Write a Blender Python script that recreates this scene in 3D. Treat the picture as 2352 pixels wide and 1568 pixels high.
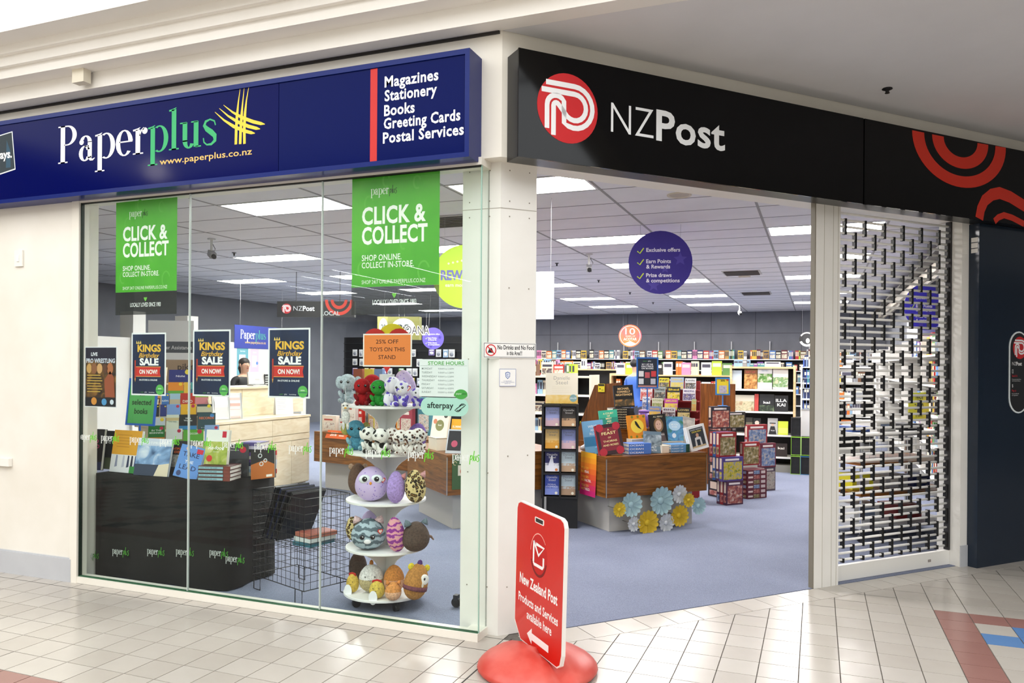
import bpy, math, random
from mathutils import Vector, Matrix
random.seed(7)
for o in list(bpy.data.objects):
    bpy.data.objects.remove(o)
SC = bpy.context.scene
COL = SC.collection
# ---------------------------------------------------------------- camera (eye height 1.575 m, levelled lens with a small rise)
cam_d = bpy.data.cameras.new('camera')
cam_d.sensor_width = 36.0
cam_d.lens = 27.392
cam_d.shift_y = 0.02483
cam_d.clip_start = 0.05
cam_d.clip_end = 200
cam = bpy.data.objects.new('camera', cam_d)
COL.objects.link(cam)
_yaw, _roll = math.radians(21.37), math.radians(0.4116)
_fw = Vector((-math.sin(_yaw), math.cos(_yaw), 0))
_rt = Vector((math.cos(_yaw), math.sin(_yaw), 0))
_up = Vector((0, 0, 1))
_rt2 = _rt * math.cos(_roll) + _up * math.sin(_roll)
_up2 = _up * math.cos(_roll) - _rt * math.sin(_roll)
_m = Matrix((_rt2, _up2, -_fw)).transposed().to_4x4()
_m.translation = Vector((0, 0, 1.575))
cam.matrix_world = _m
SC.camera = cam
# ---------------------------------------------------------------- world, skylight over the mall walk, added soffit fill, exposure
W = bpy.data.worlds.new('mall_air')
SC.world = W
W.use_nodes = True
W.node_tree.nodes['Background'].inputs[0].default_value = (0.93, 0.96, 1.0, 1)
W.node_tree.nodes['Background'].inputs[1].default_value = 0.75
def area(name, loc, size, sizey, power, col, rot=(0, 0, 0)):
    l = bpy.data.lights.new(name, 'AREA')
    l.shape = 'RECTANGLE'; l.size = size; l.size_y = sizey; l.energy = power; l.color = col
    o = bpy.data.objects.new(name, l); COL.objects.link(o)
    o.location = loc; o.rotation_euler = rot
    return o
SKY = area('skylight', (-4.5, -1.6, 5.9), 20, 8.8, 1230, (1.0, 0.985, 0.955))
FILL_AREA = area('soffit_fill_light', (8.5, -1.2, 5.9), 5.6, 8.8, 520, (0.96, 0.985, 1.0))  # added unseen fill light, brightens the soffit and the entrance floor
SC.view_settings.view_transform = 'Standard'
SC.view_settings.look = 'None'
SC.view_settings.gamma = 1
SC.view_settings.use_curve_mapping = False
SC.view_settings.exposure = 0.0
SC.cycles.use_denoising = True
SC.cycles.use_adaptive_sampling = True
SC.cycles.adaptive_threshold = 0.06
SC.cycles.use_light_tree = False
SC.cycles.max_bounces = 5
SC.cycles.diffuse_bounces = 3
SC.cycles.glossy_bounces = 3
SC.cycles.transparent_max_bounces = 12
SC.cycles.sample_clamp_indirect = 6
SC.cycles.caustics_reflective = False
SC.cycles.caustics_refractive = False
# ---------------------------------------------------------------- materials
MATS = {}
def lin(h):
    h = h.lstrip('#')
    if len(h) == 3: h = ''.join(c * 2 for c in h)
    r = [int(h[i:i + 2], 16) / 255 for i in (0, 2, 4)]
    return tuple((c / 12.92 if c <= 0.04045 else ((c + 0.055) / 1.055) ** 2.4) for c in r) + (1,)
def newmat(key):
    m = bpy.data.materials.new(key)
    m.use_nodes = True
    nt = m.node_tree
    return m, nt, nt.nodes['Principled BSDF']
def ramp(nt, cols, fac):
    r = nt.nodes.new('ShaderNodeValToRGB')
    e = r.color_ramp.elements
    while len(e) < len(cols):
        e.new(0.5)
    for i, (p, c) in enumerate(cols):
        e[i].position = p; e[i].color = lin(c)
    nt.links.new(fac, r.inputs[0])
    return r.outputs[0]
def noise(nt, scale, detail=3, vec=None, dist=0.0):
    n = nt.nodes.new('ShaderNodeTexNoise')
    n.inputs['Scale'].default_value = scale
    n.inputs['Detail'].default_value = detail
    n.inputs['Distortion'].default_value = dist
    if vec is not None:
        nt.links.new(vec, n.inputs['Vector'])
    return n
def coord(nt, kind='Object', scale=(1, 1, 1), rot=(0, 0, 0)):
    t = nt.nodes.new('ShaderNodeTexCoord')
    mp = nt.nodes.new('ShaderNodeMapping')
    mp.inputs['Scale'].default_value = scale
    mp.inputs['Rotation'].default_value = rot
    nt.links.new(t.outputs[kind], mp.inputs[0])
    return mp.outputs[0]
def bump(nt, b, h, strength=0.2, dist=0.01):
    bp = nt.nodes.new('ShaderNodeBump')
    bp.inputs['Strength'].default_value = strength
    bp.inputs['Distance'].default_value = dist
    nt.links.new(h, bp.inputs['Height'])
    nt.links.new(bp.outputs[0], b.inputs['Normal'])
def M(key):
    """'#rrggbb' or '#rrggbb:rough' plain paint; 'art:c1,c2,c3:scale' mottled print; else a named material"""
    if key in MATS:
        return MATS[key]
    if key.startswith('#'):
        p = key.split(':')
        m, nt, b = newmat('paint_' + p[0][1:])
        b.inputs['Base Color'].default_value = lin(p[0])
        b.inputs['Roughness'].default_value = float(p[1]) if len(p) > 1 else 0.55
        if len(p) > 2:
            b.inputs['Metallic'].default_value = float(p[2])
    elif key.startswith('art:'):
        _, cs, sc = key.split(':')
        cs = cs.split(',')
        m, nt, b = newmat('printed_art')
        n = noise(nt, float(sc), 4, coord(nt), 0.6)
        pos = [0.5 + (i / max(1, len(cs) - 1) - 0.5) * 0.42 for i in range(len(cs))]
        nt.links.new(ramp(nt, list(zip(pos, cs)), n.outputs['Fac']), b.inputs['Base Color'])
        b.inputs['Roughness'].default_value = 0.4
    elif key.startswith('glow:'):
        _, c, s = key.split(':')
        m, nt, b = newmat('lit_diffuser')
        b.inputs['Base Color'].default_value = (0.9, 0.9, 0.9, 1)
        b.inputs['Emission Color'].default_value = lin(c)
        b.inputs['Emission Strength'].default_value = float(s)
    elif key.startswith('sheer:'):
        _, c, a = key.split(':')
        m, nt, b = newmat('thin_film')
        b.inputs['Base Color'].default_value = lin(c)
        b.inputs['Alpha'].default_value = float(a)
        b.inputs['Roughness'].default_value = 0.5
    else:
        m = NAMED[key]()
    MATS[key] = m
    return m
def mk_wall(c1, c2, rough=0.6):
    def f():
        m, nt, b = newmat('painted_plaster')
        n = noise(nt, 2.2, 4, coord(nt))
        nt.links.new(ramp(nt, [(0.3, c1), (0.7, c2)], n.outputs['Fac']), b.inputs['Base Color'])
        b.inputs['Roughness'].default_value = rough
        n2 = noise(nt, 160, 2, coord(nt))
        bump(nt, b, n2.outputs['Fac'], 0.06, 0.004)
        return m
    return f
def mk_walnut(c1, c2, c3, sc=(1.2, 1.2, 16), rough=0.35):
    def f():
        m, nt, b = newmat('wood_laminate')
        v = coord(nt, 'Object', sc)
        n = noise(nt, 2.0, 6, v, 1.4)
        nt.links.new(ramp(nt, [(0.32, c1), (0.5, c2), (0.68, c3)], n.outputs['Fac']), b.inputs['Base Color'])
        b.inputs['Roughness'].default_value = rough
        return m
    return f
def mk_tile(c1, c2):
    def f():
        m, nt, b = newmat('glazed_tile')
        oi = nt.nodes.new('ShaderNodeObjectInfo')
        n = noise(nt, 6, 3, coord(nt))
        mx = nt.nodes.new('ShaderNodeMath'); mx.operation = 'MULTIPLY_ADD'
        mx.inputs[1].default_value = 0.5; mx.inputs[2].default_value = 0.0
        nt.links.new(oi.outputs['Random'], mx.inputs[0])
        ad = nt.nodes.new('ShaderNodeMath'); ad.operation = 'MULTIPLY_ADD'
        ad.inputs[1].default_value = 0.5
        nt.links.new(n.outputs['Fac'], ad.inputs[0]); nt.links.new(mx.outputs[0], ad.inputs[2])
        nt.links.new(ramp(nt, [(0.1, c1), (0.9, c2)], ad.outputs[0]), b.inputs['Base Color'])
        b.inputs['Roughness'].default_value = 0.22
        bump(nt, b, n.outputs['Fac'], 0.03, 0.002)
        return m
    return f
def mk_carpet():
    m, nt, b = newmat('carpet_pile')
    v = coord(nt)
    n = noise(nt, 260, 2, v); n2 = noise(nt, 1.3, 3, v)
    a = nt.nodes.new('ShaderNodeMath'); a.operation = 'MULTIPLY_ADD'
    a.inputs[1].default_value = 0.78
    nt.links.new(n.outputs['Fac'], a.inputs[0])
    mm = nt.nodes.new('ShaderNodeMath'); mm.operation = 'MULTIPLY'; mm.inputs[1].default_value = 0.22
    nt.links.new(n2.outputs['Fac'], mm.inputs[0]); nt.links.new(mm.outputs[0], a.inputs[2])
    nt.links.new(ramp(nt, [(0.25, '#5a5f70'), (0.5, '#767d93'), (0.75, '#9097ab')], a.outputs[0]), b.inputs['Base Color'])
    b.inputs['Roughness'].default_value = 0.95
    bump(nt, b, n.outputs['Fac'], 0.4, 0.004)
    return m
def mk_glass():
    m, nt, b = newmat('window_glass')
    nt.nodes.remove(b)
    out = nt.nodes['Material Output']
    t = nt.nodes.new('ShaderNodeBsdfTransparent'); t.inputs[0].default_value = (0.955, 0.985, 0.97, 1)
    g = nt.nodes.new('ShaderNodeBsdfGlossy'); g.inputs['Roughness'].default_value = 0.0
    fr = nt.nodes.new('ShaderNodeFresnel'); fr.inputs['IOR'].default_value = 1.34
    ge = nt.nodes.new('ShaderNodeNewGeometry'); mr = nt.nodes.new('ShaderNodeMath'); mr.operation = 'SUBTRACT'; mr.inputs[0].default_value = 1.0
    mu = nt.nodes.new('ShaderNodeMath'); mu.operation = 'MULTIPLY'      # only the face met first mirrors, far face left out to weaken reflections
    nt.links.new(ge.outputs['Backfacing'], mr.inputs[1]); nt.links.new(mr.outputs[0], mu.inputs[0]); nt.links.new(fr.outputs[0], mu.inputs[1])
    mx = nt.nodes.new('ShaderNodeMixShader')
    nt.links.new(mu.outputs[0], mx.inputs[0]); nt.links.new(t.outputs[0], mx.inputs[1]); nt.links.new(g.outputs[0], mx.inputs[2])
    nt.links.new(mx.outputs[0], out.inputs['Surface'])
    return m
def mk_gloss(c, rough, coat=0.0, spec=0.5):
    def f():
        m, nt, b = newmat('gloss_panel')
        b.inputs['Base Color'].default_value = lin(c)
        n = noise(nt, 1.1, 2, coord(nt))
        mp = nt.nodes.new('ShaderNodeMapRange')
        mp.inputs['To Min'].default_value = rough; mp.inputs['To Max'].default_value = rough * 1.5
        nt.links.new(n.outputs['Fac'], mp.inputs['Value']); nt.links.new(mp.outputs[0], b.inputs['Roughness'])
        b.inputs['Specular IOR Level'].default_value = spec
        b.inputs['Coat Weight'].default_value = coat
        b.inputs['Coat Roughness'].default_value = 0.05
        return m
    return f
def mk_spots(base, spot, scale, thr, ring=None, rough=0.95):
    def f():
        m, nt, b = newmat('plush_spotted')
        v = nt.nodes.new('ShaderNodeTexVoronoi'); v.inputs['Scale'].default_value = scale
        nt.links.new(coord(nt), v.inputs['Vector'])
        cols = [(0.0, ring or spot), (thr * 0.55, ring or spot), (thr * 0.62, spot), (thr, spot), (thr + 0.05, base)] if ring else [(0.0, spot), (thr, spot), (thr + 0.05, base)]
        nt.links.new(ramp(nt, cols, v.outputs['Distance']), b.inputs['Base Color'])
        b.inputs['Roughness'].default_value = rough
        return m
    return f
def mk_stripes(c1, c2, scale, dist=4.0, c3=None):
    def f():
        m, nt, b = newmat('plush_striped')
        w = nt.nodes.new('ShaderNodeTexWave'); w.inputs['Scale'].default_value = scale
        w.bands_direction = 'Z'
        w.inputs['Distortion'].default_value = dist; w.inputs['Detail'].default_value = 2; w.inputs['Detail Scale'].default_value = 3
        nt.links.new(coord(nt), w.inputs['Vector'])
        cs = [(0.35, c1), (0.55, c2)] if c3 is None else [(0.25, c1), (0.5, c2), (0.75, c3)]
        nt.links.new(ramp(nt, cs, w.outputs['Fac']), b.inputs['Base Color'])
        b.inputs['Roughness'].default_value = 0.95
        return m
    return f
def mk_plush(c):
    m, nt, b = newmat('plush_pile')
    n = noise(nt, 90, 3, coord(nt))
    d = '#' + ''.join('%02x' % int(int(c[i:i + 2], 16) * 0.82) for i in (1, 3, 5))
    nt.links.new(ramp(nt, [(0.35, d), (0.65, c)], n.outputs['Fac']), b.inputs['Base Color'])
    b.inputs['Roughness'].default_value = 0.95
    bump(nt, b, n.outputs['Fac'], 0.3, 0.003)
    return m
def mk_mottle(c1, c2, sc, rough=0.6):
    def f():
        m, nt, b = newmat('mottled_finish')
        n = noise(nt, sc, 4, coord(nt))
        nt.links.new(ramp(nt, [(0.35, c1), (0.65, c2)], n.outputs['Fac']), b.inputs['Base Color'])
        b.inputs['Roughness'].default_value = rough
        return m
    return f
NAMED = {
    'cream_wall': mk_wall('#e6e1d5', '#efebe2'), 'cream_trim': mk_wall('#ebe6da', '#f1ede3', 0.45), 'column': mk_wall('#e9e7e1', '#f1efea'),
    'cornice': mk_wall('#f2efe8', '#f6f3ed', 0.5), 'soffit': mk_wall('#dadadc', '#e0e0e2', 0.7), 'skirting': mk_wall('#b9bbc0', '#c4c6ca', 0.5),
    'shop_wall': mk_wall('#6d6f76', '#787a81', 0.7), 'shop_white': mk_wall('#e8e4da', '#efece4', 0.6),
    'ceil_tile': mk_wall('#e0dedf', '#e8e6e7', 0.85),
    'tile_cream': mk_tile('#b3aca2', '#c0bab1'), 'tile_pink': mk_tile('#936a62', '#9d746c'), 'tile_blue': mk_tile('#5b83b8', '#668dc0'), 'tile_navy': mk_tile('#1c2438', '#262f45'),
    'grout': mk_mottle('#5f5a54', '#6f6962', 30, 0.9), 'carpet': mk_carpet, 'glass': mk_glass,
    'walnut': mk_walnut('#5c3513', '#7d4c1c', '#976028'), 'walnut_v': mk_walnut('#4f2c12', '#6e4019', '#865220', (16, 16, 1.2)), 'maple': mk_walnut('#dac9a8', '#e2d3b6', '#e9ddc4', (2, 2, 8), 0.4), 'pine': mk_walnut('#d8b47e', '#e2c28f', '#ead0a3', (2, 2, 10), 0.45),
    'blue_sign': mk_gloss('#020a50', 0.09, 0.0, 0.06), 'blue_sign2': mk_gloss('#031152', 0.12, 0.0, 0.06), 'blue_frame': mk_gloss('#061e6a', 0.2, 0.0, 0.2), 'black_sign': mk_gloss('#020203', 0.06, 0.0, 0.2), 'dark_panel': mk_gloss('#1f2a38', 0.14, 0.0, 0.45),
    'red_board': mk_gloss('#d31d12', 0.28, 0.2), 'red_base': mk_mottle('#c94438', '#d66257', 7, 0.4), 'black_cloth': mk_mottle('#050506', '#0a0a0b', 30, 0.95),
    'leopard': mk_spots('#d8c48a', '#2b2016', 46, 0.5, '#8a6a35'), 'purple_spot': mk_spots('#f1effa', '#6a55c8', 26, 0.33), 'cow': mk_spots('#f2f0ea', '#1b1a18', 20, 0.38), 'leo_dog': mk_spots('#efe9e4', '#5b3b2e', 46, 0.36), 'owl_lilac': mk_spots('#cdb9e3', '#9c86cf', 42, 0.18),
    'tabby': mk_stripes('#5b6b74', '#a9bcc6', 7, 5), 'pink_stripe': mk_stripes('#8c3c8e', '#e58ab0', 9, 6, '#d8a0a0'),
    'steel': lambda: M('#b8bcc0:0.3:1'), 'mesh_rod': mk_mottle('#ecebe6', '#f4f2ee', 20, 0.35), 'canvas_crate': mk_mottle('#0d0e10', '#17181a', 20, 0.8),
}
def P(c):
    k = 'plush' + c
    if k not in MATS:
        MATS[k] = mk_plush(c)
    return k
# ---------------------------------------------------------------- mesh collector
TXT = {}
def glyphs(s, bold, ls=1.0, shear=0.0):
    k = (s, bold, ls, shear)
    if k not in TXT:
        c = bpy.data.curves.new('t', 'FONT')
        c.body = s; c.size = 1; c.resolution_u = 2 if len(s) > 12 else 3
        c.offset = bold; c.space_character = ls; c.shear = shear
        o = bpy.data.objects.new('t', c)
        me = o.to_mesh()
        vs = [(v.co.x, v.co.y) for v in me.vertices]
        fs = [tuple(p.vertices) for p in me.polygons]
        o.to_mesh_clear()
        bpy.data.objects.remove(o); bpy.data.curves.remove(c)
        x0 = min(v[0] for v in vs); x1 = max(v[0] for v in vs)
        TXT[k] = ([(v[0] - x0, v[1]) for v in vs], fs, x1 - x0)
    return TXT[k]
I4 = Matrix.Identity(4)
FRONT = Matrix(((1, 0, 0, 0), (0, 0, -1, 0), (0, 1, 0, 0), (0, 0, 0, 1)))      # u->x, v->z, w->-y : a sheet that faces -y
def TR(x, y, z): return Matrix.Translation((x, y, z))
def RX(d): return Matrix.Rotation(math.radians(d), 4, 'X')
def RY(d): return Matrix.Rotation(math.radians(d), 4, 'Y')
def RZ(d): return Matrix.Rotation(math.radians(d), 4, 'Z')
class MB:
    def __init__(s, T=None):
        s.v = []; s.f = []; s.fm = []; s.mats = []; s.T = T or I4; s.cur = '#808080'
    def mi(s, m):
        m = m or s.cur
        if m not in s.mats:
            s.mats.append(m)
        return s.mats.index(m)
    def add(s, vs, fs, m=None):
        b = len(s.v); k = s.mi(m); T = s.T
        s.v += [tuple(T @ Vector(p)) for p in vs]
        s.f += [tuple(b + i for i in f) for f in fs]
        s.fm += [k] * len(fs)
    def box(s, x0, x1, y0, y1, z0, z1, m=None):
        s.add([(x0, y0, z0), (x1, y0, z0), (x1, y1, z0), (x0, y1, z0), (x0, y0, z1), (x1, y0, z1), (x1, y1, z1), (x0, y1, z1)],
              [(3, 2, 1, 0), (4, 5, 6, 7), (0, 1, 5, 4), (1, 2, 6, 5), (2, 3, 7, 6), (3, 0, 4, 7)], m)
        return s
    def poly(s, pts, m=None):
        s.add(pts, [tuple(range(len(pts)))], m); return s
    def prism(s, pts, z0, z1, m=None):      # polygon in xy, extruded in z
        n = len(pts)
        s.add([(x, y, z0) for x, y in pts] + [(x, y, z1) for x, y in pts],
              [tuple(range(n - 1, -1, -1)), tuple(range(n, 2 * n))] + [(i, (i + 1) % n, n + (i + 1) % n, n + i) for i in range(n)], m)
        return s
    def tube(s, pts, r, n=6, m=None, closed=False):
        pts = [Vector(p) for p in pts]; rings = []; L = len(pts)
        for i, p in enumerate(pts):
            a = pts[i - 1] if i or closed else p
            b = pts[(i + 1) % L] if i < L - 1 or closed else p
            d = (b - a).normalized()
            u = d.cross(Vector((0, 0, 1)))
            if u.length < 0.05: u = d.cross(Vector((1, 0, 0)))
            u.normalize(); w = d.cross(u)
            rr = r[i] if isinstance(r, (list, tuple)) else r
            rings.append([p + (u * math.cos(2 * math.pi * k / n) + w * math.sin(2 * math.pi * k / n)) * rr for k in range(n)])
        vs = [q for g in rings for q in g]
        fs = []
        for i in range(L if closed else L - 1):
            j = (i + 1) % L
            for k in range(n):
                fs.append((i * n + k, i * n + (k + 1) % n, j * n + (k + 1) % n, j * n + k))
        if not closed:
            fs += [tuple(range(n - 1, -1, -1)), tuple((L - 1) * n + k for k in range(n))]
        s.add(vs, fs, m); return s
    def lathe(s, prof, n=16, c=(0, 0, 0), m=None):
        vs = []; fs = []
        for r, z in prof:
            vs += [(c[0] + r * math.cos(2 * math.pi * k / n), c[1] + r * math.sin(2 * math.pi * k / n), c[2] + z) for k in range(n)]
        for i in range(len(prof) - 1):
            for k in range(n):
                fs.append((i * n + k, i * n + (k + 1) % n, (i + 1) * n + (k + 1) % n, (i + 1) * n + k))
        fs.append(tuple(range(n - 1, -1, -1))); fs.append(tuple((len(prof) - 1) * n + k for k in range(n)))
        s.add(vs, fs, m); return s
    def ell(s, c, r, m=None, nu=12, nv=8, taper=0.0):
        if not isinstance(r, (list, tuple)): r = (r, r, r)
        vs = [(c[0], c[1], c[2] - r[2])]; fs = []
        for i in range(1, nv):
            a = math.pi * i / nv; z = -math.cos(a); q = math.sin(a) * (1 - taper * z)
            vs += [(c[0] + r[0] * q * math.cos(2 * math.pi * k / nu), c[1] + r[1] * q * math.sin(2 * math.pi * k / nu), c[2] + r[2] * z) for k in range(nu)]
        vs.append((c[0], c[1], c[2] + r[2])); e = len(vs) - 1
        fs += [(0, 1 + (k + 1) % nu, 1 + k) for k in range(nu)]
        for i in range(nv - 2):
            for k in range(nu):
                a = 1 + i * nu
                fs.append((a + k, a + (k + 1) % nu, a + nu + (k + 1) % nu, a + nu + k))
        a = 1 + (nv - 2) * nu
        fs += [(a + k, a + (k + 1) % nu, e) for k in range(nu)]
        s.add(vs, fs, m); return s
    # flat print helpers: u right, v up, w towards the viewer (set T to FRONT-like first)
    def rect(s, u0, v0, u1, v1, m=None, w=0.0):
        return s.poly([(u0, v0, w), (u1, v0, w), (u1, v1, w), (u0, v1, w)], m)
    def fpoly(s, pts, m=None, w=0.0):
        return s.poly([(a, b, w) for a, b in pts], m)
    def disc(s, cu, cv, r, m=None, w=0.0, n=24, rv=None):
        rv = rv or r
        return s.poly([(cu + r * math.cos(2 * math.pi * k / n), cv + rv * math.sin(2 * math.pi * k / n), w) for k in range(n)], m)
    def ring(s, cu, cv, ru, rv, tu, tv, a0=0, a1=360, m=None, w=0.0, n=20):
        vs = []; fs = []
        for i in range(n + 1):
            a = math.radians(a0 + (a1 - a0) * i / n); c, d = math.cos(a), math.sin(a)
            vs += [(cu + ru * c, cv + rv * d, w), (cu + (ru - tu) * c, cv + (rv - tv) * d, w)]
        for i in range(n):
            fs.append((2 * i, 2 * i + 2, 2 * i + 3, 2 * i + 1))
        s.add(vs, fs, m); return s
    def stroke(s, pts, wd, m=None, w=0.0):      # flat ribbon along a polyline
        L = len(pts); vs = []
        for i, (x, y) in enumerate(pts):
            a = pts[max(0, i - 1)]; b = pts[min(L - 1, i + 1)]
            dx, dy = b[0] - a[0], b[1] - a[1]; q = math.hypot(dx, dy) or 1
            ww = (wd[i] if isinstance(wd, (list, tuple)) else wd) / 2
            vs += [(x - dy / q * ww, y + dx / q * ww, w), (x + dy / q * ww, y - dx / q * ww, w)]
        s.add(vs, [(2 * i + 1, 2 * i + 3, 2 * i + 2, 2 * i) for i in range(L - 1)], m); return s
    def text(s, t, u, v, size, m=None, w=0.0, al='l', bold=0.0, sx=1.0, width=None, ls=1.0, shear=0.0):
        vs, fs, wd = glyphs(t, bold, ls, shear)
        k = size
        if width: sx = width / (wd * k)
        o = {'l': 0, 'c': wd * k * sx / 2, 'r': wd * k * sx}[al]
        s.add([(u + x * k * sx - o, v + y * k, w) for x, y in vs], fs, m); return s
    def mesh(s, name, smooth=False):
        me = bpy.data.meshes.new(name)
        me.from_pydata(s.v, [], s.f)
        for k in s.mats:
            me.materials.append(M(k) if k not in MATS else MATS[k])
        me.polygons.foreach_set('material_index', s.fm)
        if smooth:
            me.polygons.foreach_set('use_smooth', [True] * len(s.f))
        me.update()
        return me
    def build(s, name, parent=None, smooth=False, loc=(0, 0, 0), rz=0.0, M4=None):
        return link(name, s.mesh(name, smooth), parent, loc, rz, M4)
def link(name, me, parent=None, loc=(0, 0, 0), rz=0.0, M4=None):
    o = bpy.data.objects.new(name, me)
    COL.objects.link(o)
    if parent is not None: o.parent = parent
    if M4 is not None: o.matrix_local = M4
    else:
        o.location = loc; o.rotation_euler = (0, 0, math.radians(rz))
    return o
def tag(o, label=None, cat=None, group=None, kind=None):
    if label: o['label'] = label
    if cat: o['category'] = cat
    if group: o['group'] = group
    if kind: o['kind'] = kind
    return o
def thing(name, label, cat, loc=(0, 0, 0), rz=0.0, group=None, M4=None):
    return tag(link(name, None, None, loc, rz, M4), label, cat, group)
def struct(o, label=None):
    o['kind'] = 'structure'
    if label: o['label'] = label
    return o
def copy_tree(o, parent=None):
    c = o.copy(); COL.objects.link(c); c.parent = parent
    for ch in list(o.children): copy_tree(ch, c)
    return c
RB = 47.076                       # the entrance front is turned by this angle against the window front
BM = RZ(RB)                       # entrance frame: x along the entrance, y into the shop
def Bp(s_, t_, z=0): return BM @ Vector((s_, t_, z))
# ================================================================ the setting: mall walk, shop front, shop room
# ---- tiled mall floor: the tiles that show largest are pieces of their own, the rest one joined field
fl_root = MB()
fl_root.prism([(-16, -9), (12, -9), (12, 12), (1.7, 12), tuple(Bp(9, 4.2))[:2], tuple(Bp(2.2, 4.2))[:2], (-1.85, 4.3), (-16, 4.3)], -0.06, -0.0035, 'grout')
FLOOR = struct(fl_root.build('floor'), 'cream tiled floor of the mall walk')
TS, GX, GY = 0.2, -0.077, 5.38
def tile_mat(x, y):
    i = round((x - 0.82) / TS); j = round((y - 5.68) / TS)
    if i >= 0 and j <= 0 and y > 1.0 and x > 0.6:
        if i == 0 or j == 0: return 'tile_pink'
        if i + j == -1 + 0 and (i, j) != (1, -1): return 'tile_blue'
        if (i, j) in ((1, -2), (2, -1), (3, -1), (2, -2), (4, -1)): return 'tile_blue'
        return 'tile_cream'
    if y < 2.78:
        k = round((2.68 - y) / TS)
        if k == 0 and x < 0.7: return 'tile_pink'
        if 1 <= k < 14:
            z = (abs(((x + 3.6) % 3.2) - 1.6)) / TS
            q = (k + z) % 6
            if q < 1.0: return 'tile_navy'
            if 2.6 < q < 3.6: return 'tile_pink'
    return 'tile_cream'
def clip_half(poly, a, b, c):      # keep a*x+b*y <= c
    out = []
    for i, p in enumerate(poly):
        q = poly[(i + 1) % len(poly)]
        dp, dq = a * p[0] + b * p[1] - c, a * q[0] + b * q[1] - c
        if dp <= 0: out.append(p)
        if dp * dq < 0:
            t = dp / (dp - dq); out.append((p[0] + (q[0] - p[0]) * t, p[1] + (q[1] - p[1]) * t))
    return out
sB, cB = math.sin(math.radians(RB)), math.cos(math.radians(RB))
near, rest = [], MB()
G = 0.0027
for i in range(-55, 40):
    for j in range(-62, 20):
        x0, y0 = GX + i * TS, GY + j * TS
        if x0 > 7 or x0 < -11: continue
        cx, cy = x0 + TS / 2, y0 + TS / 2
        p = [(x0 + G, y0 + G), (x0 + TS - G, y0 + G), (x0 + TS - G, y0 + TS - G), (x0 + G, y0 + TS - G)]
        t = -sB * cx + cB * cy
        full = True
        if cx < -1.95:
            if y0 > 4.07: continue
            if y0 + TS > 4.075: p = clip_half(p, 0, 1, 4.075); full = False
        elif t > 3.7:
            q = clip_half(p, -sB, cB, 3.876 if cB * cx + sB * cy > 2.0 else 4.2)
            if len(q) < 3: continue
            full = len(q) == 4 and abs(sum(a[0] for a in q) - sum(a[0] for a in p)) < 1e-6
            p = q
        if len(p) < 3: continue
        d = -cx * math.sin(_yaw) + cy * math.cos(_yaw)
        inview = d > 2.5 and (cx * math.cos(_yaw) + cy * math.sin(_yaw)) / d > -0.67 and (cx * math.cos(_yaw) + cy * math.sin(_yaw)) / d < 0.68 and 1.575 / d < 0.44
        mt = tile_mat(cx, cy)
        if inview and full: near.append((d, cx, cy, mt))
        else: rest.poly([(a, b, 0.0) for a, b in p], mt)
near.sort()
TM = {}
for k, (d, cx, cy, mt) in enumerate(near):
    if k < 300:
        if mt not in TM:
            h = TS / 2 - G
            TM[mt] = MB().box(-h, h, -h, h, -0.004, 0, mt).mesh('tile')
        link('tile', TM[mt], FLOOR, (cx, cy, 0))
    else:
        h = TS / 2 - G
        rest.box(cx - h, cx + h, cy - h, cy + h, -0.004, 0, mt)
o = rest.build('tile_field', FLOOR); o['kind'] = 'stuff'
for k in range(0, 24):              # border course laid along the entrance
    s0 = 2.02 + k * 0.2
    m = MB(BM).box(s0 + G, s0 + 0.2 - G, 3.88, 4.092, -0.004, 0, 'tile_cream')
    m.build('border_tile', FLOOR)
MB().box(-1.64, -1.632, -2, 4.2, -0.002, 0.0008, '#2c2a28').build('expansion_joint', FLOOR)
# ---- plain white wall, skirting
struct(MB().box(-15, -5.012, 4.09, 4.30, 0, 2.775, 'cream_wall').build('wall_left'), 'plain off-white wall beside the shop window')
struct(MB().box(-15, -5.0, 4.072, 4.089, 0, 0.165, 'skirting').box(-15, -5.0, 4.078, 4.089, 0.165, 0.172, 'skirting').build('baseboard_left'), 'pale grey skirting along the off-white wall')
# ---- fascia above both fronts, cornice, soffits, clerestory wall
struct(MB().prism([(-15, 4.12), (-1.686, 4.12), tuple(Bp(11, 4.04))[:2], tuple(Bp(11, 4.30))[:2], (-1.80, 4.38), (-15, 4.38)], 2.775, 3.80, 'cream_trim').build('wall_fascia'), 'cream fascia wall above both shop fronts')
cn = MB()
prof = [(4.115, 3.494), (3.985, 3.494), (3.985, 3.605), (3.85, 3.605), (3.85, 3.674), (3.815, 3.674), (3.815, 3.742), (3.78, 3.742), (3.78, 3.80), (3.62, 3.80), (3.62, 4.3), (4.115, 4.3)]
n = len(prof)
cn.add([(-15, y, z) for y, z in prof] + [(6, y, z) for y, z in prof], [(i, (i + 1) % n, n + (i + 1) % n, n + i) for i in range(n)] + [tuple(range(n)), tuple(range(2 * n - 1, n - 1, -1))], 'cornice')
struct(cn.build('trim_cornice'), 'stepped cream cornice above the fascia')
MBg = MB().box(-15, -1.70, 4.105, 4.119, 3.478, 3.4935, '#1b1512')  # solid dark strip, its colour stands in for shade inside the gap
struct(MBg.build('trim_shade_strip'), 'dark strip painted as shade in the gap under the cornice')
struct(MB().box(-15, 6, 3.60, 3.78, 4.3, 6.0, 'cream_wall').build('wall_clerestory'), 'bright white wall above the cornice')
struct(MB().prism([(-1.60, 4.116), (6, 4.116), (12, 4.116), (12, 12), tuple(Bp(10.9, 4.035))[:2], tuple(Bp(1.87, 4.035))[:2]], 3.494, 3.60, 'soffit').build('ceiling_soffit'), 'flat grey soffit before the entrance')
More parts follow.
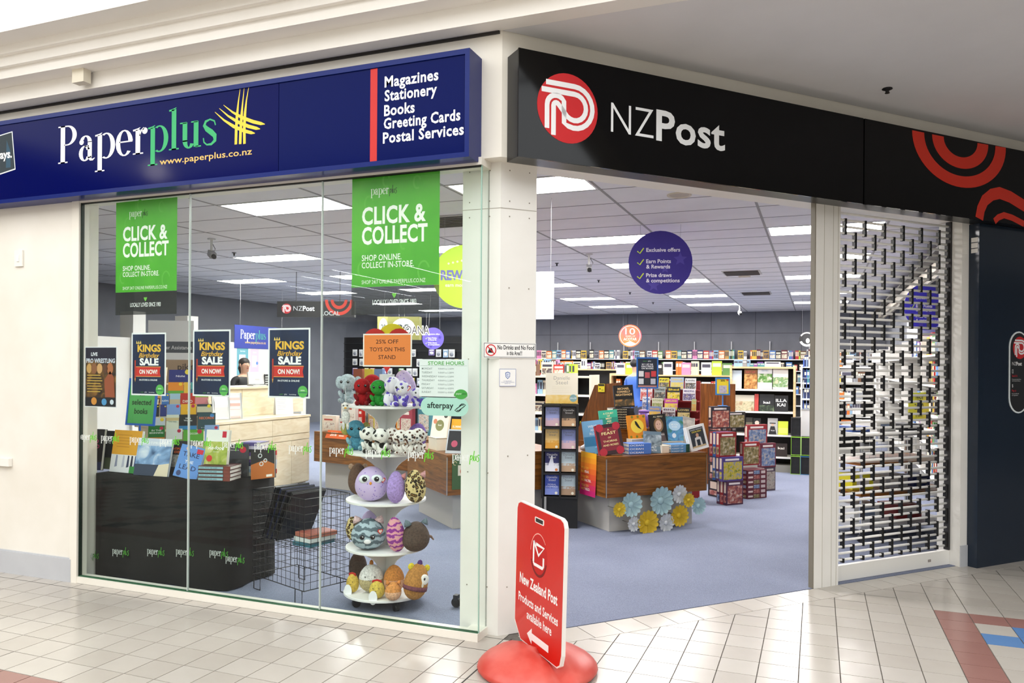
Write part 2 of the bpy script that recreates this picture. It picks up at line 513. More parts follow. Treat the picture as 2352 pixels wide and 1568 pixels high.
# ---- clad column at the corner
cl = MB()
colp = [((-1.975,4.222,1.423)[0], 4.222), (-1.73, 4.222), tuple(Bp(2.15, 4.141))[:2], tuple(Bp(2.15, 4.36))[:2], ((-1.975,4.222,1.423)[0], 4.42)]
cl.prism(colp, 0, 2.775, 'column')
COLUMN = struct(cl.build('wall_column'), 'white clad corner column between window and entrance')
sm = MB()
for z in (2.505,):
    sm.box(colp[0][0], -1.731, 4.2205, 4.2225, z, z + 0.003, '#a39d90')
sm.T = BM
sm.box(1.913, 2.149, 4.1395, 4.1415, 2.505, 2.508, '#a39d90')
sm.build('panel_joint', COLUMN)
sc_ = MB()
for z in (0.28, 0.95, 1.62, 2.46, 2.55, 2.73):
    for x in (-1.93, -1.80):
        sc_.box(x - 0.003, x + 0.003, 4.219, 4.222, z - 0.003, z + 0.003, '#8b8478')
sc_.T = BM
for z in (0.28, 1.05, 2.04, 2.46, 2.55, 2.73):
    for s_ in (1.97, 2.10):
        sc_.box(s_ - 0.003, s_ + 0.003, 4.138, 4.141, z - 0.003, z + 0.003, '#8b8478')
sc_.build('screw', COLUMN)
# ---- posts of the entrance and the roller grille
def post(name, s0, s1, t0, t1, lab, grooves=()):
    p = struct(MB(BM).box(s0, s1, t0, t1, 0, 2.775, 'column').build(name), lab)
    for g in grooves:
        MB(BM).box(g, g + 0.004, t0 - 0.001, t0 + 0.002, 0, 2.774, '#b9b4a6').build('groove', p)
    return p
post('wall_post_1', 4.385, 4.625, 4.09, 4.13, 'white grooved post between entrance and roller grille', (4.46, 4.55, 4.6))
MB(BM).box(4.377, 4.3845, 4.095, 4.135, 0, 2.774, '#7d776a').build('edge_bead', bpy.data.objects['wall_post_1'])
post('wall_post_2', 5.945, 6.06, 4.06, 4.26, 'white post beside the dark panelled wall')
struct(MB(BM).box(5.943, 6.062, 4.052, 4.0595, 0, 0.17, 'skirting').build('baseboard_post'), 'grey skirting at the foot of the white post')
struct(MB(BM).box(6.03, 11, 3.975, 4.20, 0.0, 2.744, 'dark_panel').build('wall_dark'), 'glossy dark charcoal panelled wall beside the grille')
# ---- shop room
struct(MB().prism([(-13.2, 4.13), (-1.92, 4.13), (-1.92, 4.40), tuple(Bp(2.14, 4.30))[:2], tuple(Bp(2.14, 4.10))[:2], tuple(Bp(6.2, 4.10))[:2], (1.75, 7.95), (1.75, 22.8), (-13.2, 22.8)], -0.05, 0.002, 'carpet').build('floor_shop'), 'blue grey carpet of the shop')
struct(MB().box(-13.4, 1.9, 22.6, 22.8, 0, 3.3, 'shop_wall').build('wall_back'), 'charcoal back wall of the shop')
struct(MB().box(-13.2, -13.0, 4.4, 22.7, 0, 3.3, 'shop_wall').build('wall_side_far'), 'grey side wall far behind the counter')
struct(MB().box(1.66, 1.80, 7.8, 22.7, 0, 3.3, 'shop_wall').build('wall_side_near'), 'grey side wall behind the roller grille')
wj = MB()
for x in (-7.6, -6.4, -5.2, -4.0, -2.8, -1.6, -0.4, 0.8):
    wj.box(x, x + 0.012, 22.594, 22.602, 1.9, 3.155, '#3d3f45')
wj.box(-12.9, 1.6, 22.594, 22.602, 2.55, 2.562, '#3d3f45')
wj.build('panel_joint', bpy.data.objects['wall_back'])
# ---- suspended ceiling: runners, tiles as one field, troffers
CZ = 3.16
CEIL = struct(MB().prism([(-13.2, 4.36), (-1.80, 4.36), (1.7, 8.13), (1.7, 22.7), (-13.2, 22.7)], CZ + 0.012, CZ + 0.06, '#77767a').build('ceiling'), 'white grid ceiling of the shop')
RXs = [-0.55 + 1.255 * k for k in range(-10, 2)]
RYs = [5.52 + 0.61 * k for k in range(-2, 29)]
LY = [6.13, 9.18, 11.62, 14.06, 17.11, 19.55]
LY = [RYs[min(range(len(RYs)), key=lambda q: abs(RYs[q] - y))] for y in (6.13, 9.18, 11.7, 14.3, 17.1, 19.6)]
LC = [-0.55 - 2.51 * k for k in range(0, 5)]
lamps = {(round(x, 2), round(y, 2)) for ci, x in enumerate(LC) for ri, y in enumerate(LY) if (ci, ri) not in ((0, 0), (3, 0), (4, 0), (4, 1))}
cnt = 0
cells = []
cut = MB()
for x in [-0.55 + 1.255 * k for k in range(-10, 2)]:
    for y in RYs:
        if (round(x, 2), round(y, 2)) in lamps: continue
        x1, y1 = min(x + 1.255, 1.66), min(y + 0.61, 22.6)
        if x1 - x < 0.1 or y1 - y < 0.1: continue
        if y1 < 4.4: continue
        poly = [(x, max(y, 4.37)), (x1, max(y, 4.37)), (x1, y1), (x, y1)]
        if -sB * x1 + cB * y < 4.30:
            q = clip_half(poly, sB, -cB, -4.30)
            if len(q) > 2:
                cut.prism([(a + 0, b_) for a, b_ in q], CZ, CZ + 0.012, 'ceil_tile')
            continue
        cells.append((math.hypot(x + 0.6, y + 0.3), x, y, x1, y1))
cells.sort()
fieldm = MB()
for k, (d, x, y, x1, y1) in enumerate(cells):
    g = 0.006
    if k < 250 and abs(x1 - x - 1.255) < 1e-6 and abs(y1 - y - 0.61) < 1e-6:
        if 'ct' not in TM: TM['ct'] = MB().box(g, 1.255 - g, g, 0.61 - g, 0, 0.012, 'ceil_tile').mesh('ceiling_tile')
        link('ceiling_tile', TM['ct'], CEIL, (x, y, CZ))
    else:
        fieldm.box(x + g, x1 - g, y + g, y1 - g, CZ, CZ + 0.012, 'ceil_tile')
if cut.v:
    cut.build('cut_tile_field', CEIL)['kind'] = 'stuff'
if fieldm.v:
    fieldm.build('ceiling_tile_field', CEIL)['kind'] = 'stuff'
for x in RXs:
    MB().box(x - 0.012, x + 0.012, max(4.4, (4.3 + sB * x) / cB + 0.02), 22.6, CZ - 0.004, CZ + 0.002, '#8f8d8c').build('runner', CEIL)
for y in RYs:
    if y > 4.45: 
        xe = min(1.66, (cB * y - 4.32) / sB)
        MB().box(-13.0, xe, y - 0.005, y + 0.005, CZ - 0.0025, CZ + 0.0015, '#7c7a7a').build('cross_runner', CEIL)
ord_c = ['behind the grille', 'above the entrance carpet', 'behind the plush stand', 'above the counter', 'by the far wall']
ord_r = ['first', 'second', 'third', 'fourth', 'fifth', 'sixth']
dif = MB().poly([(0.035, 0.575, 0.002), (1.22, 0.575, 0.002), (1.22, 0.035, 0.002), (0.035, 0.035, 0.002)], 'glow:#fffbf8:42').mesh('diffuser')
frm = MB()
for a in ((0.012, 1.243, 0.012, 0.035), (0.012, 1.243, 0.575, 0.598), (0.012, 0.035, 0.035, 0.575), (1.22, 1.243, 0.035, 0.575)):
    frm.box(a[0], a[1], a[2], a[3], -0.003, 0.012, '#e9e8e6')
frm = frm.mesh('lamp_frame')
for ci, x in enumerate(LC):
    for ri, y in enumerate(LY):
        if (ci, ri) in ((0, 0), (3, 0), (4, 0), (4, 1)): continue
        t = thing('ceiling_light', 'recessed ceiling light, %s from the front in the row %s' % (ord_r[ri], ord_c[ci]), 'ceiling light', (x, y, CZ), 0, 'recessed lights of the shop ceiling')
        link('lamp_frame', frm, t); link('diffuser', dif, t)
# ---- window: frame, sill, panes, silicone joints
WIN = link('window_1', None); struct(WIN, 'full height shop window of frameless glass')
fr = MB()
fr.box(-5.012, -4.943, 4.075, 4.16, 0, 2.775, 'cream_trim')
fr.build('frame_post', WIN)
MB().box(-4.943, -1.8605, 4.08, 4.20, 2.732, 2.775, 'cream_trim').box(-1.86, -1.792, 4.08, 4.24, 2.732, 2.775, 'cream_trim').build('head_frame', WIN)
MB().box(-5.0, -1.9005, 4.078, 4.17, 0, 0.046, 'cream_trim').box(-1.90, -1.795, 4.078, 4.25, 0, 0.046, 'cream_trim').build('window_sill', WIN)
MB().box(-4.943, -4.935, 4.09, 4.115, 0.046, 2.732, '#15261c').box(-4.935, -1.80, 4.092, 4.112, 2.724, 2.7318, '#10100e').box(-4.935, -1.80, 4.090, 4.114, 0.0462, 0.052, '#2a5a3c').build('gasket', WIN)
xs = [-4.94, (-3.942,4.1,1.39)[0], (-2.883,4.1,1.41)[0], -1.801]
for a, b in zip(xs, xs[1:]):
    MB().box(a + 0.003, b - 0.003, 4.096, 4.106, 0.052, 2.724, 'glass').build('pane', WIN)
MB().box(-1.811, -1.801, 4.107, 4.222, 0.046, 2.732, 'glass').build('pane', WIN)
for x in xs[1:3]:
    MB().box(x - 0.0035, x + 0.0035, 4.094, 4.108, 0.052, 2.724, '#b9c4bf:0.2').build('joint', WIN)
MB().box(-1.8012, -1.797, 4.096, 4.106, 0.046, 2.732, '#9fc9bb:0.2').build('joint', WIN)
# ---- the far side of the mall walk (behind the viewer, seen in the glass)
struct(MB().box(-16, 12, -6.7, -6.5, 2.55, 6.0, 'cream_wall').box(-16, -11.5, -6.7, -6.5, 0, 2.55, 'cream_wall').box(1.0, 12, -6.7, -6.5, 0, 2.55, 'cream_wall').build('wall_opposite'), 'wall of the far side of the mall walk')
struct(MB().box(-12, 2, -10.2, -10, 0, 2.7, '#4a3027').build('wall_opposite_shop'), 'brown back wall of the shop across the walk')
struct(MB().box(-12, 2, -10, -6.7, 2.7, 2.8, '#5d5a58').build('ceiling_opposite_shop'), 'dim ceiling of the shop across the walk')
for k, (x, y0, y1) in enumerate(((-5.65, -1.9, -4.2), (-7.0, -2.0, -5.6), (-8.0, -2.6, -7.4), (-9.2, -3.8, -8.6))):
    t = thing('linear_pendant', 'long linear pendant light over the walk, ' + ['first', 'second', 'third', 'fourth'][k] + ' from the entrance side', 'pendant light', (x, y0, 3.05), 0, 'linear pendant lights over the walk')
    MB().poly([(-0.022, 0, 0.008), (0.022, 0, 0.008), (0.022, y1 - y0, 0.008), (-0.022, y1 - y0, 0.008)][::-1], 'glow:#ffffff:42').build('tube', t)
    MB().box(-0.04, 0.04, y1 - y0, 0, 0.0101, 0.05, '#dddddd').build('batten', t)
    for yy in (-.3, y1 - y0 + .3): MB().tube([(0, yy, .05), (0, yy, 2.8)], .004, 4, '#888888').build('hang_wire', t)

struct(MB().box(11.9, 12.1, -9, 12, 0, 6, '#2c2826').build('wall_blocker_far'), 'added unseen wall darkening reflections beyond the dark panels')  # added out of view so the black sign mirrors something dark
struct(MB().box(-16.1, -15.9, -9, 4.2, 0, 6, '#8a8078').build('wall_blocker_near'), 'added unseen wall shutting out world light beyond the white wall')  # added out of view to keep the bright world out of reflections
t = thing('pendant_lamp', 'round white pendant lamp over the mall walk', 'pendant lamp', (-6.7, 1.45, 3.68))
MB().ell((0, 0, 0), .11, 'glow:#fff4e6:22', 14, 9).build('globe', t, smooth=True); MB().tube([(0, 0, .11), (0, 0, 2.2)], .006, 5, '#777777').build('cord', t)
# ================================================================ shop front signs
def xz(*pts): return [(p[0], p[2]) for p in pts]
class SER:      # small serif alphabet: x-height 1, polygons drawn on a flat sheet
    adv = {'P': 1.02, 'a': 0.80, 'p': 0.98, 'e': 0.80, 'r': 0.66, 'l': 0.50, 'u': 0.98, 's': 0.70}
    @staticmethod
    def draw(d, ch, x, y, k, m, w, kx=1.0):
        def R(a, b, c, e): d.rect(x + a * k * kx, y + b * k, x + c * k * kx, y + e * k, m, w)
        def G(cx, cy, rx, ry, tx, ty, a0=0, a1=360): d.ring(x + cx * k * kx, y + cy * k, rx * k * kx, ry * k, tx * k * kx, ty * k, a0, a1, m, w, 16)
        def S(pts, wd): d.stroke([(x + a * k * kx, y + b * k) for a, b in pts], [q * k for q in wd], m, w)
        if ch == 'P':
            R(.12, 0, .34, 1.5); R(0, 0, .47, .05); R(0, 1.45, .45, 1.5); R(.3, .70, .46, .75)
            G(.45, 1.10, .47, .40, .21, .05, -90, 90)
        elif ch == 'a':
            R(.44, .1, .64, .75); S([(.54, .14), (.58, .03), (.68, .01), (.78, .07)], [.2, .12, .07, .03])
            G(.30, .29, .29, .31, .19, .05, 30, 330); R(.28, .55, .5, .60)
            G(.34, .72, .30, .28, .20, .05, 0, 150); d.disc(x + .14 * k * kx, y + .75 * k, .11 * k * kx, m, w, 12, .11 * k)
        elif ch == 'p':
            R(.12, -.5, .33, .94); R(0, -.5, .45, -.45); S([(0, .93), (.2, .95), (.33, 1.02)], [.06, .08, .02])
            G(.53, .49, .42, .51, .21, .05, -118, 118)
        elif ch == 'e':
            G(.40, .5, .40, .51, .21, .05, 8, 318); R(.17, .52, .78, .57)
        elif ch == 'r':
            R(.12, 0, .33, .94); R(0, 0, .47, .05); S([(0, .93), (.2, .95), (.33, 1.02)], [.06, .08, .02])
            S([(.3, .7), (.38, .9), (.5, .98)], [.05, .06, .08]); d.disc(x + .54 * k * kx, y + .87 * k, .125 * k * kx, m, w, 12, .125 * k)
        elif ch == 'l':
            R(.12, 0, .33, 1.52); R(0, 0, .45, .05); S([(0, 1.49), (.2, 1.51), (.33, 1.58)], [.06, .08, .02])
        elif ch == 'u':
            R(.12, .25, .33, .96); R(0, .93, .3, .98); R(.62, .02, .83, .96); R(.5, .93, .8, .98); R(.7, 0, .95, .05)
            G(.40, .30, .28, .32, .21, .06, 180, 330)
        elif ch == 's':
            S([(.60, .72), (.55, .88), (.36, .96), (.17, .90), (.11, .76), (.22, .62), (.42, .48), (.57, .34), (.58, .16), (.42, .04), (.22, .04), (.10, .14), (.07, .30)],
              [.05, .06, .06, .10, .14, .19, .21, .19, .14, .09, .06, .06, .05])
    @classmethod
    def word(cls, d, t, x, y, k, m, w, kx=1.0):
        for c in t:
            cls.draw(d, c, x, y, k, m, w, kx); x += cls.adv[c] * k * kx
        return x
    @classmethod
    def width(cls, t): return sum(cls.adv[c] for c in t)
def script_plus(d, x, y, k, m, w, wd=.11):      # handwritten 'plus', x-height ~ .8k, returns end x
    for pts in ([(.02, -.45), (.16, .8)], [(.14, .55), (.3, .82), (.45, .75), (.42, .45), (.25, .2), (.1, .3)], [(.52, .02), (.72, 1.45)],
                [(.72, .75), (.66, .3), (.74, .06), (.9, .2), (1.0, .8)], [(1.0, .8), (.95, .3), (1.05, .1)], [(1.5, .85), (1.3, .9), (1.2, .7), (1.36, .45), (1.42, .2), (1.25, -.02), (1.1, .05)]):
        d.stroke([(x + a * k, y + b * k) for a, b in pts], wd * k, m, w)
    return x + 1.5 * k
# ---- blue box sign
BS = thing('shop_sign', 'long blue lightbox sign with yellow brush emblem and service list', 'shop sign')
b = MB(); x0, x1, z0, z1, yf, yb = -9.0, -1.812, 2.745, 3.35, 3.95, 4.119
b.box(x0, x1, yf + 0.02, yb, z0, z1, 'blue_frame')
for a in ((x0, x1, z0, z0 + 0.028), (x0, x1, z1 - 0.03, z1), (x1 - 0.028, x1, z0 + 0.028, z1 - 0.03)):
    b.box(a[0], a[1], yf, yf + 0.021, a[2], a[3], 'blue_frame')
b.build('sign_frame', BS)
MB().box(x0, -3.112, yf + 0.008, yf + 0.0195, z0 + 0.028, z1 - 0.03, 'blue_sign').build('sign_panel', BS)
MB().box(-3.108, x1 - 0.028, yf + 0.008, yf + 0.0195, z0 + 0.028, z1 - 0.03, 'blue_sign2').build('sign_panel', BS)
FW = lambda y: TR(0, y, 0) @ FRONT
d = MB(FW(yf + 0.0075)); r0 = (-2.455,3.955,2.79)[0]; 
d.rect(r0, z0 + 0.03, r0 + 0.047, z1 - 0.032, '#c81f18')
d.build('red_stripe', BS)
d = MB(FW(yf + 0.007))
for t, p, q in (('Magazines', (-2.359,3.955,3.2), (-2.009,3.955,3.216)), ('Stationery', (-2.358,3.955,3.119), (-2.018,3.955,3.138)), ('Books', (-2.361,3.955,3.033), (-2.16,3.955,3.038)),
                ('Greeting Cards', (-2.363,3.955,2.957), (-1.87,3.955,2.969)), ('Postal Services', (-2.368,3.955,2.874), (-1.848,3.955,2.876))):
    d.text(t, p[0], p[2], 0.088, '#f2f4f8', 0, 'l', 0.026, ls=1.07, width=q[0] - p[0])
d.build('lettering', BS)
d = MB(FW(yf + 0.007))
bl = (-5.005,3.955,2.986); rr = (-4.176,3.955,2.989); pe = (-3.589,3.955,2.99)
xh = ((-4.995,3.955,3.248)[2] - bl[2]) / 1.5
kx = (rr[0] - bl[0]) / (SER.width('Paper') * xh)
ex = SER.word(d, 'Paper', bl[0], bl[2], xh, '#f4f4fa', 0, kx)
d.build('lettering', BS)
d = MB(FW(yf + 0.007))
SER.word(d, 'plus', rr[0] + 0.005, bl[2], xh, '#2fae6b', 0, (pe[0] - rr[0]) / (SER.width('plus') * xh))
d.build('lettering', BS)
d = MB(FW(yf + 0.007))
u0 = (-4.068,3.955,2.896); u1 = (-3.312,3.955,2.898)
d.text('www.paperplus.co.nz', u0[0], u0[2] + 0.002, 0.058, '#e9bd6a', 0, 'l', 0.012, width=u1[0] - u0[0])
d.build('lettering', BS)
d = MB(FW(yf + 0.0072))
for a, mid, e in (((-3.408,3.955,3.319), (-3.431,3.955,3.154), (-3.439,3.955,2.972)), ((-3.376,3.955,3.321), (-3.396,3.955,3.142), (-3.405,3.955,2.971)), ((-3.341,3.955,3.322), (-3.369,3.955,3.155), (-3.371,3.955,2.969))):
    pts = xz(a, mid, e); q = [(0, .003), (.25, .010), (.5, .020), (.75, .021), (1, .020)]
    d.stroke([((1 - t) ** 2 * pts[0][0] + 2 * t * (1 - t) * (2 * pts[1][0] - .5 * pts[0][0] - .5 * pts[2][0]) + t * t * pts[2][0], (1 - t) ** 2 * pts[0][1] + 2 * t * (1 - t) * (2 * pts[1][1] - .5 * pts[0][1] - .5 * pts[2][1]) + t * t * pts[2][1]) for t, _ in q], [w_ for _, w_ in q], '#f3d23c', 0)
for a, mid, e in (((-3.608,3.955,3.196), (-3.457,3.955,3.088), (-3.29,3.955,3.027)), ((-3.573,3.955,3.216), (-3.423,3.955,3.112), (-3.25,3.955,3.05)), ((-3.539,3.955,3.233), (-3.389,3.955,3.136), (-3.214,3.955,3.076))):
    pts = xz(a, mid, e); q = [(0, .003), (.25, .012), (.5, .021), (.75, .022), (.92, .020), (1, .004)]
    d.stroke([((1 - t) ** 2 * pts[0][0] + 2 * t * (1 - t) * (2 * pts[1][0] - .5 * pts[0][0] - .5 * pts[2][0]) + t * t * pts[2][0], (1 - t) ** 2 * pts[0][1] + 2 * t * (1 - t) * (2 * pts[1][1] - .5 * pts[0][1] - .5 * pts[2][1]) + t * t * pts[2][1]) for t, _ in q], [w_ for _, w_ in q], '#f3d23c', 0.0003)
d.build("brush_emblem", BS)
d = MB(FW(yf + 0.007))
c0, c1, c2, c3 = xz((-5.786,3.955,3.231), (-5.471,3.955,3.266), (-5.436,3.955,2.984), (-5.783,3.955,2.933))
d.fpoly([c3, c2, c1, c0], '#dfe6ea'); g = 0.008
d.fpoly([(c3[0], c3[1] + g), (c2[0] - g, c2[1] + g), (c1[0] - g, c1[1] - g), (c0[0], c0[1] - g)], '#08222c', 0.0004)
d.fpoly([(c1[0] - .06, c1[1] - .06), (c1[0] - .02, c1[1] - .14), (c2[0] - .05, c2[1] + .02), (c2[0] - .1, c2[1] + .02)], '#15455c', 0.0007)
p = (-5.474,3.955,3.076)
d.text('ways.', p[0], p[2], 0.085, '#f2f2f2', 0.001, 'r', 0.03)
d.build('card_emblem', BS)
# ---- black sign over the entrance
KS = thing('entrance_sign', 'glossy black sign over the entrance with round red emblem', 'shop sign', M4=BM)
tf = 3.89
sl = (1.901,3.89,3.033)[0]
MB().box(sl + 0.002, 11, tf + 0.012, 4.039, 2.747, 3.348, '#0b0b0d:0.3').build('sign_frame', KS)
MB().box(sl, (4.618,3.89,2.954)[0], tf, tf + 0.012, 2.745, 3.35, 'black_sign').build('sign_panel', KS)
MB().box((4.629,3.89,2.956)[0], 11, tf, tf + 0.012, 2.745, 3.35, 'black_sign').build('sign_panel', KS)
def post_emblem(d, cu, cv, r, red, white, w=0.0, wd=0.15, n=40):
    d.disc(cu, cv, r, red, w, n)
    def arc(cx, cy, ra, a0, a1, k=10): return [(cx + ra * math.cos(math.radians(a0 + (a1 - a0) * i / k)), cy + ra * math.sin(math.radians(a0 + (a1 - a0) * i / k))) for i in range(k + 1)]
    o = [(-.72, .66), (-.1, .66)] + arc(.22, .06, .60, 90, -125, 14) + arc(-.38, .02, .30, 35, 180, 8) + [(-.68, -.65)]
    i = [(-.86, .44), (-.1, .44)] + arc(.22, .06, .38, 90, -130, 12) + arc(-.38, .02, .09, 35, 180, 5) + [(-.47, -.82)]
    for q in (o, i):
        d.stroke([(cu + a * r, cv + b_ * r) for a, b_ in q], wd * r, white, w + 0.0005)
dk = (2.216,3.889,2.858,0.407,0.399)
d = MB(TR(0, tf - 0.0012, 0) @ FRONT)
post_emblem(d, dk[0], dk[2] + dk[4] / 2, dk[4] / 2, '#c8151c', '#f2f2f4')
d.build('round_emblem', KS)
d = MB(TR(0, tf - 0.0012, 0) @ FRONT)
a, e, f = (2.508,3.889,2.963), (2.833,3.889,2.968), (3.367,3.889,2.976)
top = (2.506,3.889,3.153)
ch = top[2] - a[2]
d.text('NZ', a[0], a[2], ch / 0.73, '#eef1f3', 0, 'l', -0.012, width=e[0] - a[0] - 0.02)
d.build('lettering', KS); d = MB(TR(0, tf - 0.0012, 0) @ FRONT)
d.text('Post', e[0], a[2], ch / 0.73, '#eef1f3', 0, 'l', 0.022, ls=1.04, width=f[0] - e[0])
d.build('lettering', KS)
c = (5.671,3.889,3.434); l_ = (5.121,3.889,3.357); bt = (5.717,3.889,2.969)
ru, rv = c[0] - l_[0], 3.33 - bt[2]
d = MB(TR(0, tf - 0.0012, 0) @ FRONT)
for q in (1.0, 0.60):
    d.ring(c[0], 3.335, ru * q, rv * q, ru * 0.24, rv * 0.24, 180, 362, '#d62e14', 0, 30)
d.build('red_ribbon', KS)
d = MB(TR(0, tf - 0.0012, 0) @ FRONT)
d.stroke(xz((5.897,3.889,2.754), (5.917,3.889,2.831), (5.964,3.889,2.903), (6.049,3.889,2.956), (6.147,3.889,2.98), (6.28,3.889,2.962), (6.461,3.889,2.91), (6.741,3.889,2.872), (6.983,3.889,2.909)), 0.095, '#d62e14')
d.stroke(xz((6.084,3.889,2.75), (6.133,3.889,2.785), (6.204,3.889,2.809), (6.31,3.889,2.798), (6.463,3.889,2.762)), 0.05, '#d62e14')
d.build('red_ribbon', KS)
# ---- pill shaped notice on the dark wall
q = (6.543,3.97,1.223,0.255,0.674)
PN = thing('wall_notice', 'tall pill shaped black notice with white rim on dark wall', 'notice', M4=BM)
d = MB(TR(q[0], 3.973, q[2]) @ FRONT)
def pill(w_, h_, r_, n=12): return [(r_ * math.cos(math.radians(180 + 180 * i / n)), r_ + r_ * math.sin(math.radians(180 + 180 * i / n))) for i in range(n + 1)] + [(r_ * math.cos(math.radians(180 * i / n)), h_ - r_ + r_ * math.sin(math.radians(180 * i / n))) for i in range(n + 1)]
hw, hh = q[3] / 2, q[4]
d.prism(pill(0, hh, hw), -0.001, 0.003, '#e8f0f2')
d.fpoly([(a * 0.9, 0.012 + (b_) * (hh - 0.024) / hh) for a, b_ in pill(0, hh, hw)], '#06070a', 0.0036)
d.build('board', PN)
d = MB(TR(q[0], 3.973, q[2]) @ FRONT)
post_emblem(d, 0.01, hh * 0.80, hw * 0.72, '#c8151c', '#f2f2f4', 0.0042)
d.text('NZ', -hw * .72, hh * .585, .042, '#eeeeee', 0.0042, 'l', -0.01)
d.text('Post', -hw * .72 + .055, hh * .585, .042, '#eeeeee', 0.0042, 'l', 0.03)
d.build('lettering', PN); d = MB(TR(q[0], 3.973, q[2]) @ FRONT)
for yy, t, cc, s_ in ((.50, '[]', '#e8e8e8', .035), (.445, 'Send it', '#d0202a', .026), (.41, 'Drop your parcel here', '#dddddd', .013), (.39, 'with tracked delivery', '#dddddd', .013), (.32, '$', '#e8e8e8', .035), (.265, 'Pay it', '#d0202a', .026), (.235, 'Pay your bills and', '#dddddd', .013), (.215, 'car registration', '#dddddd', .013)):
    d.text(t, -hw * .72, hh * yy, s_, cc, 0.0042)
d.build('lettering', PN)
LT = thing('label_tab', 'small white label tabs on the edge of the dark wall', 'label', M4=BM)
d = MB()
for y0_, y1_ in ((543, 554), (556, 568), (570, 580)):
    a = (5.945,3.98,2.574)
    d.box(6.028, 6.0295, 3.985, 4.04, a[2] + (561.5 - y1_) * 0.0033, a[2] + (561.5 - y0_) * 0.0033, '#eceae6')
d.build('tab', LT)
# ---- notices on the column
def card(name, label, cat, w, h, M4, base='#f6f6f4', th=0.003, group=None):
    t = thing(name, label, cat, group=group, M4=M4)
    d = MB(FRONT); d.prism([(-w / 2, 0), (w / 2, 0), (w / 2, h), (-w / 2, h)], -th, 0, base); d.build('sheet', t)
    return t, MB(FRONT)
q = (1.977,4.135,1.627,0.343,0.09)
t, d = card('food_notice', 'white rectangular notice against drinks and food on the column', 'notice', q[3], q[4], BM @ TR(q[0], 4.135, q[2]))
W_, H_ = q[3], q[4]
for a in ((-W_ / 2 + .004, .004, W_ / 2 - .004, .0065), (-W_ / 2 + .004, H_ - .0065, W_ / 2 - .004, H_ - .004), (-W_ / 2 + .004, .004, -W_ / 2 + .0065, H_ - .004), (W_ / 2 - .0065, .004, W_ / 2 - .004, H_ - .004)):
    d.rect(*a, '#22222a', .0005)
r_ = H_ * .38; cu = -W_ / 2 + r_ + .014
d.fpoly([(cu - .6 * r_, H_ / 2 - .45 * r_), (cu + .55 * r_, H_ / 2 - .45 * r_), (cu + .3 * r_, H_ / 2), (cu + .15 * r_, H_ / 2 + .35 * r_), (cu - .3 * r_, H_ / 2 + .3 * r_)], '#15151a', .0006)
d.ring(cu, H_ / 2, r_, r_, .006, .006, 0, 360, '#d81f26', .0008, 24)
d.stroke([(cu - r_ * .7, H_ / 2 + r_ * .7), (cu + r_ * .7, H_ / 2 - r_ * .7)], .006, '#d81f26', .001)
d.text('No Drinks and No Food', cu + r_ + .008, H_ * .56, .036, '#1a1a22', .0006, 'l', .02, width=W_ / 2 - .012 - (cu + r_ + .008))
d.text('in this Area!!!', cu + r_ + .068, H_ * .2, .034, '#1a1a22', .0006, 'l', .016, width=.10)
d.build('print', t)
q = (1.963,4.135,1.461,0.108,0.102)
t, d = card('security_notice', 'small square white security sticker with blue shield on column', 'sticker', q[3], q[4], BM @ TR(q[0], 4.135, q[2]))
W_, H_ = q[3], q[4]
for a in ((-W_ / 2, 0, W_ / 2, .002), (-W_ / 2, H_ - .002, W_ / 2, H_), (-W_ / 2, 0, -W_ / 2 + .002, H_), (W_ / 2 - .002, 0, W_ / 2, H_)):
    d.rect(*a, '#4a62b0', .0004)
d.fpoly([(0, H_ * .42), (.014, H_ * .55), (.016, H_ * .78), (0, H_ * .84), (-.016, H_ * .78), (-.014, H_ * .55)], '#3a5fa8', .0005)
d.fpoly([(0, H_ * .47), (.011, H_ * .57), (.012, H_ * .75), (0, H_ * .80), (-.012, H_ * .75), (-.011, H_ * .57)], '#e9eef8', .0008)
d.ring(0, H_ * .64, .008, .008, .003, .003, 30, 330, '#3a5fa8', .001, 12)
for k, s_ in enumerate(('WE TAKE SECURITY', 'THIS SITE IS UNDER SURVEILLANCE', 'REPORT ALL')):
    d.text(s_, 0, H_ * (.28 - .07 * k), .0062, '#4a5fa0', .0005, 'c', width=W_ * (.5, .8, .35)[k])
d.build('print', t)
# ---- small boxes on the off-white wall and under the cornice, sprinkler
q = (-5.566,4.088,2.3,0.084,0.121)
t = thing('wall_switch', 'small white wall switch high on the off-white wall', 'switch', (q[0], 4.0885, q[2]))
MB().box(-q[3] / 2, q[3] / 2, -0.012, 0, 0, q[4], '#efece4').build('plate', t); MB().box(-.012, .012, -0.017, -0.012, q[4] * .3, q[4] * .7, '#f6f4ee').build('rocker', t)
q = (-5.768,4.088,0.802,0.277,0.059)
t = thing('wall_box', 'low white plastic box on the wall at picture edge', 'wall box', (q[0], 4.0885, q[2]))
MB().box(-q[3] / 2, q[3] / 2, -0.03, 0, 0, q[4], '#f0ede6').build('case', t); MB().box(-q[3] / 2 - .002, q[3] / 2 + .002, -0.008, 0, -.004, 0, '#d9d5ca').build('base_plate', t)
q = (-4.752,3.95,3.514,0.108,0.109)
t = thing('alarm_sensor', 'small cream alarm sensor hung under the cornice', 'sensor', (q[0], 3.93, q[2]))
MB().prism([(-q[3] / 2, -.03), (q[3] / 2, -.03), (q[3] / 2, .03), (-q[3] / 2, .03)], 0, q[4], '#e9e2cf').build('case', t)
MB().box(-.01, .02, -.012, .012, q[4], 3.604 - q[2], '#d9cfb4').build('bracket', t)
q = (0.435,5.883,3.494)
t = thing('ceiling_sprinkler', 'small black fire sprinkler on the grey soffit', 'sprinkler', (q[0], q[1], 3.494))
MB().lathe([(.032, 0), (.034, -.006), (.02, -.012)], 14, m='#101012').build('escutcheon', t)
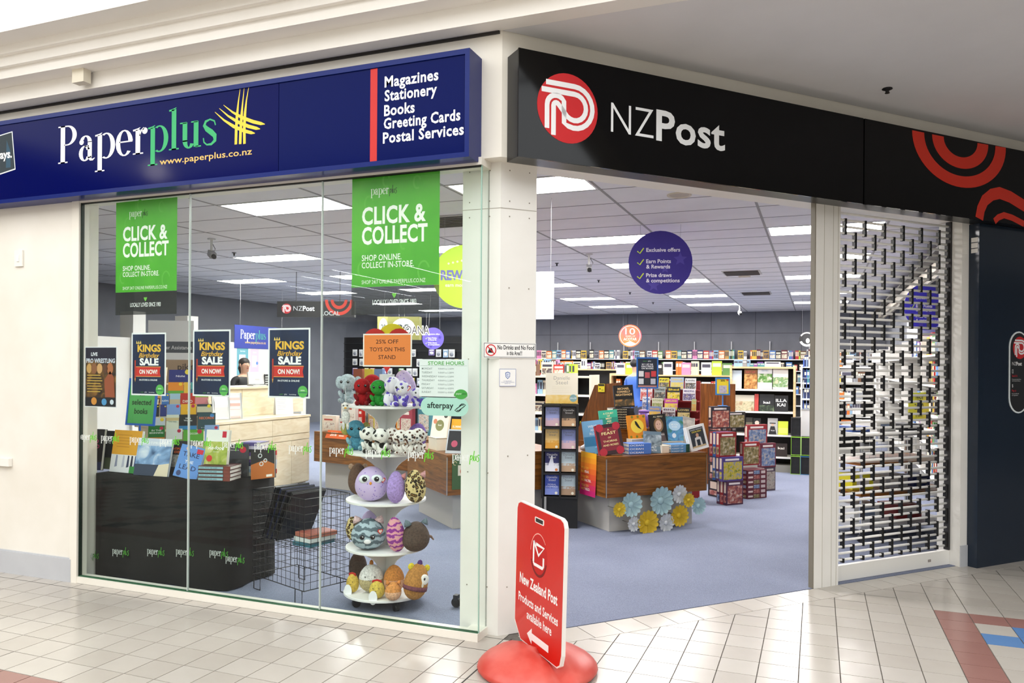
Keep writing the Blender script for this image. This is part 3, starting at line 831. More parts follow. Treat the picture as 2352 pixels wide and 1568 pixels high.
MB().lathe([(.012, -.012), (.012, -.028)], 8, m='#181818').build('sprinkler_head', t)
MB().lathe([(.016, -.03), (.016, -.033)], 10, m='#2a2622').build('deflector', t)
# ---- red pavement sign
RS = thing('pavement_sign', 'red post pavement sign on round red plastic base', 'pavement sign', (-1.345, 3.83, 0), RB + 90)
m = MB(); nU = 32
prof = [(.0, .005), (.305, .005), (.315, .02), (.31, .035), (.285, .06), (.24, .086), (.18, .112), (.11, .13), (.05, .136), (.0, .136)]
vs = []; fs = []
for r_, z_ in prof:
    for k in range(nU):
        a = 2 * math.pi * k / nU
        groove = math.exp(-(r_ * math.sin(a) / .03) ** 2) * (0.05 if .03 < r_ < .3 else 0.02)
        vs.append((r_ * math.cos(a), r_ * math.sin(a), max(.005, z_ - groove * (1 if z_ > .03 else 0))))
for i in range(len(prof) - 1):
    for k in range(nU):
        fs.append((i * nU + k, i * nU + (k + 1) % nU, (i + 1) * nU + (k + 1) % nU, (i + 1) * nU + k))
m.add(vs, fs, 'red_base'); m.build('base', RS, smooth=True)
# local x runs into the walk/away, the face we read looks along +y
bw, bz0, bz1 = .265, .095, .842
def board_outline(e=0.0):
    pts = [(-.19 - 0, bz0 - 0), (.22, bz0), (.25, bz0 + .02), (bw, .17), (bw, bz1 - .04), (bw - .012, bz1 - .012), (bw - .04, bz1), (-bw + .04, bz1), (-bw + .012, bz1 - .012), (-bw, bz1 - .04), (-bw, .18)]
    return [(x_ * (1 - e / .265), .46 + (z_ - .46) * (1 - e / .38)) for x_, z_ in pts]
FB = RY(-2.2) @ Matrix(((-1, 0, 0, 0), (0, 0, 1, 0), (0, 1, 0, 0), (0, 0, 0, 1)))      # u runs along -x, w along +y
m = MB(FB); m.prism(board_outline(), -.012, .008, '#f1ece6'); m.build('board', RS)
m = MB(FB); m.fpoly(board_outline(.006), 'red_board', .0088); m.build('red_face', RS)
m = MB(FB)
m.prism([(-.045, .765), (.045, .765), (.05, .77), (.05, .79), (.045, .795), (-.045, .795), (-.05, .79), (-.05, .77)], .0089, .0100, '#f4efe8')
m.fpoly([(-.040, .770), (.040, .770), (.040, .790), (-.040, .790)], '#2c2622', .0104)
m.build('handle_slot', RS)
m = MB(FB)
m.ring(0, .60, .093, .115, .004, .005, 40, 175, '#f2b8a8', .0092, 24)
m.disc(0, .60, .09, '#c4120f', .0090, 32, .111)
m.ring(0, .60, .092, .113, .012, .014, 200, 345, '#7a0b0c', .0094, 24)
for pts, wd in (([(-.055, .555), (-.055, .665)], .017), ([(-.055, .665), (0, .60), (.058, .65), (-.03, .655)], .017), ([(-.055, .556), (-.048, .545), (.045, .545), (.055, .556), (.055, .60)], .017)):
    m.stroke(pts, wd, '#f7f4f2', .0100)
m.build('round_emblem', RS)
m = MB(FB)
m.text('New Zealand Post', 0, .405, .078, '#f8f5f3', .0095, 'c', .028, width=.42)
m.text('Products and Services', 0, .305, .066, '#f8f5f3', .0095, 'c', .022, width=.44)
m.text('available here', .02, .235, .066, '#f8f5f3', .0095, 'c', .022, width=.275)
m.build('lettering', RS)
m = MB(FB)
m.fpoly([(-.11, .155), (-.055, .115), (-.055, .138), (.13, .138), (.13, .175), (-.055, .175), (-.055, .20)], '#f8f5f3', .0095)
m.build('arrow', RS)
# ---- roller grille
GR = thing('roller_grille', 'closed roller grille of white rods and black links', 'roller grille', M4=BM)
tg, pitch, gz0 = 4.165, 0.0487, 0.125
rod = MB().tube([(4.628, 0, 0), (5.943, 0, 0)], 0.0094, 8, 'mesh_rod').mesh('rod', True)
nr = int((2.775 - gz0) / pitch)
for k in range(nr):
    link('rod', rod, GR, (0, tg, gz0 + 0.03 + k * pitch))
lk = MB().box(-.009, .009, -.014, .014, -.012, 2 * pitch + .012, '#0c0c0e:0.4').mesh('link')
for cidx in range(13):
    s_ = 4.645 + cidx * 0.1055
    k = 0 if cidx % 2 == 0 else 2
    if cidx % 2: 
        link('link', MB().box(-.009, .009, -.014, .014, -.02, .012, '#0c0c0e:0.4').mesh('link'), GR, (s_, tg, gz0 + 0.03))
        link('link', lk, GR, (s_, tg, gz0 + 0.03))if False else None
    while k < nr - 1:
        if k + 2 < nr: link('link', lk, GR, (s_, tg, gz0 + 0.03 + k * pitch))
        k += 4
MB().box(4.628, 5.943, tg - .018, tg + .018, 0.004, 0.118, '#eeece6:0.4').build('bottom_rail', GR)
d = MB(TR(5.70, tg - .0185, .045) @ FRONT); d.rect(-.018, 0, .018, .02, '#8b8078'); d.text('roller', 0, .006, .011, '#f0e8e0', .0004, 'c'); d.build('maker_plate', GR)
for s_ in (4.626, 5.925):
    MB().box(s_, s_ + .019, tg - .022, tg + .022, 0.119, 2.774, '#2b2a2c' if s_ > 5 else '#d9d6ce').build('guide_rail', GR)
# ================================================================ sheets and decals on the window glass
GY_ = 4.1125
def wsheet(name, label, cat, q, base, group=None, th=0.0015, y=GY_):
    t = thing(name, label, cat, (q[0], y, q[2]), 0, group)
    w, h = q[3], q[4]
    d = MB(FRONT); d.prism([(-w / 2, 0), (w / 2, 0), (w / 2, h), (-w / 2, h)], -th, 0, base); d.build('sheet', t)
    return t, MB(FRONT), w, h
def click_poster(q, label, film):
    t = thing('hanging_poster', label, 'poster', (q[0], GY_ + .004, q[2]), 0, 'green online order posters')
    w, h = q[3], q[4]; g = h * .20
    d = MB(FRONT)
    d.prism([(-w / 2, g), (w / 2, g), (w / 2, h), (-w / 2, h)], -.0015, 0, 'art:#3f9d1e,#4aaa25,#57b32f:3'); d.build('green_sheet', t)
    d = MB(FRONT); d.prism([(-w / 2, 0), (w / 2, 0), (w / 2, g - .0005), (-w / 2, g - .0005)], -.0015, 0, film); d.build('dark_foot', t)
    d = MB(FRONT); e = .0006
    k = w / .5
    kk = .052 * k
    kk = .044 * h
    SER.word(d, 'paper', -w * .28, h * .863, kk, '#dfeeda', e, .8); script_plus(d, -w * .28 + SER.width('paper') * kk * .8 + .004, h * .863, kk * .95, '#1c3a16', e)
    d.text('CLICK &', -w * .38, h * .655, .172 * h, '#f3f6f0', e, 'l', .03, ls=1.05, width=w * .73)
    d.text('COLLECT', -w * .38, h * .512, .172 * h, '#f3f6f0', e, 'l', .03, ls=1.05, width=w * .75)
    d.text('SHOP ONLINE.', -w * .38, h * .39, .060 * h, '#eef4ea', e, 'l', .012, ls=1.05, width=w * .46)
    d.text('COLLECT IN-STORE.', -w * .38, h * .337, .060 * h, '#eef4ea', e, 'l', .012, ls=1.05, width=w * .60)
    d.text('SHOP 24/7 ONLINE PAPERPLUS.CO.NZ', -w * .38, h * .222, .040 * h, '#dcecd4', e, 'l', .006, width=w * .73)
    d.fpoly([(-.012, h * .135), (0, h * .115), (.012, h * .135), (.016, h * .15), (-.016, h * .15)], '#6fc244', e)
    d.text('LOCALLY LOVED SINCE 1983', 0, h * .07, .036 * k, '#e8ecec', e, 'c', .012, width=w * .5)
    d.build('lettering', t)
    d = MB(FRONT)
    for (a, b_, s_) in ((-.3, .8, 1), (.25, .93, .8), (.33, .3, 1.2), (-.38, .33, .9), (.1, .5, .7), (-.1, .96, .8)):
        d.ring(a * w, b_ * h, .03 * s_ * k, .045 * s_ * k, .010 * k, .010 * k, 20, 300, '#5cb43a', .0003, 14)
    d.build('swirl_print', t)
click_poster((-2.377,4.116,1.888,0.602,0.845), 'green online order poster hanging beside the plush toy stand', 'sheer:#1d2120:0.55')
click_poster((-4.352,4.116,1.921,0.558,0.796), 'green online order poster hanging above the window book table', 'sheer:#1d2120:0.6')
def kings(q, label):
    t, d, w, h = wsheet('sale_poster', label, 'poster', q, '#eef0f4', 'navy birthday sale posters')
    e = .0006; b_ = w * .035
    d.rect(-w / 2 + b_, b_, w / 2 - b_, h - b_, 'art:#0a1c3c,#0c2347,#102b52:4', e)
    d.text('KINGS', w * .02, h * .70, h * .155, '#e8b83c', 2 * e, 'c', .04, width=w * .68)
    for k in range(3):
        d.fpoly([(-w * .36 + k * w * .05, h * .825), (-w * .31 + k * w * .05, h * .825), (-w * .345 + k * w * .06, h * .875)], '#f0cf66', 2 * e)
    d.text('Birthday', w * .02, h * .605, h * .10, '#dba93a', 3 * e, 'c', .02, width=w * .60, shear=.3)
    d.text('SALE', w * .02, h * .485, h * .15, '#f4f5f7', 2 * e, 'c', .045, width=w * .55)
    d.fpoly([(-w * .36, h * .30), (w * .36, h * .30), (w * .33, h * .38), (w * .36, h * .46), (-w * .36, h * .46)], '#cc2b22', 2 * e)
    d.rect(-w * .36, h * .452, w * .355, h * .462, '#e2a257', 3 * e); d.rect(-w * .36, h * .298, w * .355, h * .307, '#e2a257', 3 * e)
    d.text('ON NOW!', 0, h * .345, h * .095, '#f6f3f1', 3 * e, 'c', .03, width=w * .52)
    d.rect(-w * .40, h * .27, -w * .365, h * .56, '#b8341f', 3 * e); d.fpoly([(-w * .40, h * .27), (-w * .3825, h * .21), (-w * .365, h * .27)], '#d9a24c', 3 * e)
    d.text('IN-STORE & ONLINE', 0, h * .235, h * .036, '#e9edf2', 2 * e, 'c', .02, width=w * .52)
    d.disc(w * .335, h * .095, w * .115, '#58b552', 2 * e, 24)
    d.text('EARN', w * .335, h * .105, h * .024, '#e9f5e6', 3 * e, 'c', .02, width=w * .09); d.text('REWARDS', w * .335, h * .075, h * .024, '#1d4a66', 3 * e, 'c', .02, width=w * .19)
    d.text('paper', -w * .22, h * .045, h * .03, '#4f9a3a', 2 * e, 'l'); d.text('plus', -w * .10, h * .045, h * .03, '#e8ecee', 2 * e, 'l'); d.text('bookshop', w * .02, h * .045, h * .024, '#e8ecee', 2 * e, 'l', width=w * .16)
    d.build('print', t)
kings((-4.316,4.112,1.359,0.313,0.435), 'navy birthday sale poster before the blue book sign holder')
kings((-3.764,4.112,1.364,0.316,0.445), 'navy birthday sale poster just beside the first glass joint')
kings((-3.139,4.112,1.366,0.323,0.447), 'navy birthday sale poster just before the second glass joint')
t, d, w, h = wsheet('event_poster', 'dark wrestling event poster beside the window frame', 'poster', (-4.764,4.112,1.266,0.307,0.432), '#e9e9ee')
e = .0006; b_ = w * .02
d.rect(-w / 2 + b_, b_, w / 2 - b_, h - b_, 'art:#191625,#4a3522,#9a6a30:14', e)
d.rect(-w / 2 + b_, h * .78, w / 2 - b_, h - b_, '#1c1a30', 2 * e)
d.rect(-w / 2 + b_, b_, w / 2 - b_, h * .16, '#14131f', 2 * e)
d.text('LIVE', -w * .3, h * .85, h * .08, '#e8eaf2', 3 * e, 'l', .03); d.text('PRO WRESTLING', 0, h * .735, h * .10, '#d6dbea', 3 * e, 'c', .03, width=w * .9)
for k, (x, r, c) in enumerate(((-.36, .075, '#c79a5b'), (-.2, .085, '#8c5a3b'), (-.03, .08, '#d0a06a'), (.14, .075, '#5e3b2a'), (.3, .09, '#b06a43'))):
    d.disc(x * w, h * .64, r * w * 1.1, c, 3 * e, 14, r * w * 1.5)
for k in range(7):
    d.rect(-w * .42, h * (.52 - .045 * k), w * (.0 + .03 * (k % 3)), h * (.535 - .045 * k), '#c8a24a', 3 * e)
d.fpoly([(w * .15, h * .17), (w * .45, h * .17), (w * .42, h * .5), (w * .3, h * .6), (w * .12, h * .45)], '#9a4f34', 3 * e)
d.disc(-w * .2, h * .1, w * .09, '#d38b3a', 3 * e, 10); d.disc(w * .12, h * .09, w * .08, '#4f93c9', 3 * e, 16); d.disc(w * .36, h * .09, w * .06, '#cfd8e6', 3 * e, 12)
d.build('print', t)
# orange discount sheet, opening hours, pill sticker
t, d, w, h = wsheet('discount_sheet', 'orange discount sheet in clear sleeve before heart shaped sign', 'sheet', (-2.421,4.112,1.571,0.338,0.2), '#eee9e4')
d.rect(-w * .475, h * .045, w * .475, h * .96, '#e3813c', .0006)
for k, s_ in enumerate(('25% OFF', 'TOYS ON THIS', 'STAND')):
    d.text(s_, 0, h * (.70 - .235 * k), h * .175, '#4a2313', .0012, 'c', .004, width=w * (.46, .72, .35)[k])
d.build('print', t)
t, d, w, h = wsheet('opening_hours', 'translucent white store hours sheet above the mint pill sticker', 'sheet', (-2.041,4.112,1.397,0.318,0.22), '#e6ecec')
d.text('STORE HOURS', w * .05, h * .85, h * .135, '#5fae58', .0006, 'c', .02, width=w * .74)
d.rect(-w * .48, h * .825, w * .48, h * .832, '#a9b4b4', .0006)
for k, (a, b2) in enumerate((('MONDAY', '9:00AM to 5:30PM'), ('TUESDAY', '9:00AM to 5:30PM'), ('WEDNESDAY', '9:00AM to 5:30PM'), ('THURSDAY', '9:00AM to 5:30PM'), ('FRIDAY', '9:00AM to 5:30PM'), ('SATURDAY', '9:00AM to 4:00PM'), ('SUNDAY', '10:00AM to 4:00PM'))):
    d.text(a, -w * .45, h * (.725 - .105 * k), h * .075, '#8d979a', .0006, 'l', .004, width=w * (.22, .22, .32, .27, .18, .25, .2)[k])
    d.text(b2, -w * .11, h * (.725 - .105 * k), h * .066, '#9aa3a6', .0006, 'l', .0, width=w * .32)
d.disc(w * .36, h * .075, w * .13, '#4aa346', .0006, 24, h * .13); d.rect(w * .22, h * .02, w * .49, h * .09, '#4aa346', .0007)
d.text('paper', w * .26, h * .07, h * .075, '#dcefd8', .0013); d.text('plus', w * .39, h * .07, h * .075, '#1f4d2a', .0013)
d.build('print', t)
q = (-2.034,4.112,1.285,0.312,0.107)
t = thing('payment_sticker', 'mint pill shaped payment sticker below the opening hours sheet', 'sticker', (q[0], GY_, q[2]))
d = MB(FRONT); w, h = q[3], q[4]; r_ = h / 2
d.prism([(w / 2 - r_ + r_ * math.cos(math.radians(-90 + 15 * i)), r_ + r_ * math.sin(math.radians(-90 + 15 * i))) for i in range(13)] + [(-w / 2 + r_ + r_ * math.cos(math.radians(90 + 15 * i)), r_ + r_ * math.sin(math.radians(90 + 15 * i))) for i in range(13)], -.001, 0, '#b4ddd2')
d.build('sheet', t)
d = MB(FRONT)
d.text('afterpay', -w * .36, h * .42, h * .46, '#12211f', .0006, 'l', .016, width=w * .55)
for pts in ([(.26, .32), (.30, .32), (.40, .52), (.44, .62), (.40, .68), (.36, .68), (.31, .56)], [(.40, .62), (.36, .62), (.26, .42), (.22, .32), (.26, .26), (.30, .26), (.35, .38)]):
    d.stroke([(a * w, b2 * h) for a, b2 in pts], h * .045, '#12211f', .0006)
d.build('print', t)
# shop name decals in one row across the panes
zd = 1.165
ords = ['first', 'second', 'third', 'fourth', 'fifth', 'sixth', 'seventh', 'eighth', 'ninth', 'tenth', 'eleventh', 'twelfth', 'thirteenth', 'fourteenth', 'fifteenth', 'sixteenth', 'seventeenth', 'eighteenth', 'nineteenth', 'twentieth']
DX = [(-4.954,4.1,1.057)[0], (-4.738,4.1,1.066)[0], (-4.466,4.1,1.061)[0], (-4.192,4.1,1.072)[0], (-3.921,4.1,1.068)[0], (-3.655,4.1,1.065)[0], (-3.393,4.1,1.061)[0], (-3.123,4.1,1.059)[0], (-2.818,4.1,1.059)[0], (-2.558,4.1,1.057)[0], (-2.266,4.1,1.063)[0], (-1.973,4.1,1.069)[0]]
dec = MB(FRONT)
e_ = SER.word(dec, 'paper', 0, 0, .036, '#e4eae6', 0, .72)
g1 = dec.mesh('paper_letters')
dec = MB(FRONT); script_plus(dec, e_ + .002, 0, .042, '#5ec41e', 0, .13)
g2 = dec.mesh('plus_letters')
for k, x in enumerate(DX):
    t = thing('shop_name_decal', 'white and green shop name decal on the glass, %s from the frame' % ords[k], 'decal', (x, 4.0955, (-3.393,4.1,1.03)[2]), 0, 'shop name decals across the window glass')
    link('paper_letters', g1, t); link('plus_letters', g2, t)
# ================================================================ black table with books behind the first panes
TX0, TX1, TY0, TY1, TZ = -4.985, -3.79, 4.27, 4.80, 0.765
TB = thing('display_table', 'long table under a black floor length cloth with window books', 'table', (0, 0, 0))
m = MB(); nC = 60
ring0 = []
def cloth_edge(z, amp):
    pts = []
    segs = [((TX0, TY0), (TX1 - .04, TY0)), ((TX1, TY0 + .04), (TX1, TY1)), ((TX1, TY1), (TX0, TY1)), ((TX0, TY1), (TX0, TY0))]
    i = 0
    for a, b_ in segs:
        L_ = math.hypot(b_[0] - a[0], b_[1] - a[1]); nn = max(2, int(L_ / .07))
        nx, ny = (b_[1] - a[1]) / L_, -(b_[0] - a[0]) / L_
        for k in range(nn):
            f_ = k / nn; q = amp * math.sin(i * 1.15 + 0.6 * math.sin(i * .37)); i += 1
            pts.append((a[0] + (b_[0] - a[0]) * f_ + nx * q, a[1] + (b_[1] - a[1]) * f_ + ny * q, z))
    return pts
r1, r2, r3 = cloth_edge(TZ, 0), cloth_edge(TZ * .55, .008), cloth_edge(0.012, .018)
nn = len(r1)
m.add(r1 + r2 + r3, [(i, nn + i, nn + (i + 1) % nn, (i + 1) % nn) for i in range(nn)] + [(nn + i, 2 * nn + i, 2 * nn + (i + 1) % nn, nn + (i + 1) % nn) for i in range(nn)] + [tuple(range(nn))], 'black_cloth')
m.build('table_cloth', TB, smooth=True)
for x in (TX0 + .1, TX1 - .1):
    for y in (TY0 + .1, TY1 - .1):
        MB().box(x - .02, x + .02, y - .02, y + .02, 0.003, TZ - .04, '#444444').build('leg', TB)
MB().box(TX0 + .03, TX1 - .03, TY0 + .03, TY1 - .03, TZ - .035, TZ - .005, '#55504a').build('table_top', TB)
d = MB(TR(0, TY0 - .021, 0) @ FRONT)
for q0, q1 in (((-5.091,4.25,0.137), 0), ((-4.795,4.25,0.188), 0), ((-4.46,4.25,0.219), 0), ((-4.194,4.25,0.241), 0), ((-3.895,4.25,0.263), 0), ((-3.756,4.25,0.235), 0)):
    e_ = SER.word(d, 'paper', q0[0], q0[2], .034, '#c9cfcc', 0, .7)
    script_plus(d, e_ + .002, q0[2], .04, '#3f8f22', 0, .13)
d.build('shop_name_print', TB)
# ---------------------------------------------------------------- book builders
def book(name, label, M4, w, h, t, cover, pages='#efe9dc', art=None, group=None, spine=None, cat='book'):
    """upright book: front cover faces local -y, bottom edge at local z=0; parts cover, pages, cover_print"""
    r = thing(name, label, cat, group=group, M4=M4)
    b = .0025
    m = MB()
    m.box(-w / 2, w / 2, 0, b, 0, h, cover); m.box(-w / 2, w / 2, t - b, t, 0, h, cover); m.box(-w / 2, -w / 2 + b, b, t - b, 0, h, spine or cover)
    m.build('cover', r)
    MB().box(-w / 2 + b, w / 2 - .004, b, t - b, .003, h - .003, pages).build('pages', r)
    if art:
        d = MB(TR(0, -.0004, 0) @ FRONT); art(d, w, h); d.build('cover_print', r)
    return r
def fbook(label, x, y, z, L, D, T, rz, cover, title=None, tc='#f0f0f0', pages='#efe9dc', group=None, name='book', end=None):
    """book lying flat, spine towards local -y"""
    r = thing(name, label, 'book', (x, y, z), rz, group)
    b = .0025
    MB().box(-L / 2, L / 2, 0, D, 0, b, cover).box(-L / 2, L / 2, 0, D, T - b, T, cover).box(-L / 2, L / 2, 0, b, b, T - b, cover).build('cover', r)
    MB().box(-L / 2 + .003, L / 2 - .003, b, D - .003, b, T - b, pages).build('pages', r)
    d = MB(TR(0, -.0004, 0) @ FRONT)
    if title: d.text(title, -L * .46, T * .28, T * .62, tc, 0, 'l', .02, width=L * .62)
    if end: d.rect(L * .3, 0, L / 2, T, end, 0)
    if title or end: d.build('spine_print', r)
    return r
def art_basic(title, tc, top=None, pic=None, tsize=.16, tv=.72, sub=None, sc='#f0f0f0', band=None, lines=None):
    def f(d, w, h):
        if pic: d.rect(-w * .5, h * pic[1], w * .5, h * pic[2], pic[0], .0002)
        if top: d.rect(-w * .5, h * top[1], w * .5, h * top[2], top[0], .0003)
        if band: d.disc(w * .3, h * .83, w * .12, band, .0006, 14)
        ts = lines or [title]
        for k, s_ in enumerate(ts):
            if s_: d.text(s_, 0, h * (tv - k * tsize * 1.05), h * tsize, tc, .0008, 'c', .02, width=min(w * .84, .62 * h * tsize * len(s_)))
        if sub: d.text(sub, 0, h * .08, h * .05, sc, .0008, 'c', .0, width=w * .6)
    return f
def up(q, rz=0, tilt=8, roll=0, dz=0):      # placement of a leaning upright book from centre x, y, bottom z
    return TR(q[0], q[1], q[2] + dz) @ RZ(rz) @ RX(-tilt) @ RY(roll)
ZT = TZ + .0035
def wb(q): return q[:2] + (ZT,) + q[3:]
g = 'books on the black window table'
q = (-5.136,4.36,0.718,0.225,0.311); q = wb(q)
book('book', 'black book with pink, blue and yellow title beside the window frame', up(q, 8, 8, 0, 0) @ TR(-.012, 0, 0), q[3] * .8, q[4], .03, '#15151c', art=art_basic('', '#d83c7a', tv=.66, lines=['GOOD', 'AS GO'], tsize=.12, pic=('#1b2a55', 0, .2), sub='stories', sc='#e8c040'), group=g)
q = wb((-5.062,4.44,0.712,0.162,0.294))
book('book', 'dark grey book half hidden behind the amber book', up(q, 0, 8), q[3], q[4], .025, '#23262a', art=art_basic('', '#e6e6e6', tv=.78, lines=['RECO', 'THE CO'], tsize=.11, pic=('#4c5a3c', 0, .3)), group=g)
q = wb((-4.802,4.345,0.736,0.294,0.314))
def art_amber(d, w, h):
    d.rect(-w / 2, h * .42, w / 2, h, '#e0a32e', .0002); d.rect(-w / 2, 0, w / 2, h * .42, '#e9eaf0', .0002)
    for k, (x, c) in enumerate(((-.3, '#8d93b0'), (-.05, '#b9bdd0'), (.12, '#2d3558'), (.25, '#18203c'), (.38, '#33447a'))):
        d.fpoly([(x * w - .012, h * .12), (x * w + .014, h * .14), (x * w + .01, h * .4), (x * w - .006, h * .41)], c, .0005)
    d.rect(w * .2, 0, w * .42, h * .16, '#2f8a3f', .0006)
    for k in range(5): d.rect(-w * .36, h * (.60 + .07 * k), w * (.1 + .05 * (k % 3)), h * (.612 + .07 * k), '#b5781a', .0004)
book('book', 'amber and white book with snowy figures on its cover', up(q, -3, 9), q[3], q[4], .02, '#e9eaf0', art=art_amber, group=g)
q = wb((-4.491,4.3,0.732,0.306,0.271))
def art_ice(d, w, h):
    d.rect(-w / 2, 0, w / 2, h, 'art:#27466e,#7fa3cf,#e4ecf4:9', .0002)
    d.rect(-w / 2, h * .8, w / 2, h, '#c9d3e4', .0003); d.rect(-w / 2, 0, w * .2, h * .3, '#26364f', .0003)
    d.fpoly([(w * .1, 0), (w * .5, 0), (w * .5, h * .35), (w * .2, h * .3)], '#d9cdb4', .0004)
    d.text('FOOTPRINTS', -w * .42, h * .84, h * .10, '#f4f6fa', .0006, 'l', .0, width=w * .8)
book('book', 'large pale blue ice landscape photo book', up(q, 3, 12), q[3], q[4], .018, '#c9d3e4', art=art_ice, group=g)
q = wb((-4.32,4.37,0.726,0.261,0.255))
book('book', 'black book with orange title partly behind the blue paperback', up(q, 4, 12), q[3], q[4], .02, '#191415', art=art_basic('', '#d8642a', tv=.74, lines=['ANTIPODEAN', 'EXILES'], tsize=.09, pic=('art:#6b6a66,#a5a29b,#4b4743:20', .25, .6)), group=g)
q = wb((-4.182,4.31,0.733,0.203,0.232))
def art_lead(d, w, h):
    for k, s_ in enumerate(('TAKE', 'THE', 'LEAD')): d.text(s_, 0, h * (.66 - .20 * k), h * (.2, .12, .2)[k], ('#1c2a5c', '#eef2fa', '#1c2a5c')[k], .0005, 'c', .006, width=w * (.7, .36, .7)[k])
    d.rect(w * .2, h * .80, w * .46, h * .94, '#c8203c', .0005); d.disc(-w * .3, h * .12, w * .1, '#33406e', .0005, 10)
    d.disc(-w * .2, h * .9, w * .07, '#d9a892', .0005, 10)
book('book', 'blue paperback with navy capital title leaning before the first joint', up(q, 6, 14, 9), q[3], q[4], .02, '#5f8fd4', art=art_lead, group=g)
q = (-3.906,4.3,0.718,0.375,0.115)
TH = .0255
for k in range(4):
    fbook('stacked paperback with pale blue spine, ' + ('lowest', 'second lowest', 'second highest', 'highest')[k] + ' of the four under the green book', (-3.894,4.29,0.726)[0] + .003 * (k % 2), 4.285, ZT + k * (TH + .0006), .235, .17, TH, 14, '#4f2a28', None, group='four matching paperbacks under the green book', pages='#f2f0ea', end='#7a3a30')
    o_ = COL.objects[-1] if False else None
for o_ in [o for o in bpy.data.objects if o.name.startswith('spine_print') and o.parent and o.parent.get('group') == 'four matching paperbacks under the green book']:
    dd = MB(TR(0, -.0006, 0) @ FRONT); dd.rect(-.115, .005, .065, .0205, '#8fb9c4', 0); dd.text('LIVING WITH THE LAND', -.11, .008, .012, '#23404a', .0003); 
    link('spine_label', dd.mesh('spine_label'), o_.parent)
q = (-4.009,4.42,0.807,0.24,0.262)
def art_food(d, w, h):
    d.rect(-w / 2, 0, w / 2, h * .66, 'art:#6f8a2c,#a9b84c,#dcd6a0:14', .0002)
    d.text('Re-food', 0, h * .43, h * .15, '#f6f6ee', .0006, 'c', .02, width=w * .72, shear=.2); d.disc(-w * .28, h * .17, w * .13, '#cf3328', .0005, 16)
    d.rect(w * .22, h * .78, w * .4, h * .96, '#c8203c', .0005); d.text('EMILY KING', 0, h * .35, h * .035, '#eef0e4', .0006, 'c')
book('book', 'green and white food book standing on the paperback stack', TR((-3.934,4.34,0.955)[0], 4.34, ZT + 4 * TH + .0045) @ RZ(8) @ RX(-8), .178, .243, .03, '#eef0ea', art=art_food, group=g, spine='#e2e4de')
q = wb((-3.906,4.5,0.715,0.176,0.235))
book('book', 'grey black car book beside the paperback stack', up(q, 24, 5), q[3] * 1.1, q[4], .025, '#3b3d44', art=art_basic('', '#d7d7d7', tv=.8, lines=['Drive it'], tsize=.05, pic=('art:#121316,#2a2c31,#5a5d63:12', 0, .55), band='#c8203c'), group=g)
cols = [('#d9d3c2', 'cream'), ('#9fb6cf', 'pale blue'), ('#d8dfe6', 'white'), ('#3a3f6e', 'navy'), ('#6b4f9c', 'violet'), ('#e6e2da', 'ivory'), ('#7a5fae', 'lilac'), ('#2c2c34', 'black'), ('#c9c0d6', 'mauve'), ('#554a86', 'indigo')]
z_ = ZT
for k, (c, nme) in enumerate(cols):
    tk = .022 if k % 3 else .027
    fbook('%s book in the mixed stack beside the car book, %s from the bottom' % (nme, ords[k]), (-3.824,4.62,0.71)[0] + .004 * ((k * 7) % 3), 4.58, z_, .15, .14, tk, 12 + 3 * (k % 3), c, None, group='mixed book stack on the window table', end='#c8c4ba' if k % 2 else None)
    z_ += tk + .0006
q = wb((-3.667,4.52,0.755,0.182,0.211))
def art_black_orange(d, w, h):
    d.fpoly([(-w * .5, 0), (w * .5, 0), (w * .5, h * .45), (w * .1, h * .62), (-w * .5, h * .5)], '#b8641c', .0002)
    for a, b_, r_ in ((-.1, .78, .09), (.12, .6, .08), (-.05, .5, .09)): d.ring(a * w, b_ * h, r_ * w, r_ * w, .006, .006, 0, 360, '#d7dde0', .0004, 16)
    d.rect(w * .15, h * .04, w * .4, h * .12, '#eae6dc', .0004)
book('book', 'black and orange book leaning at the end of the black table', up(q, 10, 12, -8), q[3], q[4], .02, '#151312', art=art_black_orange, group=g)
for k in range(5):
    fbook('white paged book in the stack behind the black and orange book, %s from the bottom' % ords[k], (-3.749,4.76,0.744)[0], 4.70, ZT + k * .0346, .16, .08, .034, 90, ('#c9453a', '#e8e4dc', '#d9dde4', '#e3c7b4', '#d8473c')[k], pages='#f4f1ea', group='stack at the end of the black table')
# blue sign holder with green sheet
def holder(label, x, y, z0, zc, w, h, rim, sheet, art, lean=6, rz=0):
    t = thing('sign_holder', label, 'sign holder', (x, y, z0), rz)
    MB().box(-.05, .05, -.04, .04, 0, .006, rim).build('foot', t)
    MB().tube([(0, 0, .006), (0, 0, zc - z0)], .007, 8, rim).build('stem', t)
    T_ = TR(0, 0, zc - z0) @ RX(-lean)
    m = MB(T_); b = .016
    m.box(-w / 2, w / 2, -.006, .006, 0, b, rim).box(-w / 2, w / 2, -.006, .006, h - b, h, rim).box(-w / 2, -w / 2 + b, -.006, .006, b, h - b, rim).box(w / 2 - b, w / 2, -.006, .006, b, h - b, rim)
    m.build('rim', t)
    MB(T_).box(-w / 2 + b, w / 2 - b, -.003, .004, b, h - b, sheet).build('sheet', t)
    d = MB(T_ @ TR(0, -.0036, 0) @ FRONT); art(d, w, h); d.build('print', t)
    return t
q = (-4.932,4.62,1.095,0.297,0.371)
def art_off(d, w, h):
    for k, s_ in enumerate(('20%', 'off', 'selected', 'books')): d.text(s_, 0, h * (.82 - .19 * k), h * (.16 if k else .2), '#123a1c', .0004, 'c', .02, width=w * (.5, .22, .66, .46)[k])
holder('blue sign holder with green sheet about selected books', q[0], 4.62, ZT, q[2], q[3], q[4], '#1c62c4', '#4fae5c', art_off)
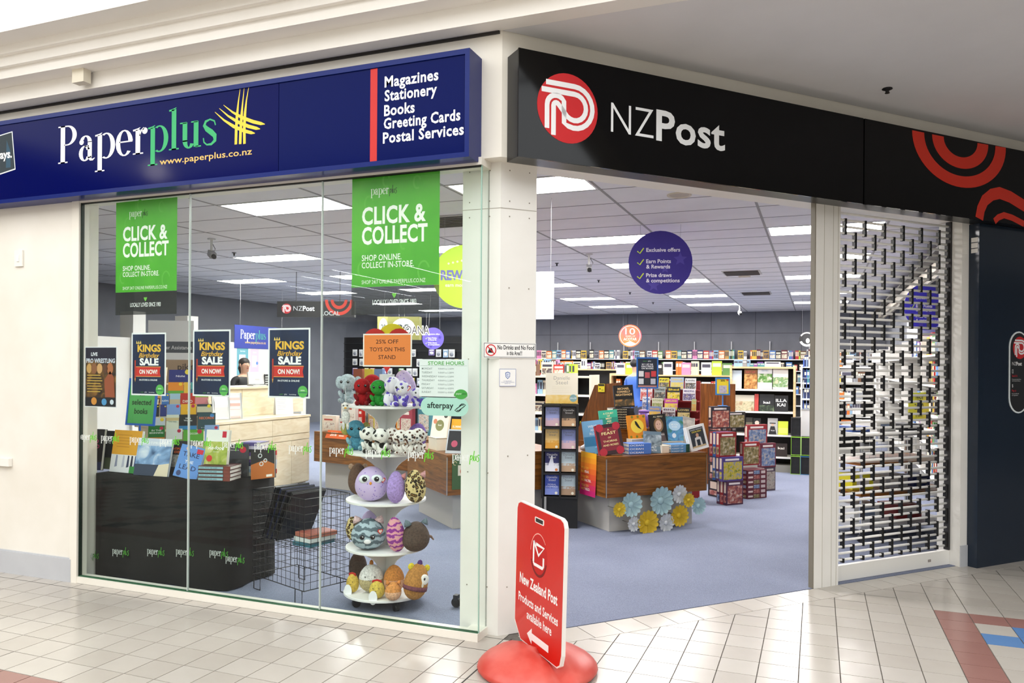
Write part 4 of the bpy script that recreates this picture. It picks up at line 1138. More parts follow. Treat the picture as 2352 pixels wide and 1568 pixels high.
# ---------------------------------------------------------------- sloping rack of picture books behind the table
F0 = (-4.918,5.06,0.946)
RKM = TR(F0[0], 5.06, 0) @ RZ(41)
RK = thing('book_rack', 'tapering tiered wooden rack full of picture books behind table', 'book rack', M4=RKM)
D0 = 6.56
PB = {0: (1022, 347, 497), 1: (994, 347, 488), 2: (963, 354, 479), 3: (938, 355, 470), 4: (912, 379, 447), 5: (888, 379, 447)}
TIER = {}
for k in range(6):
    y = .03 + .085 * k; dd = D0 + y
    z = 1.575 - (PB[k][0] - 845.5) * dd / 1789.6
    xa, xb = (PB[k][1] - 422) * dd / 1789.6, (PB[k][2] - 422) * dd / 1789.6
    TIER[k] = (y, z, xa, xb)
    MB().box(xa - .005, xb + .005, y - .02, y + .08, z - .012, z, 'maple').build('tier', RK)
for sgn in (2, 3):
    y0, z0, y1, z1 = TIER[0][0] - .03, TIER[0][1] - .02, TIER[5][0] + .1, TIER[5][1] + .14
    xb, xt = TIER[0][sgn], TIER[5][sgn]
    th = .012 if sgn == 3 else -.012
    m = MB(); m.add([(xb, y0, 0.004), (xb, y1, 0.004), (xt, y1, z1), (xt, y1 - .06, z1), (xb, y0, z0)] + [(xb + th, y0, 0.004), (xb + th, y1, 0.004), (xt + th, y1, z1), (xt + th, y1 - .06, z1), (xb + th, y0, z0)], [(0, 1, 2, 3, 4), (9, 8, 7, 6, 5)] + [(i, (i + 1) % 5, 5 + (i + 1) % 5, 5 + i) for i in range(5)], 'maple'); m.build('side_panel', RK)
MB().box(TIER[0][2], TIER[0][3], .01, .025, 0.004, TIER[0][1] - .013, 'maple').build('front_panel', RK)
rows = [
  (5, 383, 433, 858, 'navy night sky picture book on the top tier', '#232c7a', art_basic('Night', '#e8e6f4', tv=.45, tsize=.2, band='#f3d94a')),
  (5, 433, 446, 855, 'sky blue picture book at the end of the top tier', '#3f86b8', art_basic('', '#fff', pic=('#7fc3df', .7, 1))),
  (4, 383, 416, 890, 'orange jungle picture book on the second tier from the top', '#e88a1e', art_basic('', '#fff', pic=('#5fae3c', 0, .25), band='#f6d030')),
  (4, 416, 430, 887, 'yellow picture book on the second tier from the top', '#e9b93a', art_basic('', '#fff', band='#f6d030')),
  (4, 430, 445, 895, 'teal picture book on the second tier from the top', '#4aa0a4', art_basic('', '#fff', pic=('#2c6d80', 0, .4))),
  (3, 355, 369, 914, 'lion picture book with orange mane on the third tier', '#d8913c', art_basic('', '#fff', pic=('#5b3016', .2, .6))),
  (3, 371, 387, 911, 'blue and white picture book with lettering on the third tier', '#3c74c0', art_basic('uin', '#f2f6fa', tv=.3, tsize=.25, band='#f6d030')),
  (3, 388, 410, 912, 'pale blue picture book on the third tier', '#a8c8de', art_basic('', '#fff', pic=('#c9b79a', .1, .5))),
  (3, 410, 441, 911, 'red dinosaur picture book on the third tier', '#c0281c', art_basic('DINO', '#efe6d6', tv=.2, tsize=.3)),
  (3, 441, 470, 909, 'green and pink dinosaur picture book at the third tier end', '#e08a92', art_basic('', '#fff', pic=('#96c030', .6, 1), band='#f3de2c')),
  (2, 354, 368, 938, 'black and yellow picture book on the fourth tier', '#1a1a1e', art_basic('', '#fff', band='#f3de2c')),
  (2, 369, 383, 937, 'navy picture book with yellow sticker on the fourth tier', '#27307c', art_basic('', '#fff', band='#f3de2c')),
  (2, 383, 412, 942, 'periwinkle blue picture book on the fourth tier', '#7fa0dc', art_basic('', '#fff', band='#c8284c')),
  (2, 412, 445, 936, 'bright yellow picture book on the fourth tier', '#f0b41e', art_basic('ON', '#f8e6a4', tv=.4, tsize=.2, band='#c8284c')),
  (2, 446, 479, 944, 'dark picture book with animals on the fourth tier', '#2a3a44', art_basic('', '#fff', pic=('#d6ceb0', .3, .8), band='#f3de2c')),
  (1, 347, 382, 966, 'cream picture book on the fifth tier', '#eee2b0', art_basic('', '#fff', pic=('#d9dcec', .3, 1), band='#f0cc30')),
  (1, 383, 410, 960, 'ivory picture book with flowers on the fifth tier', '#eaebdc', art_basic('THE TREE', '#8b9a84', tv=.5, tsize=.1, pic=('#d9c08c', .6, .8))),
  (1, 410, 448, 960, 'black wolf picture book on the fifth tier', '#1d1c22', art_basic('', '#eee', tv=.7, lines=['What', 'Wolves'], tsize=.14, pic=('#2e7fc0', 0, .25))),
  (1, 449, 488, 957, 'dark teal incredibly titled book at the fifth tier end', '#2c4c54', art_basic('', '#ec7a4c', tv=.62, lines=['RECORDS'], tsize=.2, sub='book', band='#3f86c8')),
  (0, 347, 382, 984, 'green beginning story book on the lowest tier', '#2c7a34', art_basic('', '#eef4ea', tv=.66, lines=['IN THE', 'BEGINNING'], tsize=.14, band='#c8284c', pic=('#d68a34', .1, .3))),
  (0, 384, 419, 992, 'white picture book on the lowest tier', '#eceee8', art_basic('', '#fff', pic=('#78a040', 0, .2), band='#c8284c')),
  (0, 420, 464, 995, 'lime green picture book on the lowest tier', '#62b038', art_basic('SOCCER', '#eef6e6', tv=.6, tsize=.2, band='#c8284c')),
  (0, 465, 497, 985, 'soft blue picture book at the lowest tier end', '#94b4e2', art_basic('', '#fff', band='#c8284c')),
]
for (r, a, b_, tp, lab, c, art) in rows:
    y_, z_, _, _ = TIER[r]
    dd = D0 + y_
    x0_, x1_ = (a - 422) * dd / 1789.6, (b_ - 422) * dd / 1789.6
    h_ = max(.10, (1.575 - (tp - 845.5) * dd / 1789.6) - z_) * 1.02
    book('picture_book', lab, RKM @ TR((x0_ + x1_) / 2, y_ - .012, z_ + .0035) @ RX(-14), max(.045, x1_ - x0_ - .004), h_, .012, c, art=art, group='picture books on the tapering rack')
# ================================================================ wire bin with portfolios
WB = thing('wire_bin', 'black wire mesh dump bin between black table and plush stand', 'wire bin', (-3.70, 4.457, 0), -19.9)
L_, D_, B0, B1 = .63, .364, .10, .70
def mesh_side(a, b_, z0, z1):
    m = MB(); a, b_ = Vector(a), Vector(b_); n_ = max(2, round((b_ - a).length / .052)); k_ = round((z1 - z0) / .052)
    for i in range(n_ + 1):
        p = a.lerp(b_, i / n_); m.tube([(p.x, p.y, z0), (p.x, p.y, z1)], .0028 if i in (0, n_) else .0018, 4, '#111114:0.4')
    for j in range(k_ + 1):
        z = z0 + (z1 - z0) * j / k_; m.tube([(a.x, a.y, z), (b_.x, b_.y, z)], .0034 if j in (0, k_) else .0018, 4, '#111114:0.4')
    return m
for a, b_ in (((0, 0), (L_, 0)), ((L_, 0), (L_, D_)), ((L_, D_), (0, D_)), ((0, D_), (0, 0))):
    mesh_side(a + (0,), b_ + (0,), B0, B1).build('wire_mesh_side', WB)
m = MB()
for i in range(13): m.tube([(L_ * i / 12, 0, .36), (L_ * i / 12, D_, .36)], .0018, 4, '#111114:0.4')
for i in range(8): m.tube([(0, D_ * i / 7, .36), (L_, D_ * i / 7, .36)], .0018, 4, '#111114:0.4')
m.build('wire_mesh_floor', WB)
for a, b_ in (((.02, 0), (.10, 0)), ((L_ - .10, 0), (L_ - .02, 0)), ((.02, D_), (.10, D_)), ((L_ - .10, D_), (L_ - .02, D_))):
    MB().tube([(a[0], a[1], B0), (a[0], a[1], .006), (b_[0], b_[1], .006), (b_[0], b_[1], B0)], .0035, 5, '#111114:0.4').build('wire_foot', WB)
WBM = TR(-3.70, 4.457, 0) @ RZ(-19.9)
pf = [('#10131c', 'black portfolio with silver edge leaning in the wire bin'), ('#161d3c', 'navy portfolio leaning in the middle of the wire bin'), ('#141a34', 'dark navy portfolio leaning nearest the bin centre'), ('#0f1016', 'black portfolio behind the others in the wire bin')]
for k, (c, lab) in enumerate(pf):
    t = thing('portfolio', lab, 'portfolio', M4=WBM @ TR(.055 + .055 * k, .04, .372) @ RY(24 + 2 * k), group='portfolios in the wire bin')
    MB().box(0, .012, 0, .27, 0, .40, c + ':0.25').build('cover', t)
    MB().box(.012, .020, .003, .267, .003, .397, '#1b1c20').build('sleeve_block', t)
    if k == 0: MB().box(-.002, 0, .225, .265, .0, .40, '#b9c4c4:0.2').build('silver_edge', t)
    if k == 1: MB().box(-.002, 0, .10, .13, .04, .08, '#e8e8ea').build('white_label', t)
for k, (c, z, lab) in enumerate((('#3c6f80', .365, 'teal boxed set lying lowest in the wire bin'), ('#d9dfe0', .395, 'white boxed set lying in the wire bin'), ('#b06a58', .425, 'salmon coloured boxed set lying on top in the wire bin'))):
    t = thing('boxed_set', lab, 'box', M4=WBM @ TR(.42, .05 + .01 * k, z) @ RZ(8 - 4 * k), group='boxed sets in the wire bin')
    MB().box(0, .17, 0, .22, 0, .026, c).build('carton', t); MB().box(.01, .16, .01, .21, .026, .0275, '#e8e4dc' if k < 2 else '#8f4a3c').build('lid_label', t)
# ================================================================ plush toy stand
PX_, PY_ = -2.66, 4.52
PS = thing('toy_stand', 'round white five tier stand on castors for plush toys', 'toy stand', (PX_, PY_, 0), 30.6)
SZ = [1.318, 1.013, .700, .388, .095]
for k, z in enumerate(SZ):
    r_ = (.262, .255, .262, .262, .272)[k]
    MB().lathe([(r_, -.016), (r_ + .002, -.014), (r_ + .002, -.002), (r_, 0)], 36, (0, 0, z), '#f0efed').build('shelf', PS, smooth=False)
MB().lathe([(.15, .052), (.15, .075)], 24, m='pine').build('wooden_base', PS)
for a in (20, 110, 200, 290):
    c_, s_ = math.cos(math.radians(a)) * .20, math.sin(math.radians(a)) * .20
    m = MB(TR(c_, s_, 0) @ RZ(a)); m.T = m.T @ RX(90); m.lathe([(.006, -.016), (.026, -.016), (.028, -.01), (.028, .01), (.026, .016), (.006, .016)], 14, (0, .029, 0), '#17171a'); m.T = TR(c_, s_, 0); m.box(-.012, .012, -.012, .012, .04, .078, '#2a2a2d'); m.build('castor', PS)
tops = [1.318] + SZ[1:]
prof_f = lambda f_: .07 + .17 * abs(2 * f_ - 1) ** 2.2
for i in range(4):
    zt, zb = SZ[i] - .016, SZ[i + 1]
    for ang in (0, 90):
        pts = [(prof_f(j / 12) if j > 4 else .10 + .02 * abs(j - 2) * 0, zb + (zt - zb) * j / 12) for j in range(13)]
        m = MB(RZ(ang + 45) @ Matrix(((1, 0, 0, 0), (0, 0, 1, 0), (0, 1, 0, 0), (0, 0, 0, 1))))
        m.prism([(-a, b_) for a, b_ in pts] + [(a, b_) for a, b_ in pts[::-1]], -.004, .004, '#e6e6e6'); m.build('fin_panel', PS)
MB().lathe([(.05, 1.318), (.05, 1.52)], 12, m='#ececec').build('centre_tube', PS)
# heart shaped header
hs = (-2.65,4.5,1.691)
HS = thing('heart_sign', 'red heart shaped sign on top of the plush stand', 'sign', (hs[0], 4.50, 1.40), 14)
def heart(s_): return [(s_ * .0625 * 16 * math.sin(t_) ** 3, s_ * .0625 * (13 * math.cos(t_) - 5 * math.cos(2 * t_) - 2 * math.cos(3 * t_) - math.cos(4 * t_))) for t_ in [2 * math.pi * i / 40 for i in range(40)]][::-1]
zc = (-2.65,4.5,1.691)[2] - 1.40
m = MB(TR(0, 0, zc + .01) @ FRONT); m.prism(heart(.165), -.004, .004, '#cf2a26'); m.build('heart_board', HS)
m = MB(TR(.035, .0062, zc + .03) @ FRONT); m.prism([(.115 * math.cos(i * math.pi / 15), .135 * math.sin(i * math.pi / 15)) for i in range(30)], -.0015, .0015, '#f0d92e'); m.build('yellow_disc', HS)
m = MB(TR(0, 0, 0) @ FRONT); m.prism([(-.045, -.075), (.045, -.075), (.045, .06), (-.045, .06)], .0042, .006, '#f0eeec'); m.build('white_tab', HS)
# ---------------------------------------------------------------- toys
TG = 'plush toys on the round stand'
def rad(px): return px * .00278
def eyes(m, rx, z, sep, r_, depth, white=None):
    for s_ in (-1, 1):
        if white: m.ell((s_ * sep, -depth + .002, z), (r_ * 1.8, r_ * .5, r_ * 1.8), white, 10, 6)
        m.ell((s_ * sep, -depth - r_ * .35, z), (r_, r_ * .6, r_), '#120e14:0.1', 10, 6)
        m.ell((s_ * sep + r_ * .3, -depth - r_ * .9, z + r_ * .35), (r_ * .25, r_ * .2, r_ * .25), '#f4f4f4', 6, 4)
def egg(label, c, rx, rz, mat, face=30, ry=None, roll=0, feat=(), group=TG, taper=.12, pale=None):
    """squashy egg shaped plush; feat names the parts seen on it"""
    ry = ry or rx * .85
    t = thing('plush_toy', label, 'plush toy', M4=TR(c[0], c[1], c[2]) @ RZ(face) @ RY(roll), group=group)
    if pale:
        m = MB(); m.ell((0, 0, 0), (rx, ry, rz), mat, 20, 14, taper)
        k = m.mi(pale); 
        for i, f_ in enumerate(m.f):
            if sum(m.v[j][2] for j in f_) / len(f_) < -rz * .1: m.fm[i] = k
        m.build('body', t, smooth=True)
    else:
        MB().ell((0, 0, 0), (rx, ry, rz), mat, 20, 14, taper).build('body', t, smooth=True)
    for f_ in feat:
        if f_ == 'owl':
            m = MB()
            for s_ in (-1, 1): m.ell((s_ * rx * .36, -ry * .80, rz * .34), (rx * .36, ry * .16, rz * .26), '#e9f0f4', 12, 8)
            m.build('face_patch', t, smooth=True)
            m = MB(); eyes(m, rx, rz * .36, rx * .36, rx * .16, ry * .90); m.build('eyes', t, smooth=True)
            MB().ell((0, -ry * .98, rz * .12), (rx * .08, ry * .08, rz * .09), '#e6962e', 8, 6).build('beak', t, smooth=True)
        elif f_ == 'eyes':
            m = MB(); eyes(m, rx, -rz * .05, rx * .30, rx * .14, ry * .93); m.build('eyes', t, smooth=True)
            MB().ell((0, -ry * .96, -rz * .32), (rx * .22, ry * .10, rz * .16), '#eeeef0', 10, 6).build('muzzle', t, smooth=True)
        elif f_ == 'smile':
            m = MB(); eyes(m, rx, rz * .25, rx * .38, rx * .06, ry * .90); m.build('eyes', t, smooth=True)
            MB().tube([(-rx * .12, -ry * .985, rz * .02), (0, -ry * 1.0, -rz * .04), (rx * .12, -ry * .985, rz * .02)], .0015, 4, '#333333').build('mouth', t)
        elif f_.startswith('ears'):
            col = f_.split(':')[1]
            for s_ in (-1, 1):
                m = MB(TR(s_ * rx * .62, -ry * .05, rz * .80) @ RY(s_ * 24)); m.lathe([(rx * .30, 0), (rx * .2, rz * .22), (rx * .02, rz * .42)], 8, m=col); m.build('ear', t, smooth=True)
        elif f_.startswith('ear1'):
            MB(TR(rx * .55, -ry * .45, rz * .55) @ RY(40)).lathe([(rx * .34, 0), (rx * .22, rz * .2), (rx * .02, rz * .4)], 8, m=f_.split(':')[1]).build('ear', t, smooth=True)
        elif f_.startswith('round_ear'):
            for s_ in (-1, 1): MB().ell((s_ * rx * .7, 0, rz * .78), (rx * .28, ry * .14, rz * .2), f_.split(':')[1], 10, 6).build('ear', t, smooth=True)
        elif f_.startswith('crest'):
            MB().ell((0, 0, rz * 1.08), (rx * .16, ry * .12, rz * .24), f_.split(':')[1], 8, 6).build('crest', t, smooth=True)
        elif f_.startswith('mane'):
            m = MB()
            for i in range(7): m.ell(((i - 3) * rx * .16, -ry * .1, rz * (.95 - .03 * abs(i - 3))), (rx * .16, ry * .16, rz * .22), f_.split(':')[1], 6, 5)
            m.build('mane', t, smooth=True)
        elif f_ == 'heart_tag':
            m = MB(TR(rx * .72, -ry * .75, rz * .28) @ RZ(35) @ FRONT); m.prism(heart(rad(7)), 0, .0015, '#d8342c'); m.prism(heart(rad(4.5)), .0015, .0022, '#f4e8d8'); m.build('heart_tag', t)
        elif f_ == 'tag':
            m = MB(TR(-rx * .35, -ry * 1.0, -rz * .75) @ FRONT); m.prism([(rad(10) * math.cos(i * math.pi / 10), rad(16) * math.sin(i * math.pi / 10)) for i in range(20)], 0, .0012, '#f2f3f5'); m.build('paper_tag', t)
        elif f_.startswith('arms'):
            for s_ in (-1, 1): MB().ell((s_ * rx * .62, -ry * .72, -rz * .12), (rx * .16, ry * .14, rz * .22), f_.split(':')[1], 8, 6).build('arm', t, smooth=True)
        elif f_.startswith('wing'):
            MB().ell((rx * .25, -ry * .92, -rz * .05), (rx * .13, ry * .08, rz * .2), f_.split(':')[1], 8, 6).build('paw', t, smooth=True)
        elif f_.startswith('band'):
            m = MB(); m.lathe([(rx * 1.0, -rz * .42), (rx * 1.015, -rz * .2)], 20, m=f_.split(':')[1]); m.build('waistcoat', t, smooth=True)
        elif f_.startswith('hat'):
            MB().lathe([(rx * .2, rz * .88), (rx * .22, rz * 1.02), (rx * .16, rz * 1.14), (rx * .02, rz * 1.2)], 10, m=f_.split(':')[1]).build('hat', t, smooth=True)
        elif f_.startswith('face'):
            MB().ell((rx * .35, -ry * .8, rz * .22), (rx * .42, ry * .2, rz * .3), f_.split(':')[1], 12, 8).build('face_patch', t, smooth=True)
            m = MB(); m.ell((rx * .3, -ry * 1.0, rz * .28), (rx * .08, ry * .06, rz * .08), '#15111a', 8, 5); m.build('eye', t, smooth=True)
        elif f_.startswith('tail'):
            MB().tube([(rx * .8, 0, 0), (rx * 1.15, -ry * .1, -rz * .1), (rx * 1.3, -ry * .2, -rz * .32)], [.012, .009, .004], 6, f_.split(':')[1]).build('tail', t, smooth=True)
    return t
def sit(label, c, H, mat, limb=None, face=30, feat=(), muzzle='#f2eee6', ear=None, w=1.0, eye=True):
    """seated plush with a big head; c is the point it sits on"""
    limb = limb or mat; ear = ear or mat
    t = thing('plush_toy', label, 'plush toy', M4=TR(c[0], c[1], c[2]) @ RZ(face), group=TG)
    hr = H * .29; bw = H * .23 * w
    MB().ell((0, .01, H * .25), (bw, bw * .85, H * .26), mat, 14, 10, .15).build('body', t, smooth=True)
    hz = H - hr
    hd = MB().ell((0, -.012, hz), (hr * 1.05 * w, hr * .92, hr), mat, 16, 11).build('head', t, smooth=True)
    for s_ in (-1, 1):
        MB(TR(s_ * bw * .95, -bw * .55, H * .30) @ RY(s_ * 28)).ell((0, 0, 0), (H * .075, H * .08, H * .15), limb, 9, 7).build('arm', t, smooth=True)
        MB(TR(s_ * bw * .75, -bw * .9, H * .085) @ RX(70)).ell((0, 0, 0), (H * .095, H * .085, H * .16), limb, 9, 7).build('leg', t, smooth=True)
        if 'floppy' in feat: MB(TR(s_ * hr * 1.0, 0, hz + hr * .1) @ RY(s_ * 14)).ell((0, 0, -hr * .2), (hr * .22, hr * .3, hr * .62), ear, 9, 7).build('ear', t, smooth=True)
        elif 'big' in feat: MB(TR(s_ * hr * 1.15, .01, hz)).ell((0, 0, 0), (hr * .55, hr * .16, hr * .75), ear, 10, 7).build('ear', t, smooth=True)
        elif 'no_ear' not in feat: MB(TR(s_ * hr * .72, 0, hz + hr * .75)).ell((0, 0, 0), (hr * .3, hr * .2, hr * .36), ear, 9, 6).build('ear', t, smooth=True)
    if eye:
        m = MB(); eyes(m, hr, hz + hr * .08, hr * .42, hr * .17, hr * .90 + .008); m.build('eyes', t, smooth=True)
    if muzzle: MB().ell((0, -hr * .86, hz - hr * .32), (hr * .42, hr * .3, hr * .3), muzzle, 10, 7).build('muzzle', t, smooth=True)
    if 'nose' in feat: MB().ell((0, -hr * 1.14, hz - hr * .22), (hr * .16, hr * .1, hr * .12), '#17130f', 8, 5).build('nose', t, smooth=True)
    if 'hair' in feat: MB().ell((0, hr * .1, hz + hr * .5), (hr * .9, hr * .8, hr * .55), '#1c2a1c', 12, 7).build('hair', t, smooth=True)
    if 'trunk' in feat: MB().tube([(0, -hr * .8, hz - hr * .1), (0, -hr * 1.2, hz - hr * .6), (0, -hr * 1.1, hz - hr * 1.3)], [hr * .3, hr * .24, hr * .16], 9, mat).build('trunk', t, smooth=True)
    if 'heart_tag' in feat:
        m = MB(TR(hr * .95, -hr * .5, hz) @ RZ(35) @ FRONT); m.prism(heart(rad(7)), 0, .0015, '#d8342c'); m.prism(heart(rad(4.5)), .0015, .0022, '#f4e8d8'); m.build('heart_tag', t)
    return t
# top tier
z1 = SZ[0] + .001
def on(q, z): return (q[0], q[1], z)
sit('pale grey blue elephant plush at the edge of the top tier', on((-2.987,4.56,1.395), z1), .20, P('#c3d2da'), feat=('big', 'trunk'), muzzle=None, face=10)
sit('red plush with white eye patches on the top tier', on((-2.756,4.37,1.405), z1), .175, P('#b3141c'), P('#8c1018'), feat=('no_ear', 'heart_tag'), muzzle=None)
sit('second red plush behind the green plush on the top tier', on((-2.773,4.52,1.459), z1), .20, P('#b3141c'), P('#7d1430'), feat=('no_ear',), muzzle=None)
sit('bright green plush with dark hair on the top tier', on((-2.629,4.36,1.407), z1), .165, P('#2f9a38'), feat=('no_ear', 'hair'), muzzle=None, face=20)
sit('white plush with purple spots seen from its side on top tier', on((-2.539,4.36,1.409), z1), .19, 'purple_spot', feat=('floppy',), muzzle=None, face=95, eye=False)
sit('white plush with purple spots and heart tag on top tier', on((-2.46,4.37,1.41), z1), .165, 'purple_spot', P('#6a55c8'), feat=('floppy', 'heart_tag'), face=10)
sit('small white and purple plush at the end of the top tier', on((-2.383,4.42,1.396), z1), .12, 'purple_spot', P('#6a55c8'), feat=('floppy',), face=40)
egg('big lilac owl egg plush behind the spotted plush toys', ((-2.57,4.6,1.478)[0], 4.60, z1 + .117), .075, .115, 'owl_lilac', roll=-10)
q = (-2.855,4.33,1.262)
t = thing('plush_bird', 'white duck plush hanging beside the stand with yellow beak', 'plush toy', (q[0], q[1], q[2]), 30)
MB().ell((0, 0, -.02), (.028, .024, .045), P('#f3f2ee'), 12, 9).build('body', t, smooth=True); MB().ell((0, -.004, .045), (.027, .025, .03), P('#f3f2ee'), 12, 9).build('head', t, smooth=True)
MB().ell((0, -.03, .04), (.009, .012, .006), '#eba92c', 8, 5).build('beak', t, smooth=True)
for s_ in (-1, 1): MB().ell((s_ * .014, 0, -.075), (.010, .010, .03), P('#f3f2ee'), 8, 6).build('leg', t, smooth=True)
m = MB(); eyes(m, .02, .055, .012, .005, .024); m.build('eyes', t, smooth=True); MB().tube([(0, .02, .07), (-.01, .1, .17)], .0015, 4, '#cccccc').build('hang_cord', t)
# second tier
z2 = SZ[1] + .001
sit('turquoise dragon plush at the edge of the second tier', on((-2.861,4.46,1.11), z2), .20, P('#5fa8c4'), P('#8fc4d4'), feat=('big',), muzzle=None, ear=P('#c9c06a'))
sit('black and white cow plush lying first on second tier', on((-2.701,4.36,1.124), z2), .17, 'cow', feat=('floppy',), muzzle='#f0ece8', face=45)
sit('black and white cow plush beside the leopard dogs', on((-2.593,4.33,1.131), z2), .165, 'cow', feat=('floppy',), muzzle='#f0ece8', face=20)
for k, px in enumerate((898, 920, 942, 960)):
    q_ = ((-2.557,4.4,1.126), (-2.453,4.34,1.135), (-2.395,4.36,1.136), (-2.358,4.4,1.134))[k]
    sit('brown leopard print puppy plush, %s from the cow plush' % ords[k], on(q_, z2), (.165, .16, .16, .17)[k], 'leo_dog', feat=('floppy', 'nose'), muzzle=P('#e8edf4'), face=(60, 35, 25, 20)[k])
egg('plain violet egg plush behind the leopard print puppies', ((-2.489,4.62,1.152)[0], 4.62, z2 + .092), .068, .09, P('#8f6fc4'), roll=12)
# third tier
z3 = SZ[2] + .001
egg('brown egg plush half hidden behind the lilac owl', ((-2.892,4.54,0.769)[0], 4.54, z3 + .108), .066, .107, P('#6f5443'), feat=('round_ear:' + P('#c9a88c'),))
egg('round lilac owl plush with big eyes on third tier', ((-2.682,4.37,0.797)[0], 4.37, z3 + .113), .105, .112, 'owl_lilac', face=28, feat=('owl', 'heart_tag'))
egg('lilac egg plush with pink ear seen from its side', ((-2.496,4.36,0.799)[0], 4.36, z3 + .103), .062, .102, P('#b79be0'), face=70, feat=('ear1:' + P('#eda0a0'),))
egg('leopard print egg plush with pink ears on third tier', ((-2.388,4.42,0.833)[0], 4.42, z3 + .107), .070, .106, 'leopard', face=60, feat=('ear1:' + P('#e0a8a8'),), roll=-6)
# fourth tier
z4 = SZ[3] + .001
egg('leopard print egg plush behind the striped cat', ((-2.911,4.52,0.491)[0], 4.52, z4 + .085), .052, .083, 'leopard', roll=-8)
egg('lilac owl plush behind the striped cat', ((-2.816,4.58,0.496)[0], 4.58, z4 + .105), .07, .103, 'owl_lilac')
egg('grey blue tabby cat plush with pink ears', ((-2.696,4.36,0.465)[0], 4.36, z4 + .101), .110, .10, 'tabby', face=28, feat=('eyes', 'ears:' + P('#e6c6c8'), 'heart_tag'))
egg('pink and orange striped bean plush on the fourth tier', ((-2.494,4.36,0.499)[0], 4.36, z4 + .114), .060, .112, 'pink_stripe', face=40, roll=-8)
egg('dark brown egg plush with a tail on the fourth tier', ((-2.382,4.42,0.525)[0], 4.42, z4 + .098), .090, .096, P('#5b4a40'), face=50, feat=('ears:' + P('#6f7f88'), 'tail:' + P('#8a6c5c')))
# bottom tier
z5 = SZ[4] + .001
egg('dark brown plush at the back of the bottom tier', ((-2.938,4.62,0.19)[0], 4.62, z5 + .10), .062, .098, P('#4a382e'))
egg('white and beige plush with orange crest and smile', ((-2.708,4.42,0.212)[0], 4.42, z5 + .092), .082, .090, P('#f1efec'), face=24, feat=('smile', 'crest:' + P('#c9813a')), pale=P('#c9b98a'))
egg('small yellow plush with red mane at the tier edge', ((-2.812,4.36,0.148)[0], 4.36, z5 + .063), .042, .062, P('#e0bd52'), feat=('mane:' + P('#c02a20'), 'tag', 'smile'), face=5)
egg('small yellow plush with red mane before the white plush', ((-2.598,4.31,0.145)[0], 4.31, z5 + .058), .050, .057, P('#e2c658'), feat=('mane:' + P('#c02a20'), 'tag', 'smile'), face=20)
egg('large peach and orange plush behind the small peach one', ((-2.562,4.46,0.229)[0], 4.46, z5 + .092), .068, .090, P('#e5974a'), feat=(), pale=P('#f0b48c'))
egg('small peach and orange plush on the bottom tier', ((-2.481,4.31,0.153)[0], 4.31, z5 + .060), .052, .059, P('#e59a54'), pale=P('#f2bd96'), feat=('ears:' + P('#e8934a'),))
egg('caramel monkey plush with purple hat and waistcoat', ((-2.355,4.38,0.226)[0], 4.38, z5 + .116), .078, .115, P('#c08744'), face=50, roll=12, feat=('face:' + '#ece8e4', 'hat:' + P('#5a3a78'), 'band:' + P('#7a4550'), 'wing:' + P('#efe6d8'), 'round_ear:' + P('#e8d23c')))
# lone castor of another stand seen by the column
q = (-2.184,4.614,0)
t = thing('floor_castor', 'black furniture castor on the carpet beside the column', 'castor', (q[0], q[1], 0), 0)
m = MB(RX(90)); m.lathe([(.01, -.015), (.03, -.015), (.034, 0), (.03, .015), (.01, .015)], 16, (0, .036, 0), '#1d1d20'); m.build('wheel', t)
MB().box(-.015, .015, -.02, .02, .05, .085, '#2c2c30').build('fork', t)
# ================================================================ sales counter, clerk and left part of the shop
SCN = thing('sales_counter', 'pale maple sales counter with drawers, doors and raised back', 'counter', (0, 0, 0))
MB().box(-6.75, -6.215, 6.3, 8.565, 0.06, 0.905, 'maple').build('carcass', SCN)
MB().box(-6.72, -6.24, 6.32, 8.54, 0.003, 0.06, '#8d8270').build('plinth', SCN)
MB().box(-6.78, -6.195, 6.28, 8.58, 0.906, 0.932, 'maple').build('worktop', SCN)
for k in range(3):
    y0, y1 = 6.32 + .75 * k, 6.32 + .75 * (k + 1) - .006
    dr = MB().box(-6.2148, -6.199, y0, y1, .705, .895, 'maple').build('drawer', SCN)
    dr = MB().box(-6.2148, -6.199, y0, y1, .625, .698, 'maple').build('drawer', SCN)
    for j in range(2):
        ya = y0 + (y1 - y0) / 2 * j; o = MB().box(-6.2148, -6.199, ya, ya + (y1 - y0) / 2 - .006, .075, .618, 'maple').build('door', SCN)
        yk = ya + (.32 if j == 0 else .05)
        MB().ell((-6.196, yk, .55), (.006, .008, .008), '#7d6a4c', 8, 6).build('knob', o)
MB().box(-7.25, -6.70, 7.2, 9.1, .934, 1.275, 'maple').build('raised_back', SCN)
MB().box(-7.28, -6.67, 7.17, 9.13, 1.276, 1.30, 'maple').build('upper_top', SCN)
MB().box(-7.25, -6.77, 7.2, 9.1, .003, .904, 'maple').build('rear_carcass', SCN)
for y in (7.85, 8.5): MB().box(-6.6995, -6.697, y, y + .006, .94, 1.27, '#a8946e').build('panel_joint', SCN)
